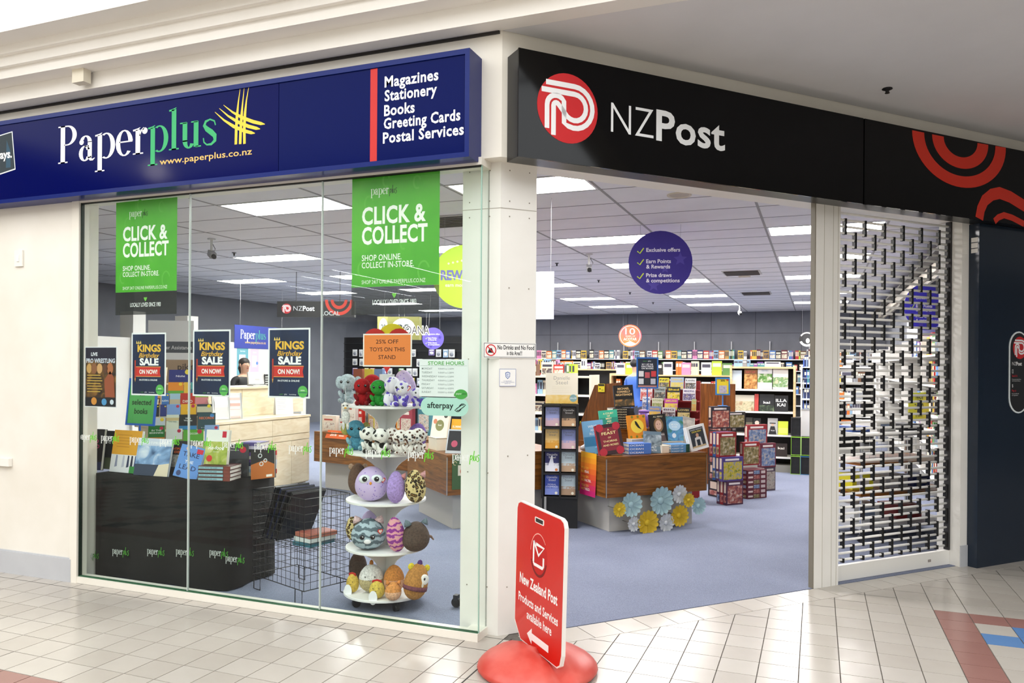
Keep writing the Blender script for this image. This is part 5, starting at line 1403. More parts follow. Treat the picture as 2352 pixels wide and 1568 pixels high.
# things standing on the counter
def fcam(q, rz=35): return q
for k, (q, lab) in enumerate((((-6.45,7.217,0.944), 'clear brochure holder with wavy leaflets on the counter front'), ((-6.45,7.451,0.957), 'pink striped leaflet holder beside the clear brochure holder'))):
    t = thing('leaflet_holder', lab, 'leaflet holder', (q[0], q[1], .9335), 62)
    w, h = (.19, .30) if k == 0 else (.16, .31)
    m = MB(RX(-10)); m.box(-w / 2, w / 2, 0, .004, 0, h, '#d9dbdc'); m.box(-w / 2 - .006, -w / 2, -.012, .01, 0, h, '#c9cccd'); m.box(w / 2, w / 2 + .006, -.012, .01, 0, h, '#c9cccd'); m.build('stand', t)
    m = MB(RX(-10)); n_ = 8
    for i in range(n_):
        z0, z1 = .01 + (h - .03) * i / n_, .01 + (h - .03) * (i + 1) / n_
        a0, a1 = math.sin(i * .9) * .012, math.sin((i + 1) * .9) * .012
        m.add([(-w / 2 + .02, -.006 + a0, z0), (w / 2 - .02, -.006 + a0, z0), (w / 2 - .02, -.006 + a1, z1), (-w / 2 + .02, -.006 + a1, z1)], [(0, 1, 2, 3)], '#eef0f1' if k == 0 or i % 2 else '#e6b8b0')
    m.build('leaflet', t)
q = (-6.45,8.373,0.915)
t = thing('counter_notice', 'white folded price card standing on the counter', 'card', (q[0], q[1], .9335), 55)
MB(RX(-10)).box(-.115, .115, 0, .003, 0, .30, '#f3f3f2').build('front_leaf', t); MB(TR(0, .11, 0) @ RX(10)).box(-.115, .115, 0, .003, 0, .30, '#e6e6e4').build('back_leaf', t)
d = MB(RX(-10) @ TR(0, -.0006, 0) @ FRONT); d.text('NZ Post', -.09, .265, .03, '#d0605a', 0, 'l', .01); d.text('Counter rates', -.09, .235, .024, '#d0908a', 0, 'l')
for k in range(6): d.rect(-.09, .20 - .026 * k, .03 - .01 * (k % 3), .204 - .026 * k, '#b9bcbe', 0)
d.build('print', t)
t = thing('till_monitor', 'white back of a till monitor on the raised counter', 'monitor', (-6.95,8.451,1.309)[:2] + (1.3015,), 70)
MB(RX(-8)).box(-.13, .13, 0, .03, .02, .185, '#dcdcdd').build('screen_case', t); MB().box(-.03, .03, .01, .04, 0, .09, '#cfcfd0').build('neck', t); MB().box(-.10, .10, -.06, .1, 0, .012, '#d2d2d3').build('foot', t)
t = thing('receipt_printer', 'dark till printer with paper slots on the raised counter', 'printer', (-6.95,8.655,1.305)[:2] + (1.3015,), 70)
MB().box(-.09, .09, -.07, .10, 0, .15, '#2c2d31').build('case', t)
for k in range(4): MB().box(-.08, .08, -.073, -.0705, .02 + .03 * k, .033 + .03 * k, '#d6d8da').build('slot', t)
# ---- person builder: one skinned body, features as children
def person(label, loc, rz, top, legs, hair, skin, arm, H=1.68, hairlen=0.0, look=0):
    s = H / 1.68
    V, E, R = [], [], []
    def v(p, r, par=None):
        V.append(tuple(c * s for c in p)); R.append(r * s if not isinstance(r, tuple) else (r[0] * s, r[1] * s))
        if par is not None: E.append((par, len(V) - 1))
        return len(V) - 1
    pel = v((0, 0, .93), (.155, .11)); wa = v((0, 0, 1.06), (.13, .10), pel); ch = v((0, .005, 1.24), (.16, .115), wa); sh = v((0, .01, 1.37), (.13, .085), ch); nk = v((0, 0, 1.45), (.052, .055), sh)
    hb = v((0, -.012, 1.53), (.066, .075), nk); hm = v((0, -.008, 1.60), (.074, .09), hb); v((0, .0, 1.665), (.05, .06), hm)
    for sx in (-1, 1):
        s1 = v((sx * .17, .01, 1.36), .058, sh); el = v((sx * .215, .0 + arm[0], 1.10), .044, s1); wr = v((sx * .20, arm[1], .90 + arm[2]), .03, el); v((sx * .19, arm[1] - .07, .885 + arm[2]), (.026, .035), wr)
        hp = v((sx * .095, 0, .88), .092, pel); kn = v((sx * .10, -.015, .48), .058, hp); an = v((sx * .10, .01, .09), .038, kn); v((sx * .105, -.13, .035), (.036, .03), an)
    me = bpy.data.meshes.new('person'); me.from_pydata(V, E, [])
    ob = bpy.data.objects.new('person_tmp', me); COL.objects.link(ob)
    md = ob.modifiers.new('s', 'SKIN'); sk = me.skin_vertices[0].data
    for i, r in enumerate(R): sk[i].radius = r if isinstance(r, tuple) else (r, r)
    sk[0].use_root = True
    sb = ob.modifiers.new('b', 'SUBSURF'); sb.levels = 2; sb.render_levels = 2
    dg = bpy.context.evaluated_depsgraph_get(); dg.update()
    m2 = bpy.data.meshes.new_from_object(ob.evaluated_get(dg)); bpy.data.objects.remove(ob)
    for k in (top, legs, skin): m2.materials.append(M(k))
    for p in m2.polygons:
        c = p.center / s
        p.material_index = 2 if (c.z > 1.405 and abs(c.x) < .11) or (abs(c.x) > .15 and math.hypot(c.x, 0) and c.z < .93 + arm[2] and c.y < -.02) else (0 if c.z > .90 else 1)
        p.use_smooth = True
    r = thing('person', label, 'person', loc, rz)
    link('body', m2, r)
    HD = TR(0, -.008 * s, 1.60 * s) @ RZ(look)
    m = MB(HD); 
    for sx in (-1, 1):
        m.ell((sx * .031 * s, -.082 * s, .0), (.013 * s, .008 * s, .007 * s), '#f4f1ee', 8, 5); m.ell((sx * .031 * s, -.088 * s, .0), (.006 * s, .004 * s, .006 * s), '#24160f', 8, 5)
    m.build('eyes', r, smooth=True)
    m = MB(HD)
    for sx in (-1, 1): m.box(sx * .031 * s - .015 * s, sx * .031 * s + .015 * s, -.088 * s, -.082 * s, .018 * s, .023 * s, hair)
    m.build('eyebrows', r)
    MB(HD).ell((0, -.094 * s, -.026 * s), (.012 * s, .016 * s, .02 * s), skin, 8, 6).build('nose', r, smooth=True)
    MB(HD).ell((0, -.084 * s, -.058 * s), (.022 * s, .008 * s, .007 * s), '#a8564e', 8, 5).build('mouth', r, smooth=True)
    m = MB(HD)
    for sx in (-1, 1): m.ell((sx * .078 * s, .006 * s, -.012 * s), (.010 * s, .018 * s, .028 * s), skin, 8, 6)
    m.build('ears', r, smooth=True)
    m = MB(HD); m.ell((0, .022 * s, .030 * s), (.084 * s, .092 * s, .078 * s), hair, 16, 10)
    if hairlen: m.tube([(0, .10 * s, .03 * s), (0, .125 * s, -.06 * s), (0, .11 * s, -hairlen * s)], [.035 * s, .04 * s, .012 * s], 10, hair)
    m.build('hair', r, smooth=True)
    return r
q = (-8.228,9.7,1.548)
person('shop assistant in black top with tied dark hair behind the counter', (q[0], q[1], 0.003), 62, '#16161a', '#1c1c22', '#1d1512', '#c99a80', (-.03, -.24, .14), 1.66, .17, 10)
# ---- partition with posters and blue banner behind the clerk
struct(MB().box(-10.4, -10.2, 8.4, 13.4, 0, 2.0, 'shop_white').build('wall_partition'), 'low white partition behind the shop assistant')
struct(MB().box(-10.42, -10.14, 10.5, 10.75, 0, 2.42, 'shop_white').box(-10.42, -10.14, 9.35, 9.6, 0, 2.42, 'shop_white').build('wall_pier'), 'white square piers of the partition')
def sideface(x, y, z): return TR(x, y, z) @ RZ(90)       # sheet whose face looks along +x ; u runs along +y
b0, b1, b2 = (-10.18,11.73,2.334), (-10.18,11.734,1.893), (-10.18,12.691,2.325)
L_ = 1.55
t = thing('hanging_banner', 'blue banner with white and green name above the clerk', 'banner', M4=sideface(-10.19, b0[1] + L_ / 2, b1[2]))
h_ = b0[2] - b1[2]
MB().box(-L_ / 2, L_ / 2, 0, .008, 0, h_, '#23348c').build('sheet', t)
for x in (-L_ * .4, L_ * .4): MB().tube([(x, .004, h_), (x, .004, 3.158 - b1[2])], .0025, 5, '#999999').build('hang_wire', t)
d = MB(TR(0, -.001, 0) @ FRONT); k = .115
e_ = SER.word(d, 'Paper', -L_ * .40, h_ * .42, k, '#eef0f6', 0, .85); e_ = SER.word(d, 'plus', e_ + .01, h_ * .42, k, '#3f9d86', 0, .85); d.text('www.paperplus.co.nz', e_, h_ * .22, .07, '#d8b870', 0, 'r', .01)
d.build('lettering', t)
for k, (y0_, y1_, z0_, z1_, c, lab) in enumerate((((-10.18,11.805,1.886)[1], (-10.18,12.12,1.894)[1], (-10.18,11.954,1.376)[2], (-10.18,11.949,1.906)[2], '#5f9aa6', 'teal services poster on partition behind the clerk'), ((-10.18,12.182,1.895)[1], (-10.18,12.422,1.901)[1], (-10.18,12.3,1.39)[2], (-10.18,12.295,1.881)[2], '#e6b4cc', 'pink poster on partition beside the clerk'))):
    t = thing('wall_poster', lab, 'poster', M4=sideface(-10.199, (y0_ + y1_) / 2, z0_)); w, h = abs(y1_ - y0_), abs(z1_ - z0_)
    MB().box(-w / 2, w / 2, -.002, 0, 0, h, c).build('sheet', t)
    d = MB(TR(0, -.0026, 0) @ FRONT); d.rect(-w * .3, h * .3, w * .25, h * .75, '#e8eef0' if k == 0 else '#f2d3e2', 0); d.disc(w * .3, h * .45, w * .14, '#e8d23c' if k == 0 else '#5c86c0', .0004, 14); d.text('Services' if k == 0 else 'Cards', 0, h * .85, h * .08, '#f0f4f4', .0004, 'c'); d.build('print', t)
t = thing('assistance_sign', 'tall white customer assistance pillar sign behind the posters', 'sign', (-8.605,8.6,1.181)[:2] + (0.003,), 25)
MB().box(-.32, .32, 0, .06, 0, 2.20, '#f0f0ee').build('pillar', t)
d = MB(TR(0, -.001, 0) @ FRONT); d.rect(-.32, 1.74, .32, 1.90, '#555a60', 0); d.text('Customer Assistance', 0, 1.79, .075, '#e8e8e8', .0005, 'c', .01, width=.58); d.rect(-.2, 1.25, .25, 1.45, '#26282c', 0); d.build('print', t)
t = thing('shelf_header', 'brown cardboard display header reading behind the rack', 'display header', (-5.896,6.05,1.301)[:2] + (0.003,), 35)
MB().box(-.17, .17, 0, .03, 0, 1.62, '#8a735c').build('board', t); d = MB(TR(0, -.001, 0) @ FRONT); d.text('pikitc', -.05, 1.52, .09, '#2a211a', 0, 'l', .01); d.build('lettering', t)
# ---- hanging black post sign above the counter
q0 = (-7.859,11,2.55)
t = thing('post_desk_sign', 'black hanging post sign with red swirl above the counter', 'hanging sign', (q0[0], 11.0, 2.39), 18)
MB().box(-.66, .66, 0, .10, 0, .265, '#1a1b1e').build('case', t)
for x in (-.35, .4): MB().tube([(x, .05, .265), (x, .05, .766)], .006, 5, '#333333').build('hang_rod', t)
d = MB(TR(0, -.0015, 0) @ FRONT); post_emblem(d, -.50, .14, .085, '#b8202a', '#e8e8ea'); d.text('NZ', -.38, .105, .115, '#d9dde0', 0, 'l', -.01); d.text('Post', -.22, .105, .115, '#e8eaec', 0, 'l', .03)
for q_ in (1, .6): d.ring(.40, .29, .24 * q_, .26 * q_, .05, .055, 180, 360, '#c8321e', 0, 20)
d.text('LOCAL', .10, .03, .10, '#b9c0c0', .0005, 'l', .02); d.build('print', t)
# ---- black slat wall with accessories, doorway
BLK = thing('slat_wall', 'black slat wall behind the plush stand with hanging accessories', 'display wall', (0, 0, 0))
MB().box(-11.6, -6.6, 17.5, 17.6, 0.003, 2.32, '#101012').build('board', BLK)
for k in range(9): MB().box(-11.6, -6.6, 17.47, 17.499, .55 + .2 * k, .565 + .2 * k, '#2a2a2d').build('rail', BLK)
rnd = random.Random(3)
pc = [('white', '#e8e6e2'), ('red', '#c03a30'), ('silver', '#b8bcc4'), ('pale pink', '#e2b8b8'), ('light blue', '#a9c4dc'), ('yellow', '#e6cf4a'), ('violet', '#8a7ab4'), ('green', '#6fa04c')]
for r in range(6):
    cnt_ = {}
    x = -11.3
    while x < -7.0:
        nme, c = pc[0] if rnd.random() < .5 else rnd.choice(pc)
        w, h = rnd.uniform(.11, .17), rnd.uniform(.15, .20)
        if rnd.random() < .82:
            cnt_[nme] = cnt_.get(nme, 0) + 1
            t = thing('blister_pack', '%s accessory pack, %s such from the doorway, %s rail of slat wall' % (nme, ords[min(19, cnt_[nme] - 1)], ords[r]), 'accessory pack', (x + w / 2, 17.44, 2.0 - r * .24), 0, 'accessory packs on the black slat wall')
            MB().box(-w / 2, w / 2, 0, .004, -h, 0, c).build('card', t)
            MB().ell((0, -.004, -h * .62), (w * .34, .014, h * .26), '#f0f0f2' if c != '#e8e6e2' else '#8d9098', 8, 5).build('bubble', t, smooth=True)
            MB().box(-w * .35, w * .35, -.008, -.0005, -.035, -.006, '#f6f6f6').build('price_tab', t)
        x += w + rnd.uniform(.01, .08)
dw = struct(MB().box(-13.0, -12.2, 16.2, 16.3, 0, 2.22, 'shop_white').box(-12.2, -11.95, 16.15, 16.35, 0, 2.22, 'shop_white').box(-13.0, -12.0, 16.15, 16.35, 2.05, 2.22, 'shop_white').build('door_1'), 'cream framed stockroom doorway')
# ---- walnut display tables
def walnut_table(label, corner, rz, L, D, mat='walnut', z0=.345, z1=.73, base=.10, basec='#c6c2bc'):
    t = thing('display_table', label, 'display table', (corner[0], corner[1], 0), rz)
    th = .018
    MB().box(0, L, 0, th, z0, z1 - .02, mat).build('front_panel', t); MB().box(0, L, D - th, D, z0, z1 - .02, mat).build('back_panel', t)
    MB().box(0, th, th, D - th, z0, z1 - .02, mat).build('side_panel', t); MB().box(L - th, L, th, D - th, z0, z1 - .02, mat).build('side_panel', t)
    MB().box(-.002, L + .002, -.002, D + .002, z1 - .019, z1, 'pine' if mat != 'walnut' else mat).build('table_top', t)
    MB().box(base, L - base, base, D - base, 0.003, z1 - .021, basec).build('plinth', t)
    for x, y in ((0, 0), (L, 0)): MB().box(x - .004, x + .004, y - .004, y + .004, z0, z1 - .02, '#c9c6c0:0.3:1').build('corner_strip', t)
    return t
walnut_table('light walnut display table behind the plush stand', (-3.27, 6.68), RB, 1.3, 1.2, 'walnut')
walnut_table('dark walnut display table with boxed books beside the counter', (-6.02, 8.42), -13, 1.9, .9, 'walnut')
T2 = TR(-3.27, 6.68, 0) @ RZ(RB)
T3 = TR(-6.02, 8.42, 0) @ RZ(-13)
g2 = 'books on the light walnut table'
book('book', 'cream cookbook with round emblem on a stand on the walnut table', T2 @ TR(.10, .52, .86) @ RZ(-62) @ RX(-12), .22, .26, .03, '#efe9dc', art=lambda d, w, h: (d.disc(0, h * .45, w * .26, '#8a8a5c', .0004, 20), d.text('food', 0, h * .43, h * .1, '#f4f0e4', .0008, 'c', .02), d.disc(-w * .3, h * .6, w * .12, '#d88a6c', .0005, 12), d.disc(w * .3, h * .85, w * .12, '#4a4a44', .0005, 12)), group=g2)
t = thing('book_plinth', 'cream block raising the cookbook on the walnut table', 'block', M4=T2 @ TR(.04, .40, .7315)); MB().box(0, .16, 0, .24, 0, .125, '#efe6d2').build('body', t); MB().box(-.006, .166, -.006, .246, .1255, .1265, '#f3ecdc').build('cap', t)
book('book', 'dark framed book leaning at the near corner of the walnut table', T2 @ TR(.10, .10, .733) @ RZ(-45) @ RX(-18), .17, .24, .03, '#b9c0c8', art=lambda d, w, h: (d.rect(-w * .42, h * .12, w * .42, h * .94, '#26262c', .0004), d.disc(0, h * .4, w * .2, '#b8506a', .0008, 12)), group=g2)
book('book', 'orange and yellow book behind the dark framed book', T2 @ TR(.22, .34, .733) @ RZ(-45) @ RX(-14), .15, .32, .03, '#e0a428', art=art_basic('', '#f4ead0', lines=['SUMMER'], tsize=.1, pic=('#d8602c', 0, .4)), group=g2)
t = thing('table_flyer', 'dark green flyer hanging on the walnut table front by the column', 'flyer', M4=T2 @ TR(.16, -.003, .40)); MB().box(-.11, .11, -.001, 0, 0, .335, '#3f5f3a').build('sheet', t)
d = MB(TR(0, -.0015, 0) @ FRONT); d.text('Matariki', 0, .29, .035, '#e6eddc', 0, 'c'); d.rect(-.05, .13, .07, .23, '#e6dccb', 0); d.disc(.0, .17, .03, '#c8785a', .0004, 12); d.ring(-.08, .25, .02, .02, .006, .006, 0, 300, '#c9b88c', 0, 12); d.build('print', t)
t = thing('bargain_sign', 'orange discount strip on the edge of the dark walnut table', 'price sign', M4=T3 @ TR(.42, -.03, .66)); MB(RX(-30)).box(-.19, .19, -.002, 0, 0, .11, '#e0642c').build('card', t)
d = MB(RX(-30) @ TR(0, -.0026, 0) @ FRONT); d.text('20%', -.12, .035, .07, '#f8eee4', 0, 'l', .03); d.rect(.04, .06, .15, .075, '#f4dccb', 0); d.rect(.04, .035, .13, .05, '#f4dccb', 0); d.build('print', t)
boxes = [(.16, .10, .735, .26, .20, .06, '#e9d8c8', 'cream sketched card game box on the dark walnut table'), (.44, .08, .735, .16, .17, .05, '#d9d6cf', 'pale red sketched box beside the card game box'), (.64, .14, .735, .18, .12, .12, '#c43c30', 'red lying box pair on the dark walnut table'),
         (.30, .30, .735, .26, .40, .06, '#f0ece6', 'white toy food box standing on the dark walnut table'), (.52, .30, .735, .07, .33, .05, '#c22a26', 'narrow red boxed game standing on the dark walnut table'), (.70, .35, .735, .18, .30, .06, '#b9a070', 'brown boxed game on the dark walnut table'),
         (.12, .45, .735, .20, .56, .06, '#4b3a4c', 'tall dark toy figure box on the dark walnut table'), (.38, .48, .735, .16, .60, .06, '#93a3ac', 'tall grey toy figure box on the dark walnut table'), (.60, .5, .735, .16, .66, .06, '#a58f58', 'tall tan activity box on the dark walnut table'), (.1, .66, .735, .17, .80, .05, '#8d4a34', 'tall rust striped comic box at the back'), (.30, .66, .735, .15, .80, .05, '#c9b43c', 'tall yellow comic box at the back'), (.48, .66, .735, .15, .80, .05, '#6a84b0', 'tall blue comic box at the back'), (.85, .3, .735, .2, .42, .06, '#c9c43a', 'tall yellow green activity box on the walnut table'), (1.05, .5, .735, .2, .5, .06, '#d98a3c', 'tall orange activity box on the walnut table'), (1.3, .3, .735, .2, .36, .06, '#a8485a', 'tall crimson activity box on the walnut table'), (1.5, .4, .735, .2, .46, .06, '#4a8a9c', 'tall teal activity box on the walnut table')]
for k, (x, y, z, w, h, tk, c, lab) in enumerate(boxes):
    t = thing('game_box', lab, 'box', M4=T3 @ TR(x, y, z), group='boxes on the dark walnut table')
    MB().box(-w / 2, w / 2, 0, tk, 0, h, c).build('carton', t)
    d = MB(TR(0, -.0006, 0) @ FRONT); d.rect(-w * .4, h * .1, w * .4, h * .55, 'art:%s,#e8e4dc,#8a5a4c:30' % c, 0); d.rect(-w * .35, h * .68, w * .25, h * .78, '#f2efe8' if c[1] < 'd' else '#b8483c', 0); d.build('front_print', t)
# ---- hanging discs, cartons and words
def disc_sign(name, label, c, r_, col, rz, art, tilt=0, wire=True):
    t = thing(name, label, 'hanging sign', (c[0], c[1], c[2]), rz)
    m = MB(FRONT); m.prism([(r_ * math.cos(2 * math.pi * i / 40), r_ * math.sin(2 * math.pi * i / 40)) for i in range(40)], -.002, .002, col); m.build('disc', t)
    d = MB(TR(0, -.0026, 0) @ FRONT); art(d, r_); d.build('print', t)
    if wire:
        for x in (-r_ * .62, r_ * .62):
            MB().tube([(x, 0, math.sqrt(r_ * r_ - x * x) - .004), (x * 1.02, 0, 3.158 - c[2])], .0014, 4, '#9a9a9a').build('hang_wire', t)
    return t
def art_offers(d, r_):
    for k, (s1, s2) in enumerate((('Exclusive offers', None), ('Earn Points', '& Rewards'), ('Prize draws', '& competitions'))):
        v = (.34, -.02, -.46)[k] * r_
        d.stroke([(-.72 * r_, v + .02 * r_), (-.64 * r_, v - .05 * r_), (-.52 * r_, v + .12 * r_)], .035 * r_, '#c6dc3a', .0004)
        d.text(s1, -.44 * r_, v, .17 * r_, '#eeeaf6', .0004, 'l', .022)
        if s2: d.text(s2, -.44 * r_, v - .17 * r_, .17 * r_, '#eeeaf6', .0004, 'l', .022)
    for cx, cy, q in ((.62, .10, .22), (-.2, -.85 + .12, .2), (.15, -.2, .16)):
        d.fpoly([((cx + q * (1 if i % 2 == 0 else .45) * math.sin(i * math.pi / 5)) * r_, (cy + q * (1 if i % 2 == 0 else .45) * math.cos(i * math.pi / 5)) * r_) for i in range(10)], '#4b3ea0', .0002)
q = (-1.617,8.6,2.391,0.668,0.697)
disc_sign('round_offer_sign', 'large round purple offers sign hanging above the entrance', (q[0], 8.6, q[2] + q[4] / 2), q[4] / 2, '#35268a', 15, art_offers)
q = (-5.389,10.5,1.832,0.47,0.328)
disc_sign('round_offer_sign', 'small round violet offers sign hanging behind the store hours sheet', (q[0], 10.5, q[2] + q[4] / 2), q[4] / 2, '#6a5cc0', 20, art_offers)
q = (-3.438,7.4,2.183,0.676,0.664)
disc_sign('round_rewards_sign', 'lime green round rewards sign hanging behind the column', (q[0], 7.4, q[2] + q[4] / 2), q[4] / 2, '#b3d43c', 18, lambda d, r_: (d.text('REWARDS', 0, -.10 * r_, .42 * r_, '#6a6aa8', .0004, 'c', .04, width=r_ * 1.5), d.text('earn more rewards', 0, -.32 * r_, .16 * r_, '#eef4d8', .0004, 'c', .01, width=r_ * 1.2), [d.disc((-.5 + .14 * k) * r_, (.5 - .03 * abs(k - 3)) * r_, .035 * r_, '#e8f2c0', .0004, 8) for k in range(7)]))
q = (-7.232,12.2,2.007,0.287,0.454)
for k, (q, lab) in enumerate((((-7.382,12.4,2.055,0.228,0.422), 'olive carton side with a mirrored number behind heart sign'), ((-6.856,12.2,2.044,0.589,0.41), 'wide olive carton with a white disc numbered twenty'))):
    t = thing('number_carton', lab, 'carton', (q[0], q[1], q[2]), 12, 'olive cartons hanging behind the heart sign')
    MB().box(-q[3] / 2, q[3] / 2, 0, .15, 0, q[4], '#8c8a4c').build('carton', t)
    d = MB(TR(0, -.001, 0) @ FRONT); d.disc(0, q[4] * .55, q[3] * .36, '#d9dcd8', 0, 24, q[4] * .38); d.text('20', 0, q[4] * .42, q[4] * .35, '#33403c', .0005, 'c', .02, width=q[3] * .4); d.build('print', t)
    MB().tube([(0, .07, q[4]), (0, .07, 3.158 - q[2])], .002, 4, '#999999').build('hang_wire', t)
q = (-5.44,10,2.034,0.478,0.145)
t = thing('film_title_sign', 'white outlined title letters hanging behind the heart sign', 'hanging sign', (q[0], 10.0, q[2]), 12)
d = MB(FRONT); d.text('MOANA', 0, 0, q[4] * 1.2, '#f2f2f0', 0, 'c', .06, width=q[3] * 1.0); d.text('MOANA', 0, .008, q[4] * 1.15, '#3c3a3a', .003, 'c', .0, width=q[3] * .94); d.build('letters', t)
for x in (-q[3] * .45, q[3] * .45): MB().tube([(x, 0, q[4] * .5), (x * 1.3, 0, 3.158 - q[2])], .0015, 4, '#bbbbbb').build('hang_wire', t)
q = (-2.445,6.9,2.024,0.308,0.446)
t = thing('hanging_banner', 'pale lilac paper banner hanging behind the column', 'banner', (q[0], 6.9, q[2]), 8)
MB().box(-q[3] / 2, q[3] / 2, 0, .003, 0, q[4], 'art:#c3c9ea,#cdd2ee,#d9dcf2:3').build('sheet', t)
for x in (-q[3] * .4, q[3] * .4): MB().tube([(x, 0, q[4]), (x, 0, 3.158 - q[2])], .0015, 4, '#aaaaaa').build('hang_wire', t)
d = MB(TR(0, -.0006, 0) @ FRONT); d.rect(-q[3] * .44, .03, q[3] * .44, .034, '#9aa2cc', 0); d.build('print', t)
# ================================================================ things seen through the entrance
walnut_table('walnut display table with novels and metal flowers in the entrance', (-1.84, 7.16), RB, 1.19, 1.0, 'walnut')
g3 = 'novels on the entrance table'
def bb(q, dz=.7325): return (q[0], q[1], dz, q[3], q[4])
def bup(q, tilt=10, roll=0, rz=0, dz=None): return BM @ TR(q[0], q[1], q[2] if dz is None else dz) @ RZ(rz) @ RX(-tilt) @ RY(roll)
ZE = .7335
q = (4.121,6.32,0.706,0.267,0.293)
def art_feast(d, w, h):
    d.rect(-w * .38, h * .12, w * .38, h * .88, '#7c1026', .0002)
    for k, s_ in enumerate(('A', 'FEAST', 'OF', 'THORNS', 'AND ROSES')): d.text(s_, 0, h * (.78 - .125 * k), h * (.09, .13, .07, .09, .085)[k], '#e9dc9a', .0008, 'c', .012, width=w * (.08, .58, .12, .56, .62)[k])
    for a, b_ in ((-.34, .9), (.34, .9), (-.34, .1), (.34, .1)): d.disc(a * w, b_ * h, w * .16, '#a8152e', .0005, 10)
for k in range(2):
    book('book', ('crimson and black novel with cream capitals leaning at table corner', 'second crimson novel directly behind the first at table corner')[k], bup(q, 10, -9, -20, ZE + .012) @ TR(0, .034 * k, 0), q[3] * .92, q[4], .03, '#2a0a14', art=art_feast, group=g3, spine='#c8181e')
q = (4.113,6.6,0.797,0.162,0.199)
book('book', 'light blue fantasy novel behind the crimson novels', bup(q, 10, -6, -20, ZE + .0) @ TR(0, 0, 0), q[3] * 1.3, q[4] * 1.6, .03, '#79b4de', art=art_basic('', '#e8f0f6', tv=.78, lines=['WINGS', 'AND', 'RUIN'], tsize=.11, pic=('#3f86b4', .2, .5)), group=g3)
q = (4.37,6.75,0.964,0.184,0.187)
t = thing('display_plinth', 'walnut riser box in the middle of the entrance table', 'riser', M4=BM @ TR(4.32, 6.72, .7315))
MB().box(0, .52, 0, .34, 0, .20, 'walnut').build('body', t); MB().box(-.004, .524, -.004, .344, .2005, .2125, 'walnut').build('cap', t)
ZR = .7315 + .2135
book('book', 'teal fantasy novel with cream capitals on the riser', bup(q, 12, -5, -18, ZR + .002), q[3] * 1.05, q[4] * 1.05, .03, '#35b08e', art=art_basic('', '#f0e6b4', tv=.78, lines=['A COURT', 'OF', 'MIST', 'AND', 'FURY'], tsize=.13, pic=('#1f8a74', .25, .6)), group=g3)
for k in range(8):
    q = (4.549,6.76,0.986)
    fbook('black thriller in the stack of eight on the riser, %s from the bottom' % ords[k], 0, 0, 0, .24, .15, .0255, 0, '#121214', 'NIGHTSHADE', '#d8cfae', group='stack of eight black thrillers', pages='#efe9dc', end='#2c2a28')
    o = bpy.data.objects[[o.name for o in bpy.data.objects if o.get('label') == 'black thriller in the stack of eight on the riser, %s from the bottom' % ords[k]][0]]
    o.matrix_local = BM @ TR(q[0] + .002 * (k % 2), 6.78, ZR + .0005 + k * .0262) @ RZ(-8)
q = (4.618,6.85,1.202,0.218,0.233)
book('book', 'upright black thriller with orange author name above the stack', bup(q, 8, -3, -12, ZR + 8 * .0262 + .006), q[3], q[4], .03, '#14120f', art=art_basic('', '#e9c48a', tv=.80, lines=['MICHAEL', 'CONNELLY', 'NIGHTSHADE'], tsize=.13, pic=('art:#14222c,#5a4a2c,#c08a4a:18', .06, .36)), group=g3)
q = (4.583,6.55,0.819,0.202,0.238)
t = thing('display_plinth', 'low white riser behind the blue book stack', 'riser', M4=BM @ TR((4.569,6.53,0.821)[0], 6.50, .7315)); MB().box(-.10, .10, 0, .10, 0, .125, '#d9d2c6').build('body', t); MB().box(-.102, .102, -.002, .102, .1255, .1275, '#e6e0d6').build('cap', t)
book('book', 'orange and yellow novel with black bird on its cover', bup(q, 10, -3, -8, .7315 + .130), q[3], q[4], .03, '#e08a1c', art=lambda d, w, h: (d.disc(0, h * .52, w * .36, '#f4d24a', .0003, 24, h * .3), d.fpoly([(-w * .12, h * .75), (-w * .02, h * .72), (w * .12, h * .5), (w * .22, h * .36), (w * .02, h * .46), (-w * .1, h * .6)], '#17120e', .0006), [d.disc((-.4 + .16 * k) * w, (.08 + .84 * (k % 2)) * h, w * .07, '#7a7a22', .0005, 8) for k in range(6)]), group=g3)
q = (4.425,6.3,0.703)
for k in range(3):
    lab = 'blue ocean titled book in the front stack, %s from the bottom' % ords[k]
    fbook(lab, 0, 0, 0, .245, .16, .0345, 0, '#4f7ccf', 'OCEAN', '#f0f2f6', group='three blue books at the table front')
    o = [o for o in bpy.data.objects if o.get('label') == lab][0]; o.matrix_local = BM @ TR(q[0], 6.30, ZE + k * .0350) @ RZ(-6)
q = (4.601,6.32,0.719,0.193,0.215)
book('book', 'slate blue coastal novel leaning before the portrait book', bup(q, 12, 4, -4, ZE + .002), q[3], q[4], .025, '#6f8797', art=art_basic('', '#eef2f4', tv=.22, lines=['SALT', 'PATH'], tsize=.13, pic=('art:#3c4a54,#8797a0,#c8d4da:16', .3, .85)), group=g3)
q = (4.815,6.5,0.78,0.185,0.28)
def art_face(d, w, h):
    d.disc(0, h * .6, w * .30, '#8a6a48', .0003, 20, h * .26); d.disc(0, h * .6, w * .2, '#d9b09a', .0006, 20, h * .18); d.fpoly([(-w * .4, 0), (w * .4, 0), (w * .3, h * .32), (-w * .3, h * .32)], '#5a4a48', .0004)
    d.text('ALI MAU', 0, h * .88, h * .09, '#d9cfae', .0008, 'c', .01, width=w * .6)
    for sx in (-1, 1): d.disc(sx * w * .08, h * .63, w * .025, '#2a1c16', .0008, 8)
    d.rect(-w * .05, h * .505, w * .05, h * .515, '#a8605a', .0008); d.text('NO WORDS', 0, h * .22, h * .08, '#efe6dc', .0008, 'c', .01, width=w * .6)
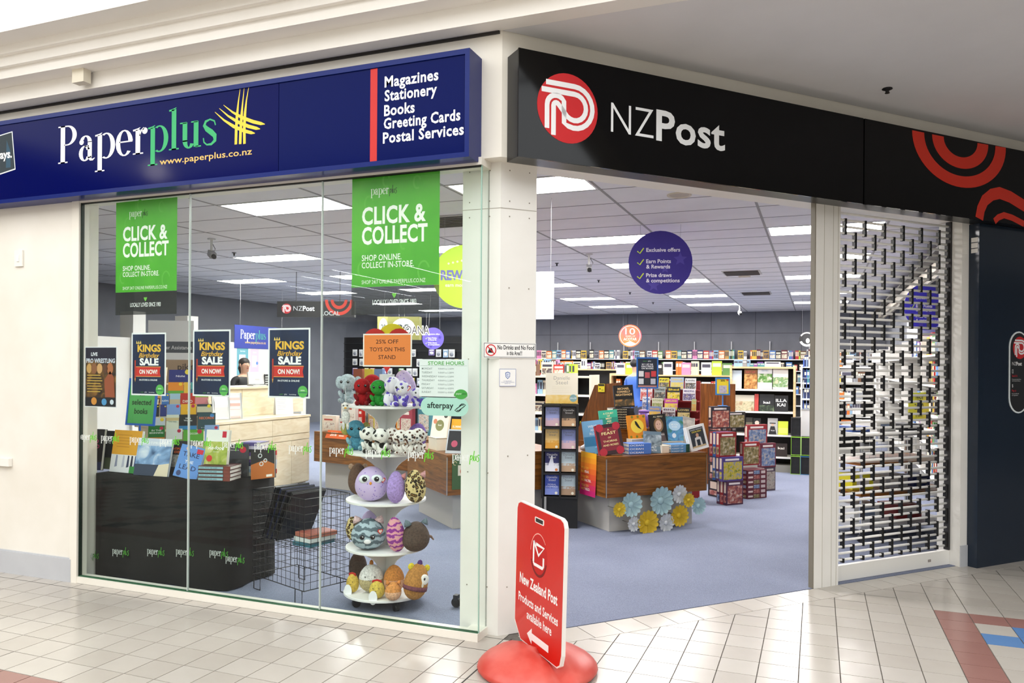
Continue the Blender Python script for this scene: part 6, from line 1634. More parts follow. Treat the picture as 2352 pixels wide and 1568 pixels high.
t = thing('display_plinth', 'pale riser under the portrait book on the entrance table', 'riser', M4=BM @ TR((4.899,6.48,0.778)[0], 6.47, .7315)); MB().box(-.18, .18, 0, .12, 0, .09, '#d6cdbc').build('body', t); MB().box(-.182, .182, -.002, .122, .0905, .0925, '#e2dacb').build('cap', t)
book('book', 'black biography with a portrait of a blonde woman', bup(q, 9, -3, -6, .8265), q[3], q[4], .03, '#15120f', art=art_face, group=g3)
q = (4.994,6.49,0.774,0.21,0.251)
book('book', 'blue green fantasy novel with forest and pale title', bup(q, 9, 2, -4, .8265), q[3], q[4], .03, '#4f86b8', art=lambda d, w, h: (d.rect(-w / 2, 0, w / 2, h, 'art:#2c5a8c,#5a9ac4,#3c7a44:14', .0002), d.disc(0, h * .62, w * .34, '#bcdcf0', .0005, 20, h * .2), d.text('MOON', 0, h * .64, h * .1, '#eef6fa', .0009, 'c', .01), d.text('RIVER', 0, h * .54, h * .1, '#eef6fa', .0009, 'c', .01), d.disc(-w * .05, h * .22, w * .12, '#e0e4ea', .0006, 10)), group=g3)
q = (4.897,6.3,0.708)
for k in range(3):
    lab = 'sky blue and green novel lying at the table front, %s from the bottom' % ords[k]
    fbook(lab, 0, 0, 0, .22, .16, .0265, 0, '#5f97cc', 'FOREST OF', '#dfeaf2', group='three sky blue novels at table front', end='#1d4a38')
    o = [o for o in bpy.data.objects if o.get('label') == lab][0]; o.matrix_local = BM @ TR(q[0], 6.28, ZE + k * .0270) @ RZ(-3)
q = (4.724,6.29,0.704)
fbook('cream paged thick book lying beside the sky blue novels', 0, 0, 0, .085, .16, .075, 0, '#efe4d0', None, group=g3)
[o for o in bpy.data.objects if o.get('label') == 'cream paged thick book lying beside the sky blue novels'][0].matrix_local = BM @ TR(q[0], 6.29, ZE)
q = (5.165,6.3,0.706,0.256,0.266)
def art_dough(d, w, h):
    d.rect(-w * .38, h * .12, w * .38, h * .9, '#2a3038', .0003); d.text('BAKER PASSION', 0, h * .82, h * .05, '#eef0f2', .0008, 'c', .01, width=w * .66); d.text('DOUGH', 0, h * .72, h * .09, '#e8d23c', .0008, 'c', .02, width=w * .5)
    d.fpoly([(-w * .2, h * .14), (w * .2, h * .14), (w * .16, h * .5), (0, h * .55), (-w * .16, h * .5)], '#d9d6d0', .0006); d.disc(0, h * .6, w * .08, '#c99a7c', .0007, 12); d.rect(-w * .09, h * .14, w * .09, h * .42, '#16202e', .0008); d.rect(-w * .36, h * .12, w * .36, h * .18, '#cbb083', .0009)
for k in range(2):
    book('book', ('white baking book with aproned baker at the table end', 'second white baking book behind the aproned baker one')[k], bup(q, 10, -9, 6, ZE + .016) @ TR(0, .024 * k, 0), q[3], q[4] * .94, .02, '#f2f2f0', art=art_dough, group=g3)
q = (5.322,6.7,0.821,0.116,0.168)
book('book', 'grey photo book slanting behind the white baking books', bup(q, 16, 14, 0, ZE + .03), .15, .30, .03, '#a8a29a', art=art_basic('', '#eee', pic=('art:#8a8278,#b9b2a8,#d6d0c6:14', .1, .9)), group=g3)
q = (4.905,6.95,1.137)
t = thing('gift_tin', 'purple patterned gift tin beside the thriller stack', 'tin', M4=BM @ TR(q[0], 6.92, ZR + .0005)); MB().lathe([(.055, 0), (.055, .15)], 20, m='art:#6a3f94,#8a62b4,#54307c:40').build('body', t, smooth=True); MB().lathe([(.057, .15), (.057, .17), (.05, .175)], 20, m='#7a52a6').build('lid', t, smooth=True)
q = (4.141,6.9,0.709,0.192,0.063)
t = thing('parcel_bag', 'crumpled clear plastic bag at the rear corner of table', 'bag', M4=BM @ TR(4.12, 6.75, ZE)); m = MB(); m.ell((0, 0, .035), (.10, .07, .035), '#d9d3d2:0.2', 14, 8); rnd = random.Random(5); m.v = [(a + rnd.uniform(-.008, .008), b_ + rnd.uniform(-.008, .008), max(0, c + rnd.uniform(-.006, .006))) for a, b_, c in m.v]; m.build('film', t, smooth=True); MB().ell((.02, 0, .03), (.05, .04, .02), '#c88a94', 10, 6).build('content', t, smooth=True)
for k in range(2):
    lab = ('lower', 'upper')[k] + ' light blue novel lying flat behind the crimson novels'
    fbook(lab, 0, 0, 0, .16, .13, .03, 0, '#6fb2d8', None, group='flat light blue novels')
    [o for o in bpy.data.objects if o.get('label') == lab][0].matrix_local = BM @ TR(4.10, 6.46, ZE + .0305 * k) @ RZ(-40)
# gradient flyer on the table side
t = thing('table_flyer', 'orange to magenta flyer hanging down the table side', 'flyer', M4=TR(-1.84, 7.16, 0) @ RZ(RB - 90) @ TR(-.31, -.006, .325))
m = MB(); n_ = 8
gr = ['#c3206c', '#cc2a5a', '#d8403f', '#e0562e', '#e66c28', '#ec8424', '#f09a22', '#f3ae22']
for i in range(n_):
    z0, z1 = .42 * i / n_, .42 * (i + 1) / n_; y0, y1 = -.014 * (1 - i / n_) ** 2, -.014 * (1 - (i + 1) / n_) ** 2
    m.add([(-.145, y0, z0), (.145, y0, z0), (.145, y1, z1), (-.145, y1, z1)], [(0, 1, 2, 3)], gr[i])
m.build('sheet', t)
d = MB(TR(0, -.016, 0) @ FRONT)
for k, (a, b_) in enumerate((('NOT ', 'YIELD.'), ('NOT ', 'FALTER.'), ('NOT ', 'FEAR.'))):
    z = .05 + .085 * k
    d.text('YOU DO', -.11, z + .034, .034, '#f6c84a', 0, 'l', .01); d.text(a, -.11, z, .034, '#f6c84a', 0, 'l', .01); d.text(b_, -.045, z, .034, '#fdf3ea', 0, 'l', .02)
d.build('lettering', t)
# ---- metal flower wall ornaments in front of the plinth
fl_ = [('small yellow', 'first on the side of the red sign', '#d9b92c', (4.079,6.14,0.247), 18), ('pale teal', 'nearest the red sign', '#a9c7cc', (4.233,6.17,0.279), 30), ('small white', 'low beside the big yellow one', '#cfd2d4', (4.243,6.14,0.098), 18), ('big yellow', 'lowest of all near the carpet', '#d6b324', (4.401,6.14,0.099), 30), ('largest pale teal', 'in the middle', '#a6c5cb', (4.586,6.18,0.291), 34),
       ('white', 'low beside the broad yellow one', '#ccd0d3', (4.62,6.14,0.081), 22), ('broad yellow', 'below the upper white one', '#d4b020', (4.776,6.14,0.137), 26), ('upper white', 'highest against the walnut', '#d0d3d6', (4.798,6.17,0.342), 22), ('little yellow', 'beside the upper white one', '#d8b830', (4.88,6.13,0.283), 17), ('outer pale teal', 'furthest from the red sign', '#a9c8ce', (5.018,6.15,0.214), 21)]
pet = {}
for nm, wh, c, p, rpx in fl_:
    dd = -Bp(p[0], p[1]).x * math.sin(_yaw) + Bp(p[0], p[1]).y * math.cos(_yaw)
    R_ = rpx * dd / 1789.6
    t = thing('metal_flower', '%s metal flower ornament, %s' % (nm, wh), 'flower ornament', M4=BM @ TR(p[0], p[1], p[2]), group='metal flower ornaments on the entrance table')
    k_ = (c, round(R_, 3))
    m = MB(); nP = 14
    for ring_ in range(1):
        w_ = R_ * .30
        m.add([(-w_ * .25, 0, R_ * .25), (w_ * .25, 0, R_ * .25), (w_ * .62, -R_ * .10, R_ * .66), (w_ * .55, -R_ * .14, R_ * .88), (0, -R_ * .16, R_ * 1.0), (-w_ * .55, -R_ * .14, R_ * .88), (-w_ * .62, -R_ * .10, R_ * .66), (0, R_ * .05, R_ * .62)],
              [(0, 1, 7), (1, 2, 7), (2, 3, 7), (3, 4, 7), (4, 5, 7), (5, 6, 7), (6, 0, 7)], c + ':0.5')
    pm = m.mesh('petal', True)
    for i in range(nP):
        o = link('petal', pm, t, M4=TR(0, .002 * (i % 2), 0) @ RY(360 / nP * i))
    m = MB(RX(90)); m.lathe([(R_ * .30, -.004), (R_ * .22, .010), (R_ * .06, .016)], 14, m=c + ':0.7'); m.build('centre', t, smooth=True)
    MB().tube([(0, .005, 0), (0, 6.33 - p[1] - (.10 if p[2] > .345 else 0), 0)], .004, 5, '#77736a').build('wire_stem', t)
# ---- black dump bin stand with paperbacks
SM = TR(*(-2.328,7.252,0)[:2], 0) @ RZ(16)
DS = thing('paperback_stand', 'black floor stand of paperbacks with pale header card by column', 'display stand', M4=SM)
dS = 1.575 / (1214 - 849) * 1789.6
def sx(px): return (px - 1285) * dS / 1789.6
def szz(py): return 1.575 - (py - 849) * dS / 1789.6
MB().box(sx(1245), sx(1325), .02, .26, .003, szz(1146), '#0e0e10').build('base', DS)
MB().box(sx(1246), sx(1324), .10, .13, szz(1146), szz(930), '#121215').build('back_board', DS)
MB().box(sx(1250), sx(1255), -.02, .01, .003, szz(1142), '#9a9a9a').build('leg', DS)
for x0_, x1_ in ((1243, 1248), (1283.5, 1287), (1321, 1326)): MB().box(sx(x0_), sx(x1_), 0, .12, szz(1146), szz(932), '#0f0f12').build('divider', DS)
for py in (1143, 1089.5, 1037, 986, 935): MB().box(sx(1248), sx(1322), 0, .12, szz(py + 3), szz(py - 1), '#0f0f12').build('ledge', DS)
m = MB(); m.box(sx(1250), sx(1324), .10, .115, szz(932), szz(862), '#f4ecd8'); m.build('header_card', DS)
d = MB(TR(sx(1287), .0995, szz(932)) @ FRONT); w, h = sx(1324) - sx(1250), szz(862) - szz(932)
d.rect(-w / 2, 0, w / 2, h * .28, 'art:#e0a83c,#f0c868,#f4dca0:9', 0); d.text('Danielle', 0, h * .78, h * .17, '#a8a294', .0006, 'c', -.008, width=w * .5); d.text('Steel', 0, h * .63, h * .17, '#a8a294', .0006, 'c', -.008, width=w * .36)
for k in range(4): d.rect(-w * .3, h * (.54 - .06 * k), w * .3, h * (.544 - .06 * k), '#d9cdb0', .0006)
d.disc(w * .36, h * .18, w * .115, '#86aeb2', .0006, 20); d.text('$16.99', w * .36, h * .155, h * .07, '#f2f6f6', .001, 'c', .02, width=w * .19); d.build('header_print', DS)
pb = [('lavender beach', '#9aa2d4', '#c9a8b4'), ('dark jewelled', '#3a3430', '#c9a27c'), ('golden field', '#e6c27c', '#d89a34'), ('lilac seaside', '#8e98cc', '#d2b0b8'), ('navy wedding', '#2a2c66', '#e8e8f0'), ('pale winter street', '#c6d6dc', '#b89a7c'), ('cobalt compass', '#3f55b4', '#7a8ad0'), ('icy street', '#c2d2da', '#a88a70')]
for k, (nm, c, c2) in enumerate(pb):
    r_, cc = divmod(k, 2)
    x0_, x1_ = ((1251, 1283), (1288, 1320))[cc]; pb_, pt_ = ((983, 940), (1034, 990), (1086, 1041), (1139, 1092))[r_]
    w, h = sx(x1_) - sx(x0_), szz(pt_) - szz(pb_)
    def art_pb(d, w, h, c=c, c2=c2, k=k):
        d.rect(-w / 2, 0, w / 2, h * .36, c2, .0002); d.rect(-w / 2, h * .30, w / 2, h * .42, 'art:%s,%s,%s:22' % (c, c2, c), .0004)
        d.text('Danielle', 0, h * .80, h * .15, '#f0eee8' if k in (1, 4, 6) else '#6a6a78', .0008, 'c', -.004, width=w * .74); d.text('Steel', 0, h * .66, h * .15, '#f0eee8' if k in (1, 4, 6) else '#6a6a78', .0008, 'c', -.004, width=w * .5)
        if k == 4: d.fpoly([(-w * .4, 0), (w * .2, 0), (w * .02, h * .8), (-w * .06, h * .8)], '#e9eaf4', .0006)
        if k == 6: d.text('MORAL', 0, h * .46, h * .1, '#e6e8f6', .0008, 'c', .0, width=w * .6); d.text('COMPASS', 0, h * .36, h * .1, '#e6e8f6', .0008, 'c', .0, width=w * .8)
        d.disc(w * .3, h * .09, w * .1, '#d9803c' if k == 4 else '#e8e2d0', .0008, 12)
    book('paperback', '%s paperback in %s row of the black stand' % (nm, ('top', 'second', 'third', 'bottom')[r_]), SM @ TR((sx(x0_) + sx(x1_)) / 2, .03, szz(pb_) + .0015) @ RX(-4), w, h, .02, c, art=art_pb, group='paperbacks in the black floor stand')
# ---- magazine rack with walnut ends
MR = thing('magazine_rack', 'stepped magazine rack with walnut ends behind the entrance table', 'magazine rack', (0, 0, 0))
YM = 9.35
xl, xr = (-1.832,9.35,1.024)[0] - .18, (-1.317,9.35,1.038)[0]
MB().box((-2.012,9.35,1.018)[0], xr, 9.62, 9.66, .003, 1.42, '#8c1a1c').build('red_back_board', MR)
zl = {0: (-1.713,9.55,1.314)[2], 1: (-1.7,9.48,1.184)[2], 2: (-1.686,9.41,1.066)[2], 3: (-1.673,9.34,0.966)[2], 4: (-1.66,9.27,0.852)[2]}
for k in range(5): MB().box((-2.012,9.35,1.018)[0], xr - .001, 9.52 - .07 * k, 9.60, zl[k] - .014, zl[k] - .001, '#8c1a1c').build('step', MR)
q = (-1.273,10.85,-0.133,0.506,1.505)
MB().box(q[0] - q[3] / 2, q[0] + q[3] / 2, 10.85, 10.88, .003, (-1.299,10.85,1.367)[2], 'walnut_v').build('end_panel', MR)
MB().box(q[0] - q[3] / 2, q[0] - q[3] / 2 + .02, 10.881, 11.2, .003, (-1.299,10.85,1.367)[2], 'walnut_v').build('end_panel', MR)
MB().box(xr - .3, q[0] - q[3] / 2 - .001, 10.9, 10.93, .003, (-1.294,10.85,0.722)[2], 'walnut_v').build('linking_panel', MR)
pts = [(-2.686,8.9,0.712), (-2.189,8.9,0.733), (-2.127,8.9,1.404), (-2.435,8.9,1.369)]
m = MB(TR(0, 8.9, 0) @ FRONT); m.prism([(p[0], p[2]) for p in pts], -.02, .0, 'walnut_v'); m.build('slanting_panel', MR)
m = MB(); m.box(pts[0][0], pts[1][0], 8.9, 9.4, .003, pts[0][2], 'walnut_v'); m.build('rack_base', MR)
t = thing('warning_label', 'yellow and black warning label on slanting walnut panel', 'label', (-2.349,8.878,1.289)); q = (-2.347,8.878,1.289,0.079,0.097)
MB().box(-q[3] / 2, q[3] / 2, -.001, 0, 0, q[4], '#e6d62c').build('sheet', t); d = MB(TR(0, -.0016, 0) @ FRONT); d.rect(-q[3] * .45, q[4] * .72, q[3] * .45, q[4] * .95, '#1a1a16', 0); d.disc(-q[3] * .2, q[4] * .38, q[3] * .1, '#1a1a16', 0, 8); d.rect(0, q[4] * .2, q[3] * .35, q[4] * .26, '#6a6a20', 0); d.build('print', t)
mags = [(1512,873,1538,894,0,'yellow topped motor magazine','#d8cc3a','#3c3a44'), (1538,872,1572,894,0,'pale blue car magazine','#a9bcd8','#e6d25c'), (1572,877,1600,897,0,'white puzzle magazine','#e6e8ea','#3a3a3c'),
        (1469,893,1500,919,1,'white car magazine with red title','#e4e4e4','#c8202c'), (1501,894,1530,919,1,'grey classic motor magazine','#9aa6a4','#2a2a26'), (1530,894,1564,919,1,'black shed magazine with yellow title','#2c3230','#ecd52c'), (1567,898,1599,928,1,'white mindful magazine with violet figures','#eceaf0','#4a3a80'),
        (1474,917,1495,942,2,'white motor magazine with blue corner','#dfe4ea','#2c4a94'), (1496,920,1524,942,2,'cream garden magazine','#d9d6bc','#8a9a4a'), (1524,921,1559,943,2,'magenta puzzle magazine with yellow numbers','#c44aa8','#f0d83c'),
        (1487,939,1520,962,3,'blue and yellow weekly magazine','#7f94c8','#f0c23c'), (1520,943,1553,963,3,'white crossword magazine with bold title','#e9e6ea','#4a2c48'), (1554,945,1587,968,3,'black recipe magazine with yellow title','#2a2420','#e9d68c'), (1588,922,1600,955,2,'narrow green magazine at the rack end','#b9c48c','#d8a040'),
        (1490,962,1520,985,4,'yellow paper magazine on the lowest step','#d9c268','#8a6a2c'), (1524,962,1553,985,4,'red white puzzle magazine on the lowest step','#e2dcd8','#c83a3c'), (1566,966,1598,985,4,'pale quiz magazine at the lowest step end','#e0dccc','#4a4a4c')]
tt = ['NZ', 'DRIVE', 'Logic', 'CAR', 'RealClassic', 'Shed', 'MINDFUL', 'V8', 'KITCHEN', '$80,000', 'Weekly', 'BIG', 'LOVES', 'Zen', 'TIME', 'X', 'QUE']
for k, (x0_, y0_, x1_, y1_, st, nm, c, c2) in enumerate(mags):
    yy = 9.505 - .07 * st
    q = (((x0_ + x1_) / 2 - 1176) / 1789.6, )
    an = math.atan(q[0]) - _yaw
    xx = math.tan(an) * yy
    dd = -xx * math.sin(_yaw) + yy * math.cos(_yaw)
    w = (x1_ - x0_) * dd / 1789.6 * .96 * math.cos(_yaw); zt = 1.575 - (y0_ - 850.5) * dd / 1789.6
    h = max(.14, zt - zl[st])
    t = thing('magazine', nm + ' on ' + ('top', 'second', 'third', 'fourth', 'lowest')[st] + ' step of the rack', 'magazine', M4=TR(xx, yy, zl[st] + .002) @ RX(-8), group='magazines on the walnut ended rack')
    MB().box(-w / 2, w / 2, 0, .004, 0, h, c).build('cover', t)
    d = MB(TR(0, -.0006, 0) @ FRONT); d.rect(-w * .46, h * .05, w * .46, h * .6, 'art:%s,%s,%s:30' % (c, c2, '#c9b8a0'), 0); d.text(tt[k], 0, h * .74, h * .2, c2, .0005, 'c', .02, width=w * .8); d.build('cover_print', t)
# ---- sign holders on the table and boxes
q = (-1.668,8.2,1.366,0.218,0.322)
def art_half(d, w, h):
    d.rect(-w * .42, h * .04, w * .42, h * .96, '#0d1a30', .0002); d.text('paper', -w * .2, h * .86, h * .06, '#3f8a3c', .0006); d.text('plus', w * .03, h * .86, h * .06, '#e8ecee', .0006)
    for k, s_ in enumerate(('BUY 1 GET ONE', 'HALF PRICE', 'ON BOOKS')): d.text(s_, 0, h * (.75 - .065 * k), h * .065, '#e9edf2', .0006, 'c', .02, width=w * (.5, .54, .54)[k])
    for x, z, c in ((-.28, .38, '#d9dade'), (0, .34, '#b8505a'), (.28, .38, '#c8363c'), (-.28, .14, '#cfd4dc'), (0, .12, '#23252c'), (.26, .14, '#b9bcc8')): d.rect((x - .11) * w, z * h, (x + .11) * w, (z + .18) * h, c, .0007)
    d.rect(-w * .42, h * .04, w * .42, h * .1, '#b07a70', .0008)
MDS = Bp((5.077,7.1,0.828)[0], 7.10)
holder('tall blue sign holder with half price book sheet', MDS.x, MDS.y, ZE, (5.078,7.1,1.347)[2], .24, (5.075,7.1,1.693)[2] - (5.078,7.1,1.347)[2], '#1d63b4', '#0d1a30', art_half, 2, 15)
# ---- jigsaw puzzle boxes piled on the carpet
def puzzle(label, s_, t_, z, w, h, tk, c, art, flat=False, rz=0, g='jigsaw boxes piled beside the entrance table'):
    t = thing('puzzle_box', label, 'puzzle box', M4=BM @ TR(s_, t_, z) @ RZ(rz), group=g)
    if flat:
        MB().box(-w / 2, w / 2, 0, .25, 0, tk, c).build('carton', t)
        d = MB(TR(0, -.0006, 0) @ FRONT); d.rect(-w * .18, tk * .12, w * .12, tk * .88, art, 0); d.rect(w * .2, tk * .2, w * .42, tk * .8, '#c9b8b4', 0); d.rect(-w * .46, tk * .3, -w * .22, tk * .7, '#d9c8c0', 0); d.build('end_print', t)
        d = MB(TR(-w / 2 - .0006, .125, 0) @ RZ(-90) @ FRONT); d.rect(-.10, tk * .2, .10, tk * .8, art, 0); d.build('side_print', t)
    else:
        MB().box(-w / 2, w / 2, 0, tk, 0, h, c).build('carton', t)
        d = MB(TR(0, -.0006, 0) @ FRONT); d.rect(-w * .44, h * .06, w * .44, h * .80, art, 0); d.rect(-w * .36, h * .85, w * .3, h * .93, '#e6dcd8', 0); d.build('front_print', t)
        d = MB(TR(-w / 2 - .0006, tk / 2, 0) @ RZ(-90) @ FRONT); d.rect(-tk * .36, h * .1, tk * .36, h * .4, art, 0); d.rect(-tk * .3, h * .5, tk * .3, h * .95, '#d9c8b4', 0); d.build('spine_print', t)
    return t
A1, A2, A3, A4 = 'art:#2a3a2c,#8a7a4c,#c9c0b0:26', 'art:#3a2a44,#a85a4c,#d9d0c0:26', 'art:#26345c,#7a90b4,#d0b890:26', 'art:#5a7ab4,#c9b43c,#3c6a2c:24'
def pz(label, x0, y0, x1, y1, *a): pass
PZH = [(6.226,6.98,0.063,0.246,0.276)[4] + .001, (6.192,6.98,0.337,0.309,0.276)[4] + .001, 0, (7.383,7.62,-0.019,0.178,0.304)[4] + .001]
for k, (q, c, art, lab, rz) in enumerate((
        ((6.226,6.98,0.063,0.246,0.276), '#4a2440', A2, 'purple edged antiques jigsaw box lowest at the front', 0),
        ((6.192,6.98,0.337,0.309,0.276), '#4a3c80', A4, 'violet jigsaw box with yellow garden picture', 0),
        ((6.15,7.02,0.605,0.251,0.281), '#8e1c22', A1, 'red jigsaw box with crowded street picture, highest of its column', 0),
        ((7.383,7.62,-0.019,0.178,0.304), '#5a4a54', 'art:#6a5a54,#b0a498,#8a8a80:20', 'grey castle jigsaw box lowest at the far end', 0),
        ((7.328,7.6,0.268,0.259,0.308), '#6a2434', A3, 'maroon jigsaw box with blue village picture', 0),
        ((6.82,7.36,0.387,0.272,0.284), '#8e1c22', A1, 'red jigsaw box standing on the lying boxes', 0),
        ((7.199,7.66,0.547,0.33,0.308), '#94222c', A3, 'red jigsaw box with lake dogs picture at the back', 0),
        ((6.2,7.2,0.867,0.281,0.262), '#2c2430', A2, 'dark jigsaw box standing highest behind the yellow holder', 0),
        ((6.528,7.3,0.855,0.278,0.195), '#2a2628', A1, 'black edged jigsaw box at the top of the pile', 0))):
    zz = {0: .0035, 1: .0035 + 1 * PZH[0], 2: .0035 + PZH[0] + PZH[1], 3: .0035, 4: .0035 + PZH[3]}.get(k, q[2])
    puzzle(lab, q[0], q[1], zz, q[3], q[4], .055, c, art, rz=rz)
    for j in range(1, 3):
        if k in (0, 1, 2): puzzle(lab.split(' jigsaw')[0] + ' jigsaw box, %s behind the front of its row' % ('next', 'last')[j - 1] + (' in %s row' % ('lowest', 'middle', 'upper')[k]), q[0], q[1] + .058 * j, zz, q[3], q[4], .055, ('#23508c', '#8e1c22', '#4a2440')[(j + k) % 3], (A1, A2, A3)[(j + k) % 3])
q = (6.787,7.22,0.03,0.304,0.38)
for j in range(6):
    puzzle('lying maroon jigsaw box in the stack of six, %s from the bottom' % ords[j], q[0], 7.22, .004 + j * .0575, q[3], 0, .057, '#5e1f2c', (A1, A2, A3)[j % 3], True)
q = (6.496,7.15,0.614,0.208,0.254)
for j in range(4):
    puzzle('lying black jigsaw box beside the red street one, %s from the bottom' % ords[j], q[0] + .03, 7.42, .004 + .63 + j * .0575, q[3] * 1.1, 0, .057, '#1a171c', (A2, A1, A3)[j % 3], True)
for j in range(3): puzzle('plain dark jigsaw carton hidden low inside the pile, %s from the bottom' % ords[j], q[0] + .02, 7.44, .004 + .2 * j, .26, .19, .2, '#241c22', A2)
q = (-1.113,10.2,1.242,0.15,0.216)
HP = Bp((6.25,7.225,1.039)[0], 7.2275); HZ = (6.2,7.2,0.867,0.281,0.262)[2] + (6.2,7.2,0.867,0.281,0.262)[4] + .001
holder('small blue sign holder with yellow sheet above the jigsaws', HP.x, HP.y, HZ, (6.248,7.225,1.26)[2], .17, (6.246,7.225,1.466)[2] - (6.248,7.225,1.26)[2], '#2f7fc4', '#e8cf2c', lambda d, w, h: (d.text('20%', 0, h * .78, h * .15, '#3a2a1c', .0004, 'c', .02), d.disc(w * .34, h * .88, w * .09, '#d8502c', .0004, 8), d.rect(-w * .25, h * .12, w * .28, h * .55, 'art:#8a86b4,#c9c0c8,#6a7aa0:30', .0004)), 3, 20)
# ================================================================ back wall shelving and its books
PAL = {'pink': '#e08ab4', 'cream': '#e6dcc0', 'orange': '#d8742c', 'black': '#1c1c20', 'teal': '#4a8a94', 'white': '#e4e4e2', 'red': '#b8322c', 'navy': '#27325c', 'yellow': '#dcb83c', 'green': '#5a8a4a', 'blue': '#4a78b4', 'purple': '#7a4a94', 'brown': '#6a4a34', 'grey': '#8a8c90', 'sky blue': '#8fb4d0', 'maroon': '#6a2430', 'gold': '#b8924a', 'lime': '#b4d03c'}
UB = {}
def unit_book(c, kind):
    k = (c, kind)
    if k not in UB:
        m = MB(); m.box(-.5, .5, 0, 1, 0, 1, PAL[c]); 
        hx = PAL[c]; lum = int(hx[1:3], 16) + int(hx[3:5], 16) + int(hx[5:7], 16)
        c2 = '#efe6cc' if lum < 380 else '#3c3a48'
        m.add([(-.46, .04, 1.001), (.46, .04, 1.001), (.46, .96, 1.001), (-.46, .96, 1.001)], [(0, 1, 2, 3)], '#e9e2d2')
        if kind == 0:
            m.add([(-.4, -.02, .66), (.4, -.02, .66), (.4, -.02, .84), (-.4, -.02, .84)], [(0, 1, 2, 3)], c2)
            m.add([(-.42, -.02, .1), (.42, -.02, .1), (.42, -.02, .55), (-.42, -.02, .55)], [(0, 1, 2, 3)], 'art:%s,%s,#9a7a60:3' % (hx, c2))
        elif kind == 1:
            m.add([(-.3, -.02, .35), (.3, -.02, .35), (.3, -.02, .85), (-.3, -.02, .85)], [(0, 1, 2, 3)], c2)
        UB[k] = m.mesh('book')
    return UB[k]
COUNT = {}
NOUN = {'book': ('book cover facing out', 'book spine', 'book'), 'boxed_game': ('game box front', 'game box side', 'game box'), 'stationery_pack': ('stationery pack front', 'stationery pack edge', 'stationery'), 'gift_pack': ('gift pack front', 'gift pack edge', 'gift pack')}
MASS = MB()
def sbook(place, grp, x, y, z, w, h, t, c, kind, rz=0, M0=None, name='book'):
    if name == 'mass':
        T_ = TR(x, y, z) @ Matrix.Diagonal((w, t, h, 1)); MASS.T = (M0 @ T_) if M0 else T_
        MASS.box(-.5, .5, 0, 1, 0, 1, PAL[c]); MASS.add([(-.4, -.02, .6), (.4, -.02, .6), (.4, -.02, .85), (-.4, -.02, .85)], [(0, 1, 2, 3)], '#efe6cc' if c not in ('white', 'cream', 'yellow', 'sky blue') else '#4a4858'); return
    key = (place, c, kind); COUNT[key] = n = COUNT.get(key, 0) + 1
    nth = ords[n - 1] if n <= 20 else '%dth' % n
    o = link(name, unit_book(c, kind), None)
    T_ = TR(x, y, z) @ RZ(rz) @ Matrix.Diagonal((w, t, h, 1))
    o.matrix_local = (M0 @ T_) if M0 else T_
    return tag(o, '%s %s, %s such one along %s' % (c, NOUN[name][kind], nth, place), NOUN[name][2], grp)
def fill(place, grp, x0, x1, y, z, hmin, hmax, seq, rnd, dens=.9, M0=None, cap=80, scale=1.0, name='book'):
    x = x0; i = 0; n = 0
    while x < x1 - .16 * scale and n < cap:
        c = seq[i % len(seq)]; i += 1
        if rnd.random() > dens: x += rnd.uniform(.03, .1) * scale
        h = rnd.uniform(hmin, hmax)
        if rnd.random() < .52:
            w = rnd.uniform(.13, .165) * scale; sbook(place, grp, x + w / 2, y + rnd.uniform(0, .015), z, w, h, .03, c, 0, 0, M0, name); x += w + rnd.uniform(.004, .015); n += 1
        else:
            for q in range(rnd.choice((2, 3, 3, 4))):
                w = rnd.uniform(.026, .045) * scale
                if x + w > x1: break
                sbook(place, grp, x + w / 2, y + rnd.uniform(0, .02), z, w, h, .15, c if rnd.random() < .75 else rnd.choice(list(PAL)), 1, 0, M0, name); x += w + .002; n += 1
BW = thing('wall_shelving', 'long white book shelving along the charcoal back wall', 'shelving', (0, 0, 0))
shz = [1.832, 1.522, 1.212, .902, .592, .282]
for k, z in enumerate(shz):
    MB().box(-8.6, 1.64, 22.16, 22.52, z - .022, z, '#e9e7e2').build('shelf', BW)
MB().box(-8.6, 1.64, 22.53, 22.57, .003, 1.81, '#17171a').build('back_board', BW)
MB().box(-8.6, 1.64, 22.18, 22.5, .003, .12, '#c9c6c0').build('plinth', BW)
for x in [-8.35 + 1.02 * k for k in range(10)]: MB().box(x - .014, x + .014, 22.535, 22.59, .12, 2.33, '#c9cacc').build('upright', BW)
rnd = random.Random(11)
s1 = ['pink', 'cream', 'orange', 'teal', 'sky blue', 'orange', 'blue', 'white', 'black', 'yellow', 'black', 'grey', 'orange', 'black', 'teal', 'white', 'yellow', 'black', 'white', 'sky blue', 'brown', 'white', 'red', 'green', 'orange', 'yellow', 'teal', 'black', 'navy', 'pink', 'navy', 'red', 'purple', 'sky blue', 'orange', 'gold', 'teal', 'yellow', 'white', 'yellow', 'maroon', 'navy', 'gold', 'blue', 'black', 'maroon', 'blue', 'red', 'brown', 'white', 'purple', 'grey']
fill('the top back shelf', 'books on the top back wall shelf', -7.9, 1.55, 22.22, 1.833, .22, .27, s1, rnd, cap=125)
s2 = ['white', 'green', 'blue', 'brown', 'white', 'orange', 'sky blue', 'navy', 'black', 'brown', 'pink', 'purple', 'red', 'white', 'black', 'gold', 'purple', 'white', 'teal', 'orange', 'cream', 'blue', 'red', 'black', 'grey']
fill('the second back shelf', 'books on the second back wall shelf', -7.9, 1.55, 22.24, 1.523, .16, .24, s2, rnd, .8, cap=90)
s3 = ['black', 'white', 'orange', 'cream', 'red', 'blue', 'gold', 'white', 'grey', 'maroon', 'navy']
fill('the third back shelf', 'books on the third back wall shelf', -3.4, 1.5, 22.24, 1.213, .18, .24, s3, rnd, .8, cap=50, name='mass')
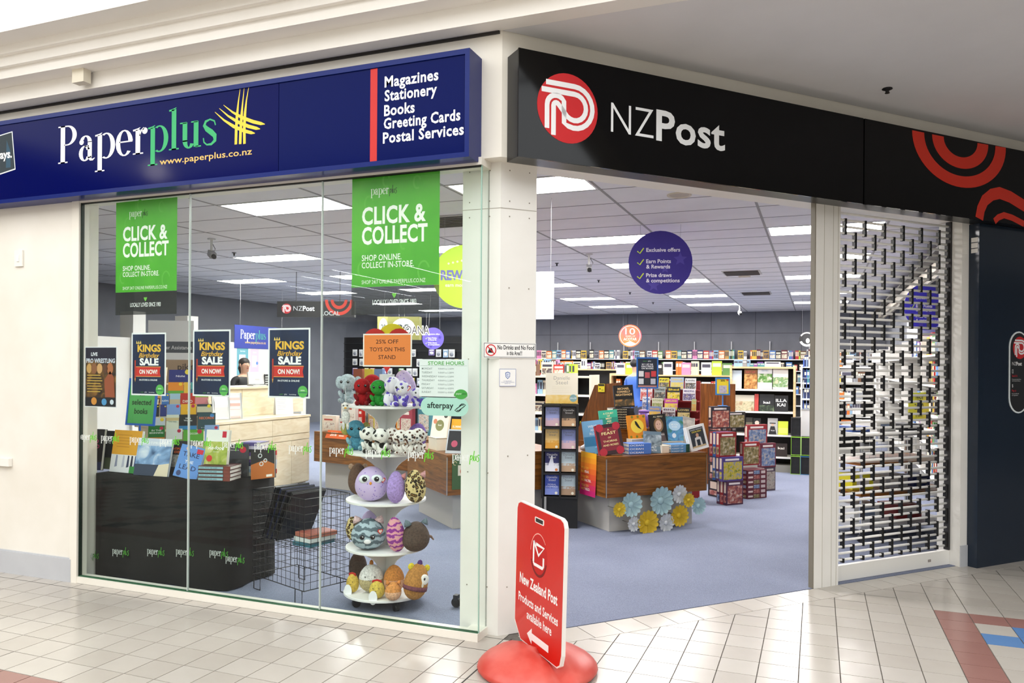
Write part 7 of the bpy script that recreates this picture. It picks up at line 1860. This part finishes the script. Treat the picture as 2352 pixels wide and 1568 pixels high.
fill('the fourth back shelf', 'books on the fourth back wall shelf', -.9, 1.5, 22.24, .903, .18, .24, s2, rnd, .85, cap=26, name='mass')
# hanging round signs by the back wall
q = (-4.191,18.5,2.071,0.499,0.545)
t = disc_sign('anniversary_sign', 'round orange pink anniversary sign hanging before the back wall', (q[0], 18.5, q[2] + q[4] / 2), q[4] / 2, 'art:#d8567c,#e0704c,#ec8a2c:1.6', 10, lambda d, r_: (d.ring(0, 0, r_ * .9, r_ * .9, r_ * .05, r_ * .05, 0, 360, '#f6e8dc', .0004, 30), d.text('10', 0, .12 * r_, .8 * r_, '#fdf4ec', .0006, 'c', .0, width=r_ * .85), d.text('YEARS OF', 0, -.10 * r_, .2 * r_, '#f6d8c4', .0006, 'c'), d.text('ACOTAR', 0, -.40 * r_, .32 * r_, '#fdf4ec', .0006, 'c', .01, width=r_ * 1.15), d.fpoly([(-.55 * r_, -.72 * r_), (-.2 * r_, -.55 * r_), (0, -.45 * r_), (.2 * r_, -.55 * r_), (.55 * r_, -.72 * r_), (.3 * r_, -.85 * r_), (-.3 * r_, -.85 * r_)], '#fdf4ec', .0006)))
q = (-0.21,18.5,2.071,0.262,0.329)
t = disc_sign('round_fern_sign', 'small round black and white sign hanging near the post', (q[0], 18.5, q[2] + q[4] / 2), q[4] / 2, '#1b1b1d', 5, lambda d, r_: (d.ring(0, 0, r_ * .98, r_ * .98, r_ * .3, r_ * .3, 200, 330, '#d6d6d4', .0004, 20), d.ring(0, 0, r_ * .98, r_ * .98, r_ * .2, r_ * .2, 20, 150, '#a8a8a8', .0004, 20), d.disc(0, 0, r_ * .5, '#2a2a2c', .0006, 20, r_ * .7), d.disc(.1 * r_, -.2 * r_, r_ * .25, '#d9d9d4', .0008, 12, r_ * .35)))
# ---- low gondola islands with boxes and picture books
def gondola(label, x0, x1, y, top, n, c='pine', back='#17171a'):
    t = thing('gondola', label, 'shelf unit', (x0, y, 0)); w = x1 - x0
    MB().box(.03, w - .03, .40, .43, .003, top, back).build('back_board', t)
    for x in (0, w - .03): MB().box(x, x + .03, 0, .44, .003, top + .02, c).build('end_panel', t)
    for k in range(n):
        z = top - (top - .12) * k / n
        MB().box(.031, w - .031, .02, .399, z - .025, z, '#eceae4' if k else c).build('shelf', t)
    MB().box(.031, w - .031, .03, .399, .003, .11, '#8a8880').build('plinth', t)
    return t
gx0, gx1 = (-1.258,12.5,1.21)[0], (-0.28,12.5,1.228)[0]
gondola('white cookbook shelf unit with pine ends behind the jigsaws', gx0, gx1 - .02, 12.5, 1.605, 4)
sh_ = [1.605 - (1.605 - .12) * k / 4 for k in range(5)]
zs = [(-0.655,12.5,1.261)[2], (-0.652,12.5,0.922)[2], (-0.65,12.5,0.571)[2], (-0.648,12.5,0.239)[2]]
GO = [o for o in bpy.data.objects if o.get('label') == 'white cookbook shelf unit with pine ends behind the jigsaws'][0]
for ch in list(GO.children):
    if ch.name.startswith('shelf'): bpy.data.objects.remove(ch)
for z in zs + [1.605]: MB().box(.031, gx1 - gx0 - .051, .02, .399, z - .028, z, '#f0eee9' if z < 1.6 else 'pine').build('shelf', GO)
def cb(q, z, lab, c, art=None, tk=.03): book('cookbook', lab, TR(q[0], q[1], z + .004) @ RX(-7), q[3], q[4], tk, c, art=art, group='cookbooks on the white shelf unit')
cb((-1.174,12.53,1.251,0.176,0.284), zs[0], 'pale blue bakery cookbook on the top cookbook shelf', '#c6d4e0', art_basic('', '#8aa0b4', pic=('#e8dcc8', 0, .45)))
cb((-0.951,12.53,1.255,0.193,0.302), zs[0], 'brown feast cookbook with red title on the top shelf', '#8a5a34', art_basic('EAT UP', '#d85a4c', tv=.82, tsize=.12, pic=('art:#6a3c1c,#b07a3c,#d8b070:20', 0, .75)))
cb((-0.743,12.53,1.259,0.21,0.327), zs[0], 'white cookbook with green garden photograph', '#f0f0ee', art_basic('Garden', '#8aa0b8', tv=.84, tsize=.08, pic=('art:#2c5a26,#5a8a3c,#e8dcd0:16', .3, .72)))
cb((-0.516,12.53,1.263,0.219,0.311), zs[0], 'white cookbook with couple in green on its cover', '#ece8e0', art_basic('', '#c08a7c', pic=('art:#e6e0d6,#5a8a4c,#d9c8b0:14', .1, .6)))
cb((-1.039,12.53,0.91,0.285,0.242), zs[1], 'cream landscape cookbook on the second cookbook shelf', '#c9c2ae', art_basic('', '#eee', pic=('art:#8a8460,#c8bf9c,#9a6a4c:14', 0, .6)))
cb((-0.862,12.53,0.915,0.058,0.261), zs[1], 'red spined cookbook standing between cream and black ones', '#b84038', None, .1)
cb((-0.712,12.53,0.919,0.216,0.26), zs[1], 'black cookbook with small white title beside the red spine', '#14161a', art_basic('kai', '#e8e8e6', tv=.45, tsize=.2, pic=('art:#101214,#2c3a2a,#6a7a5c:16', .0, .35)))
cb((-0.501,12.53,0.925,0.194,0.245), zs[1], 'black cookbook with two lines of white capitals', '#121316', art_basic('', '#ecebe6', tv=.6, lines=['ILLA', 'KAI'], tsize=.26))
cb((-0.968,12.53,0.556,0.097,0.248), zs[2], 'dark music book on the third cookbook shelf', '#2c2a24', art_basic('', '#eee', pic=('#6a6450', .2, .7)))
cb((-0.853,12.53,0.561,0.109,0.241), zs[2], 'dark biography with white haired man on the third shelf', '#1d1c1e', lambda d, w, h: d.disc(0, h * .7, w * .3, '#d6c4b4', .0004, 12))
cb((-0.624,12.53,0.569,0.145,0.246), zs[2], 'grey biography with hatted man on the third shelf', '#b4b4b0', lambda d, w, h: (d.fpoly([(-w * .4, 0), (w * .4, 0), (w * .2, h * .5), (-w * .2, h * .5)], '#1b1b1d', .0004), d.disc(0, h * .6, w * .14, '#c8a88c', .0005, 12), d.rect(-w * .3, h * .66, w * .3, h * .72, '#1b1b1d', .0007), d.text('TRUE', 0, h * .2, h * .1, '#f0f0ee', .0008, 'c')))
cb((-0.473,12.53,0.575,0.144,0.205), zs[2], 'lime yellow book on the third cookbook shelf', '#cde23c', art_basic('', '#fff', pic=('#dcec6a', .1, .5)))
cb((-0.499,12.53,0.243,0.175,0.199), zs[3], 'dark brown cookbook on the lowest cookbook shelf', '#2a1e1a', art_basic('kai', '#ece6da', tv=.55, tsize=.25))
rnd = random.Random(21)
fill('the cookbook unit top', 'books on top of the cookbook unit', gx0 + .05, gx1 - .1, 12.58, 1.606, .05, .12, ['sky blue', 'teal', 'white', 'blue', 'cream', 'navy'], rnd, .9, cap=14, scale=1.5, name='mass')
gondola('long pine topped gondola before the back wall shelving', -6.7, -3.85, 16.2, 1.54, 4)
fill('the long gondola top', 'boxes on the long gondola top', -6.6, -3.95, 16.3, 1.541, .12, .24, ['cream', 'white', 'green', 'grey', 'red', 'yellow', 'sky blue', 'brown', 'white', 'orange'], rnd, .7, cap=24, scale=1.3, name='boxed_game')
fill('the long gondola upper shelf', 'books on the long gondola', -6.6, -3.95, 16.3, 1.20, .2, .28, ['yellow', 'black', 'navy', 'white', 'red', 'green'], rnd, .8, cap=24, scale=1.2, name='boxed_game')
fill('the long gondola middle shelf', 'books on the long gondola', -6.6, -3.95, 16.3, .84, .2, .28, ['navy', 'yellow', 'black', 'white', 'blue'], rnd, .8, cap=24, scale=1.2, name='boxed_game')
gondola('pine ended gondola behind the magazine rack', -3.6, -1.25, 14.2, 1.45, 4)
fill('the middle gondola top', 'books on the middle gondola', -3.5, -1.35, 14.3, 1.451, .16, .26, ['white', 'lime', 'green', 'orange', 'black', 'white', 'orange', 'pink', 'cream'], rnd, .9, cap=22, scale=1.2, name='mass')
fill('the middle gondola shelf', 'books on the middle gondola', -3.5, -1.35, 14.3, 1.12, .2, .26, ['orange', 'white', 'yellow', 'red', 'white'], rnd, .9, cap=22, scale=1.2, name='mass')
gondola('narrow black gondola behind the paperback stand', -4.3, -2.95, 10.6, 1.45, 5, '#d8d0bc')
for k, z in enumerate((1.451, 1.185, .919, .653)):
    fill('the narrow gondola %s level' % ords[k], 'packs on the narrow gondola', -4.25, -3.02, 10.7, z, .14, .22, ['white', 'pink', 'sky blue', 'cream', 'red', 'grey', 'lime'], rnd, .85, cap=12, scale=1.1, name='gift_pack')
gondola('white shelf unit beside the entrance post', -.28, 1.0, 15.5, 1.62, 5, '#e6e4de')
for k, z in enumerate((1.621, 1.32, 1.02, .72, .42)):
    fill('the white unit by the post, %s level' % ords[k], 'books on the white unit by the post', -.22, .95, 15.56, z, .2, .27, ['navy', 'sky blue', 'black', 'orange', 'white', 'grey', 'brown', 'blue'], rnd, .9, cap=16, scale=1.2, name='mass')
MASS.T = I4
MASSB = MASS
# shopper seen behind the half price sign
q = (-2.89,13.2,1.534)
person('shopper in a blue shirt half hidden behind the half price sign', (q[0], q[1], .003), 150, '#3f68b8', '#3a3c48', '#1a1614', '#c49a80', (.02, -.05, 0), 1.70, 0, 0)
# stacked black crates with coloured rims, acrylic bottle rack
crx = [(-.355, .003, '#7fae3c', 'black crate lowest beside the cookbook unit'), (-.215, .003, '#2f6f9a', 'black crate with blue rim beside the lowest crate'), (-.35, .29, '#8cc43c', 'black crate with lime rim, second of its stack'), (-.208, .29, '#8cc43c', 'black crate with lime rim beside the other lime one'), (-.352, .577, '#3a3a3c', 'plain black crate, topmost of its stack')]
for x, z, rim, lab in crx:
    t = thing('storage_crate', lab, 'crate', (x, 12.38, z), 0, 'black storage crates beside the cookbook unit')
    m = MB(); m.box(0, .132, 0, .2, 0, .27, 'canvas_crate'); m.build('body', t)
    m = MB(); m.box(-.003, .135, -.006, -.0005, 0, .008, rim); m.box(-.003, .135, -.006, -.0005, .262, .2755, rim); m.box(-.003, .003, -.006, -.0005, .008, .262, rim); m.box(.129, .135, -.006, -.0005, .008, .262, rim); m.build('rim', t)
t = thing('pen_rack', 'clear acrylic rack of blue pens beside the pine post', 'display rack', (-.12, 12.9, .003))
MB().box(-.10, .10, -.1, .1, 0, .95, '#eceeee').build('base', t)
for k in range(5): MB().box(-.11, .11, -.11, .11, .95 + .16 * k, .956 + .16 * k, '#c9d6e0:0.2').build('tray', t)
rnd = random.Random(2)
for k in range(5):
    for j in range(4):
        o = tag(link('pen', MB().tube([(0, 0, 0), (0, 0, .13)], .008, 6, ('#3f64c0', '#8fa6d8', '#e0e6ee', '#2f4a94')[(j + k) % 4]).mesh('pen'), None, (-.19 + .045 * j, 12.82 + .02 * (k % 2), .962 + .16 * k)), 'blue and white pen, %s in tray %s of the acrylic rack' % (ords[j], ords[k]), 'pen', 'pens in the acrylic rack')
# ================================================================ ceiling fittings
def camera_unit(label, p, rz):
    t = thing('ceiling_camera', label, 'security camera', (p[0], p[1], CZ), rz)
    MB().lathe([(.05, -.012), (.05, 0)], 14, m='#c9c8c6').build('mount', t); MB().tube([(0, 0, -.012), (0, 0, -.15)], .016, 8, '#d0cfcd').build('arm', t)
    MB(TR(0, -.02, -.20) @ RX(25)).box(-.035, .035, -.07, .07, -.035, .035, '#9a9a9c').build('housing', t); m = MB(TR(0, -.02, -.20) @ RX(115)); m.lathe([(.03, .07), (.028, .1)], 12, m='#1a1a1c'); m.build('lens', t)
    MB().tube([(.02, .02, -.06), (.06, .04, -.12), (.03, .03, -.18)], .004, 5, '#222222').build('cable', t)
camera_unit('ceiling camera hanging above the birthday posters', (-7.101,7.745,3.16), 60)
camera_unit('ceiling camera hanging left of the purple offers sign', (-2.974,10.522,3.16), 20)
camera_unit('far ceiling camera before the back wall', (-1.801,20.136,3.16), 20)
for k, p in enumerate(((-3.697,11.291,3.16), (-3.695,13.721,3.16), (-3.666,16.137,3.16), (-3.695,18.763,3.16), (-7.673,8.812,3.16), (-3.698,21.115,3.16))):
    t = thing('shop_sprinkler', 'small dark sprinkler head on shop ceiling, %s from the entrance' % ords[k], 'sprinkler', (p[0], p[1], CZ), 0, 'sprinklers of the shop ceiling')
    MB().lathe([(.03, -.008), (.03, 0)], 10, m='#3a3a3a').build('plate', t); MB().lathe([(.012, -.045), (.012, -.008)], 8, m='#222222').build('sprinkler_head', t)
for k, (p, r_) in enumerate((((-1.183,7.187,3.16), .10), ((-1.167,13.895,3.16), .09))):
    t = thing('ceiling_speaker', ('round cream ceiling speaker just inside the entrance', 'round cream ceiling speaker beside the far vent')[k], 'speaker', (p[0], p[1], CZ)); MB().lathe([(r_, -.004), (r_ + .01, -.012), (r_ + .012, 0)], 24, m='#d0c6b2').build('rim', t); MB().lathe([(r_ * .9, -.006), (r_ * .9, -.003)], 20, m='#b8ae9c').build('grille_disc', t)
for k, (p, lab) in enumerate((((-3.74,7.673,3.16), 'square slatted air vent behind the column'), ((-1.165,13.377,3.16), 'slatted air vent in the ceiling before the post'), ((-1.196,17.095,3.16), 'far slatted air vent in the ceiling'))):
    t = thing('air_vent', lab, 'air vent', (p[0], p[1], CZ), 0)
    MB().box(-.30, .30, -.30, .30, -.006, -.0005, '#b4b0aa').build('frame', t)
    for j in range(7): MB(TR(0, -.24 + .08 * j, -.010) @ RX(35)).box(-.27, .27, -.02, .02, -.003, .003, '#6a6662').build('slat', t)
# ================================================================ behind the roller grille
RSH = thing('side_shelving', 'white side wall shelving of stationery behind the grille', 'shelving', (0, 0, 0))
MB().box(1.60, 1.64, 8.6, 20.5, .003, 2.0, '#1c1c20').build('back_board', RSH)
for z in (.35, .70, 1.05, 1.40, 1.75): MB().box(1.22, 1.598, 8.6, 20.5, z - .02, z, '#e4e2dc').build('shelf', RSH)
for y in (8.6, 11.0, 13.4, 15.8, 18.2, 20.46): MB().box(1.22, 1.598, y, y + .03, .003, 2.0, '#dedcd6').build('end_panel', RSH)
rnd = random.Random(33)
MS = TR(1.25, 8.7, 0) @ RZ(90) @ Matrix.Diagonal((1, -1, 1, 1))
MS = Matrix(((0, 1, 0, 1.27), (1, 0, 0, 8.66), (0, 0, 1, 0), (0, 0, 0, 1)))
for k, z in enumerate((.351, .701, 1.051, 1.401, 1.751)):
    fill('the side wall, %s shelf up' % ords[k], 'stationery on the side wall shelves', 0, 6.5, 0, z, .2, .28, ['blue', 'white', 'navy', 'orange', 'sky blue', 'green', 'red', 'yellow', 'black', 'grey', 'brown', 'purple', 'white'], rnd, .9, M0=MS, cap=26, scale=1.7, name='stationery_pack')
p = (1.3,11.338,2.388)
disc_sign('round_offer_sign', 'tall blue violet offers disc hanging behind the grille', (p[0], p[1], p[2]), .30, '#3b32b8', 30, art_offers, wire=True)
t = thing('steel_beam', 'pale steel service beam along the ceiling behind the grille', 'beam', (0, 0, 0)); MB().box(1.42, 1.56, 8.6, 21.5, 2.86, 2.98, '#cfc6b4').build('beam_body', t); MB().box(1.30, 1.659, 8.6, 21.5, 2.99, 3.02, '#3a3630').build('beam_flange', t); MB().box(1.46, 1.50, 8.6, 21.5, 2.80, 2.859, '#8a8478').build('cable_tray', t)
for y in (9.5, 13.0, 17.0, 21.0): MB().box(1.48, 1.50, y, y + .02, 3.0201, 3.159, '#77736a').build('hanger', t)
p = (1.18,9.273,1.205)
t = thing('trade_sign', 'bright yellow price sign behind the grille', 'price sign', (1.02, 9.35, (1.2,9.422,1.032)[2]), 60); MB().box(-.24, .24, 0, .005, 0, .30, '#e8e02c').build('sheet', t)
d = MB(TR(0, -.0008, 0) @ FRONT); d.text('TRADE', 0, .23, .06, '#2a2a1c', 0, 'c', .02); d.text('2/$20', 0, .12, .09, '#2a2a1c', 0, 'c', .02); d.text('in store', 0, .04, .05, '#2a2a1c', 0, 'c', .01); d.build('print', t); MB().box(-.02, .02, .0055, .02, .05, .1, '#cccccc').build('clip', t)
p = (1.3,10.322,1.853)
t = thing('header_box', 'large pale grey header box on the side shelving behind grille', 'box', (1.24, 11.6, 2.003)); MB().box(0, .34, 0, 1.3, 0, .30, '#c9ccd6').build('body', t); MB().box(-.004, .344, -.004, 1.304, .3005, .31, '#dadce4').build('lid', t)
t = thing('blue_carton', 'bright blue carton on the side shelving behind the grille', 'carton', (1.235, 8.9, 1.405)); MB().box(0, .28, 0, .9, 0, .26, '#2f74c8').build('body', t); MB().box(-.002, -.0005, .1, .5, .05, .2, '#8fb8e8').build('front_label', t)
# steel trolley table near the grille
TT = thing('steel_trolley', 'steel tube trolley with wooden shelves behind the grille', 'trolley', (.62, 8.35, 0), RB - 8)
for x in (-.55, .55):
    for y in (-.3, .3):
        MB().tube([(x, y, .075), (x, y, .98)], .014, 8, '#cfd2d6:0.25:1').build('leg', TT); m = MB(TR(x, y, .036) @ RX(90)); m.lathe([(.012, -.012), (.036, -.012), (.036, .012), (.012, .012)], 12, m='#222228'); m.build('castor', TT)
for z, c in ((.12, '#b4b6ba'), (.42, 'walnut'), (.70, 'walnut'), (.965, '#d6d4ce')): MB().box(-.58, .58, -.33, .33, z, z + .025, c).build('shelf', TT)
m = MB()
for i in range(18): m.tube([(-.56 + i * .066, -.34, .76), (-.56 + i * .066, -.34, .96)], .0022, 4, '#a9acb0')
for z in (.77, .83, .89, .95): m.tube([(-.57, -.34, z), (.57, -.34, z)], .0022, 4, '#a9acb0')
m.build('wire_mesh_guard', TT)
TTM = TR(.62, 8.35, 0) @ RZ(RB - 8)
for k, (x, y, z, w, dd_, h, c, lab) in enumerate(((-.42, -.15, .991, .2, .25, .05, '#3a58a0', 'navy box file on the steel trolley top'), (-.1, -.12, .991, .22, .28, .09, '#e2e0da', 'white carton on the steel trolley top'), (.25, -.1, .991, .24, .25, .06, '#1c1c20', 'black tray on the steel trolley top'), (-.35, -.1, .446, .24, .2, .14, '#e0d82c', 'yellow carton on the middle trolley shelf'), (.05, -.1, .446, .26, .2, .12, '#b9bcc4', 'grey carton on the middle trolley shelf'), (.35, -.1, .446, .2, .2, .1, '#2a3a6a', 'dark blue carton on the middle trolley shelf'), (-.3, -.1, .146, .3, .25, .16, '#d6d8dc', 'white carton on the lowest trolley shelf'), (.2, -.1, .146, .3, .25, .13, '#8a2c2c', 'dark red carton on the lowest trolley shelf'))):
    t = thing('trolley_carton', lab, 'carton', M4=TTM @ TR(x, y, z), group='cartons on the steel trolley'); MB().box(-w / 2, w / 2, 0, dd_, 0, h, c).build('body', t); MB().box(-w * .3, w * .3, -.0015, -.0004, h * .3, h * .75, '#e8e6e0' if c not in ('#e2e0da', '#d6d8dc') else '#6a7a94').build('front_label', t)

if MASS.v:
    MASS.T = I4
    tag(MASS.build('shelved_books'), 'further small books on the lower shelves and middle units', 'books', None, 'stuff')
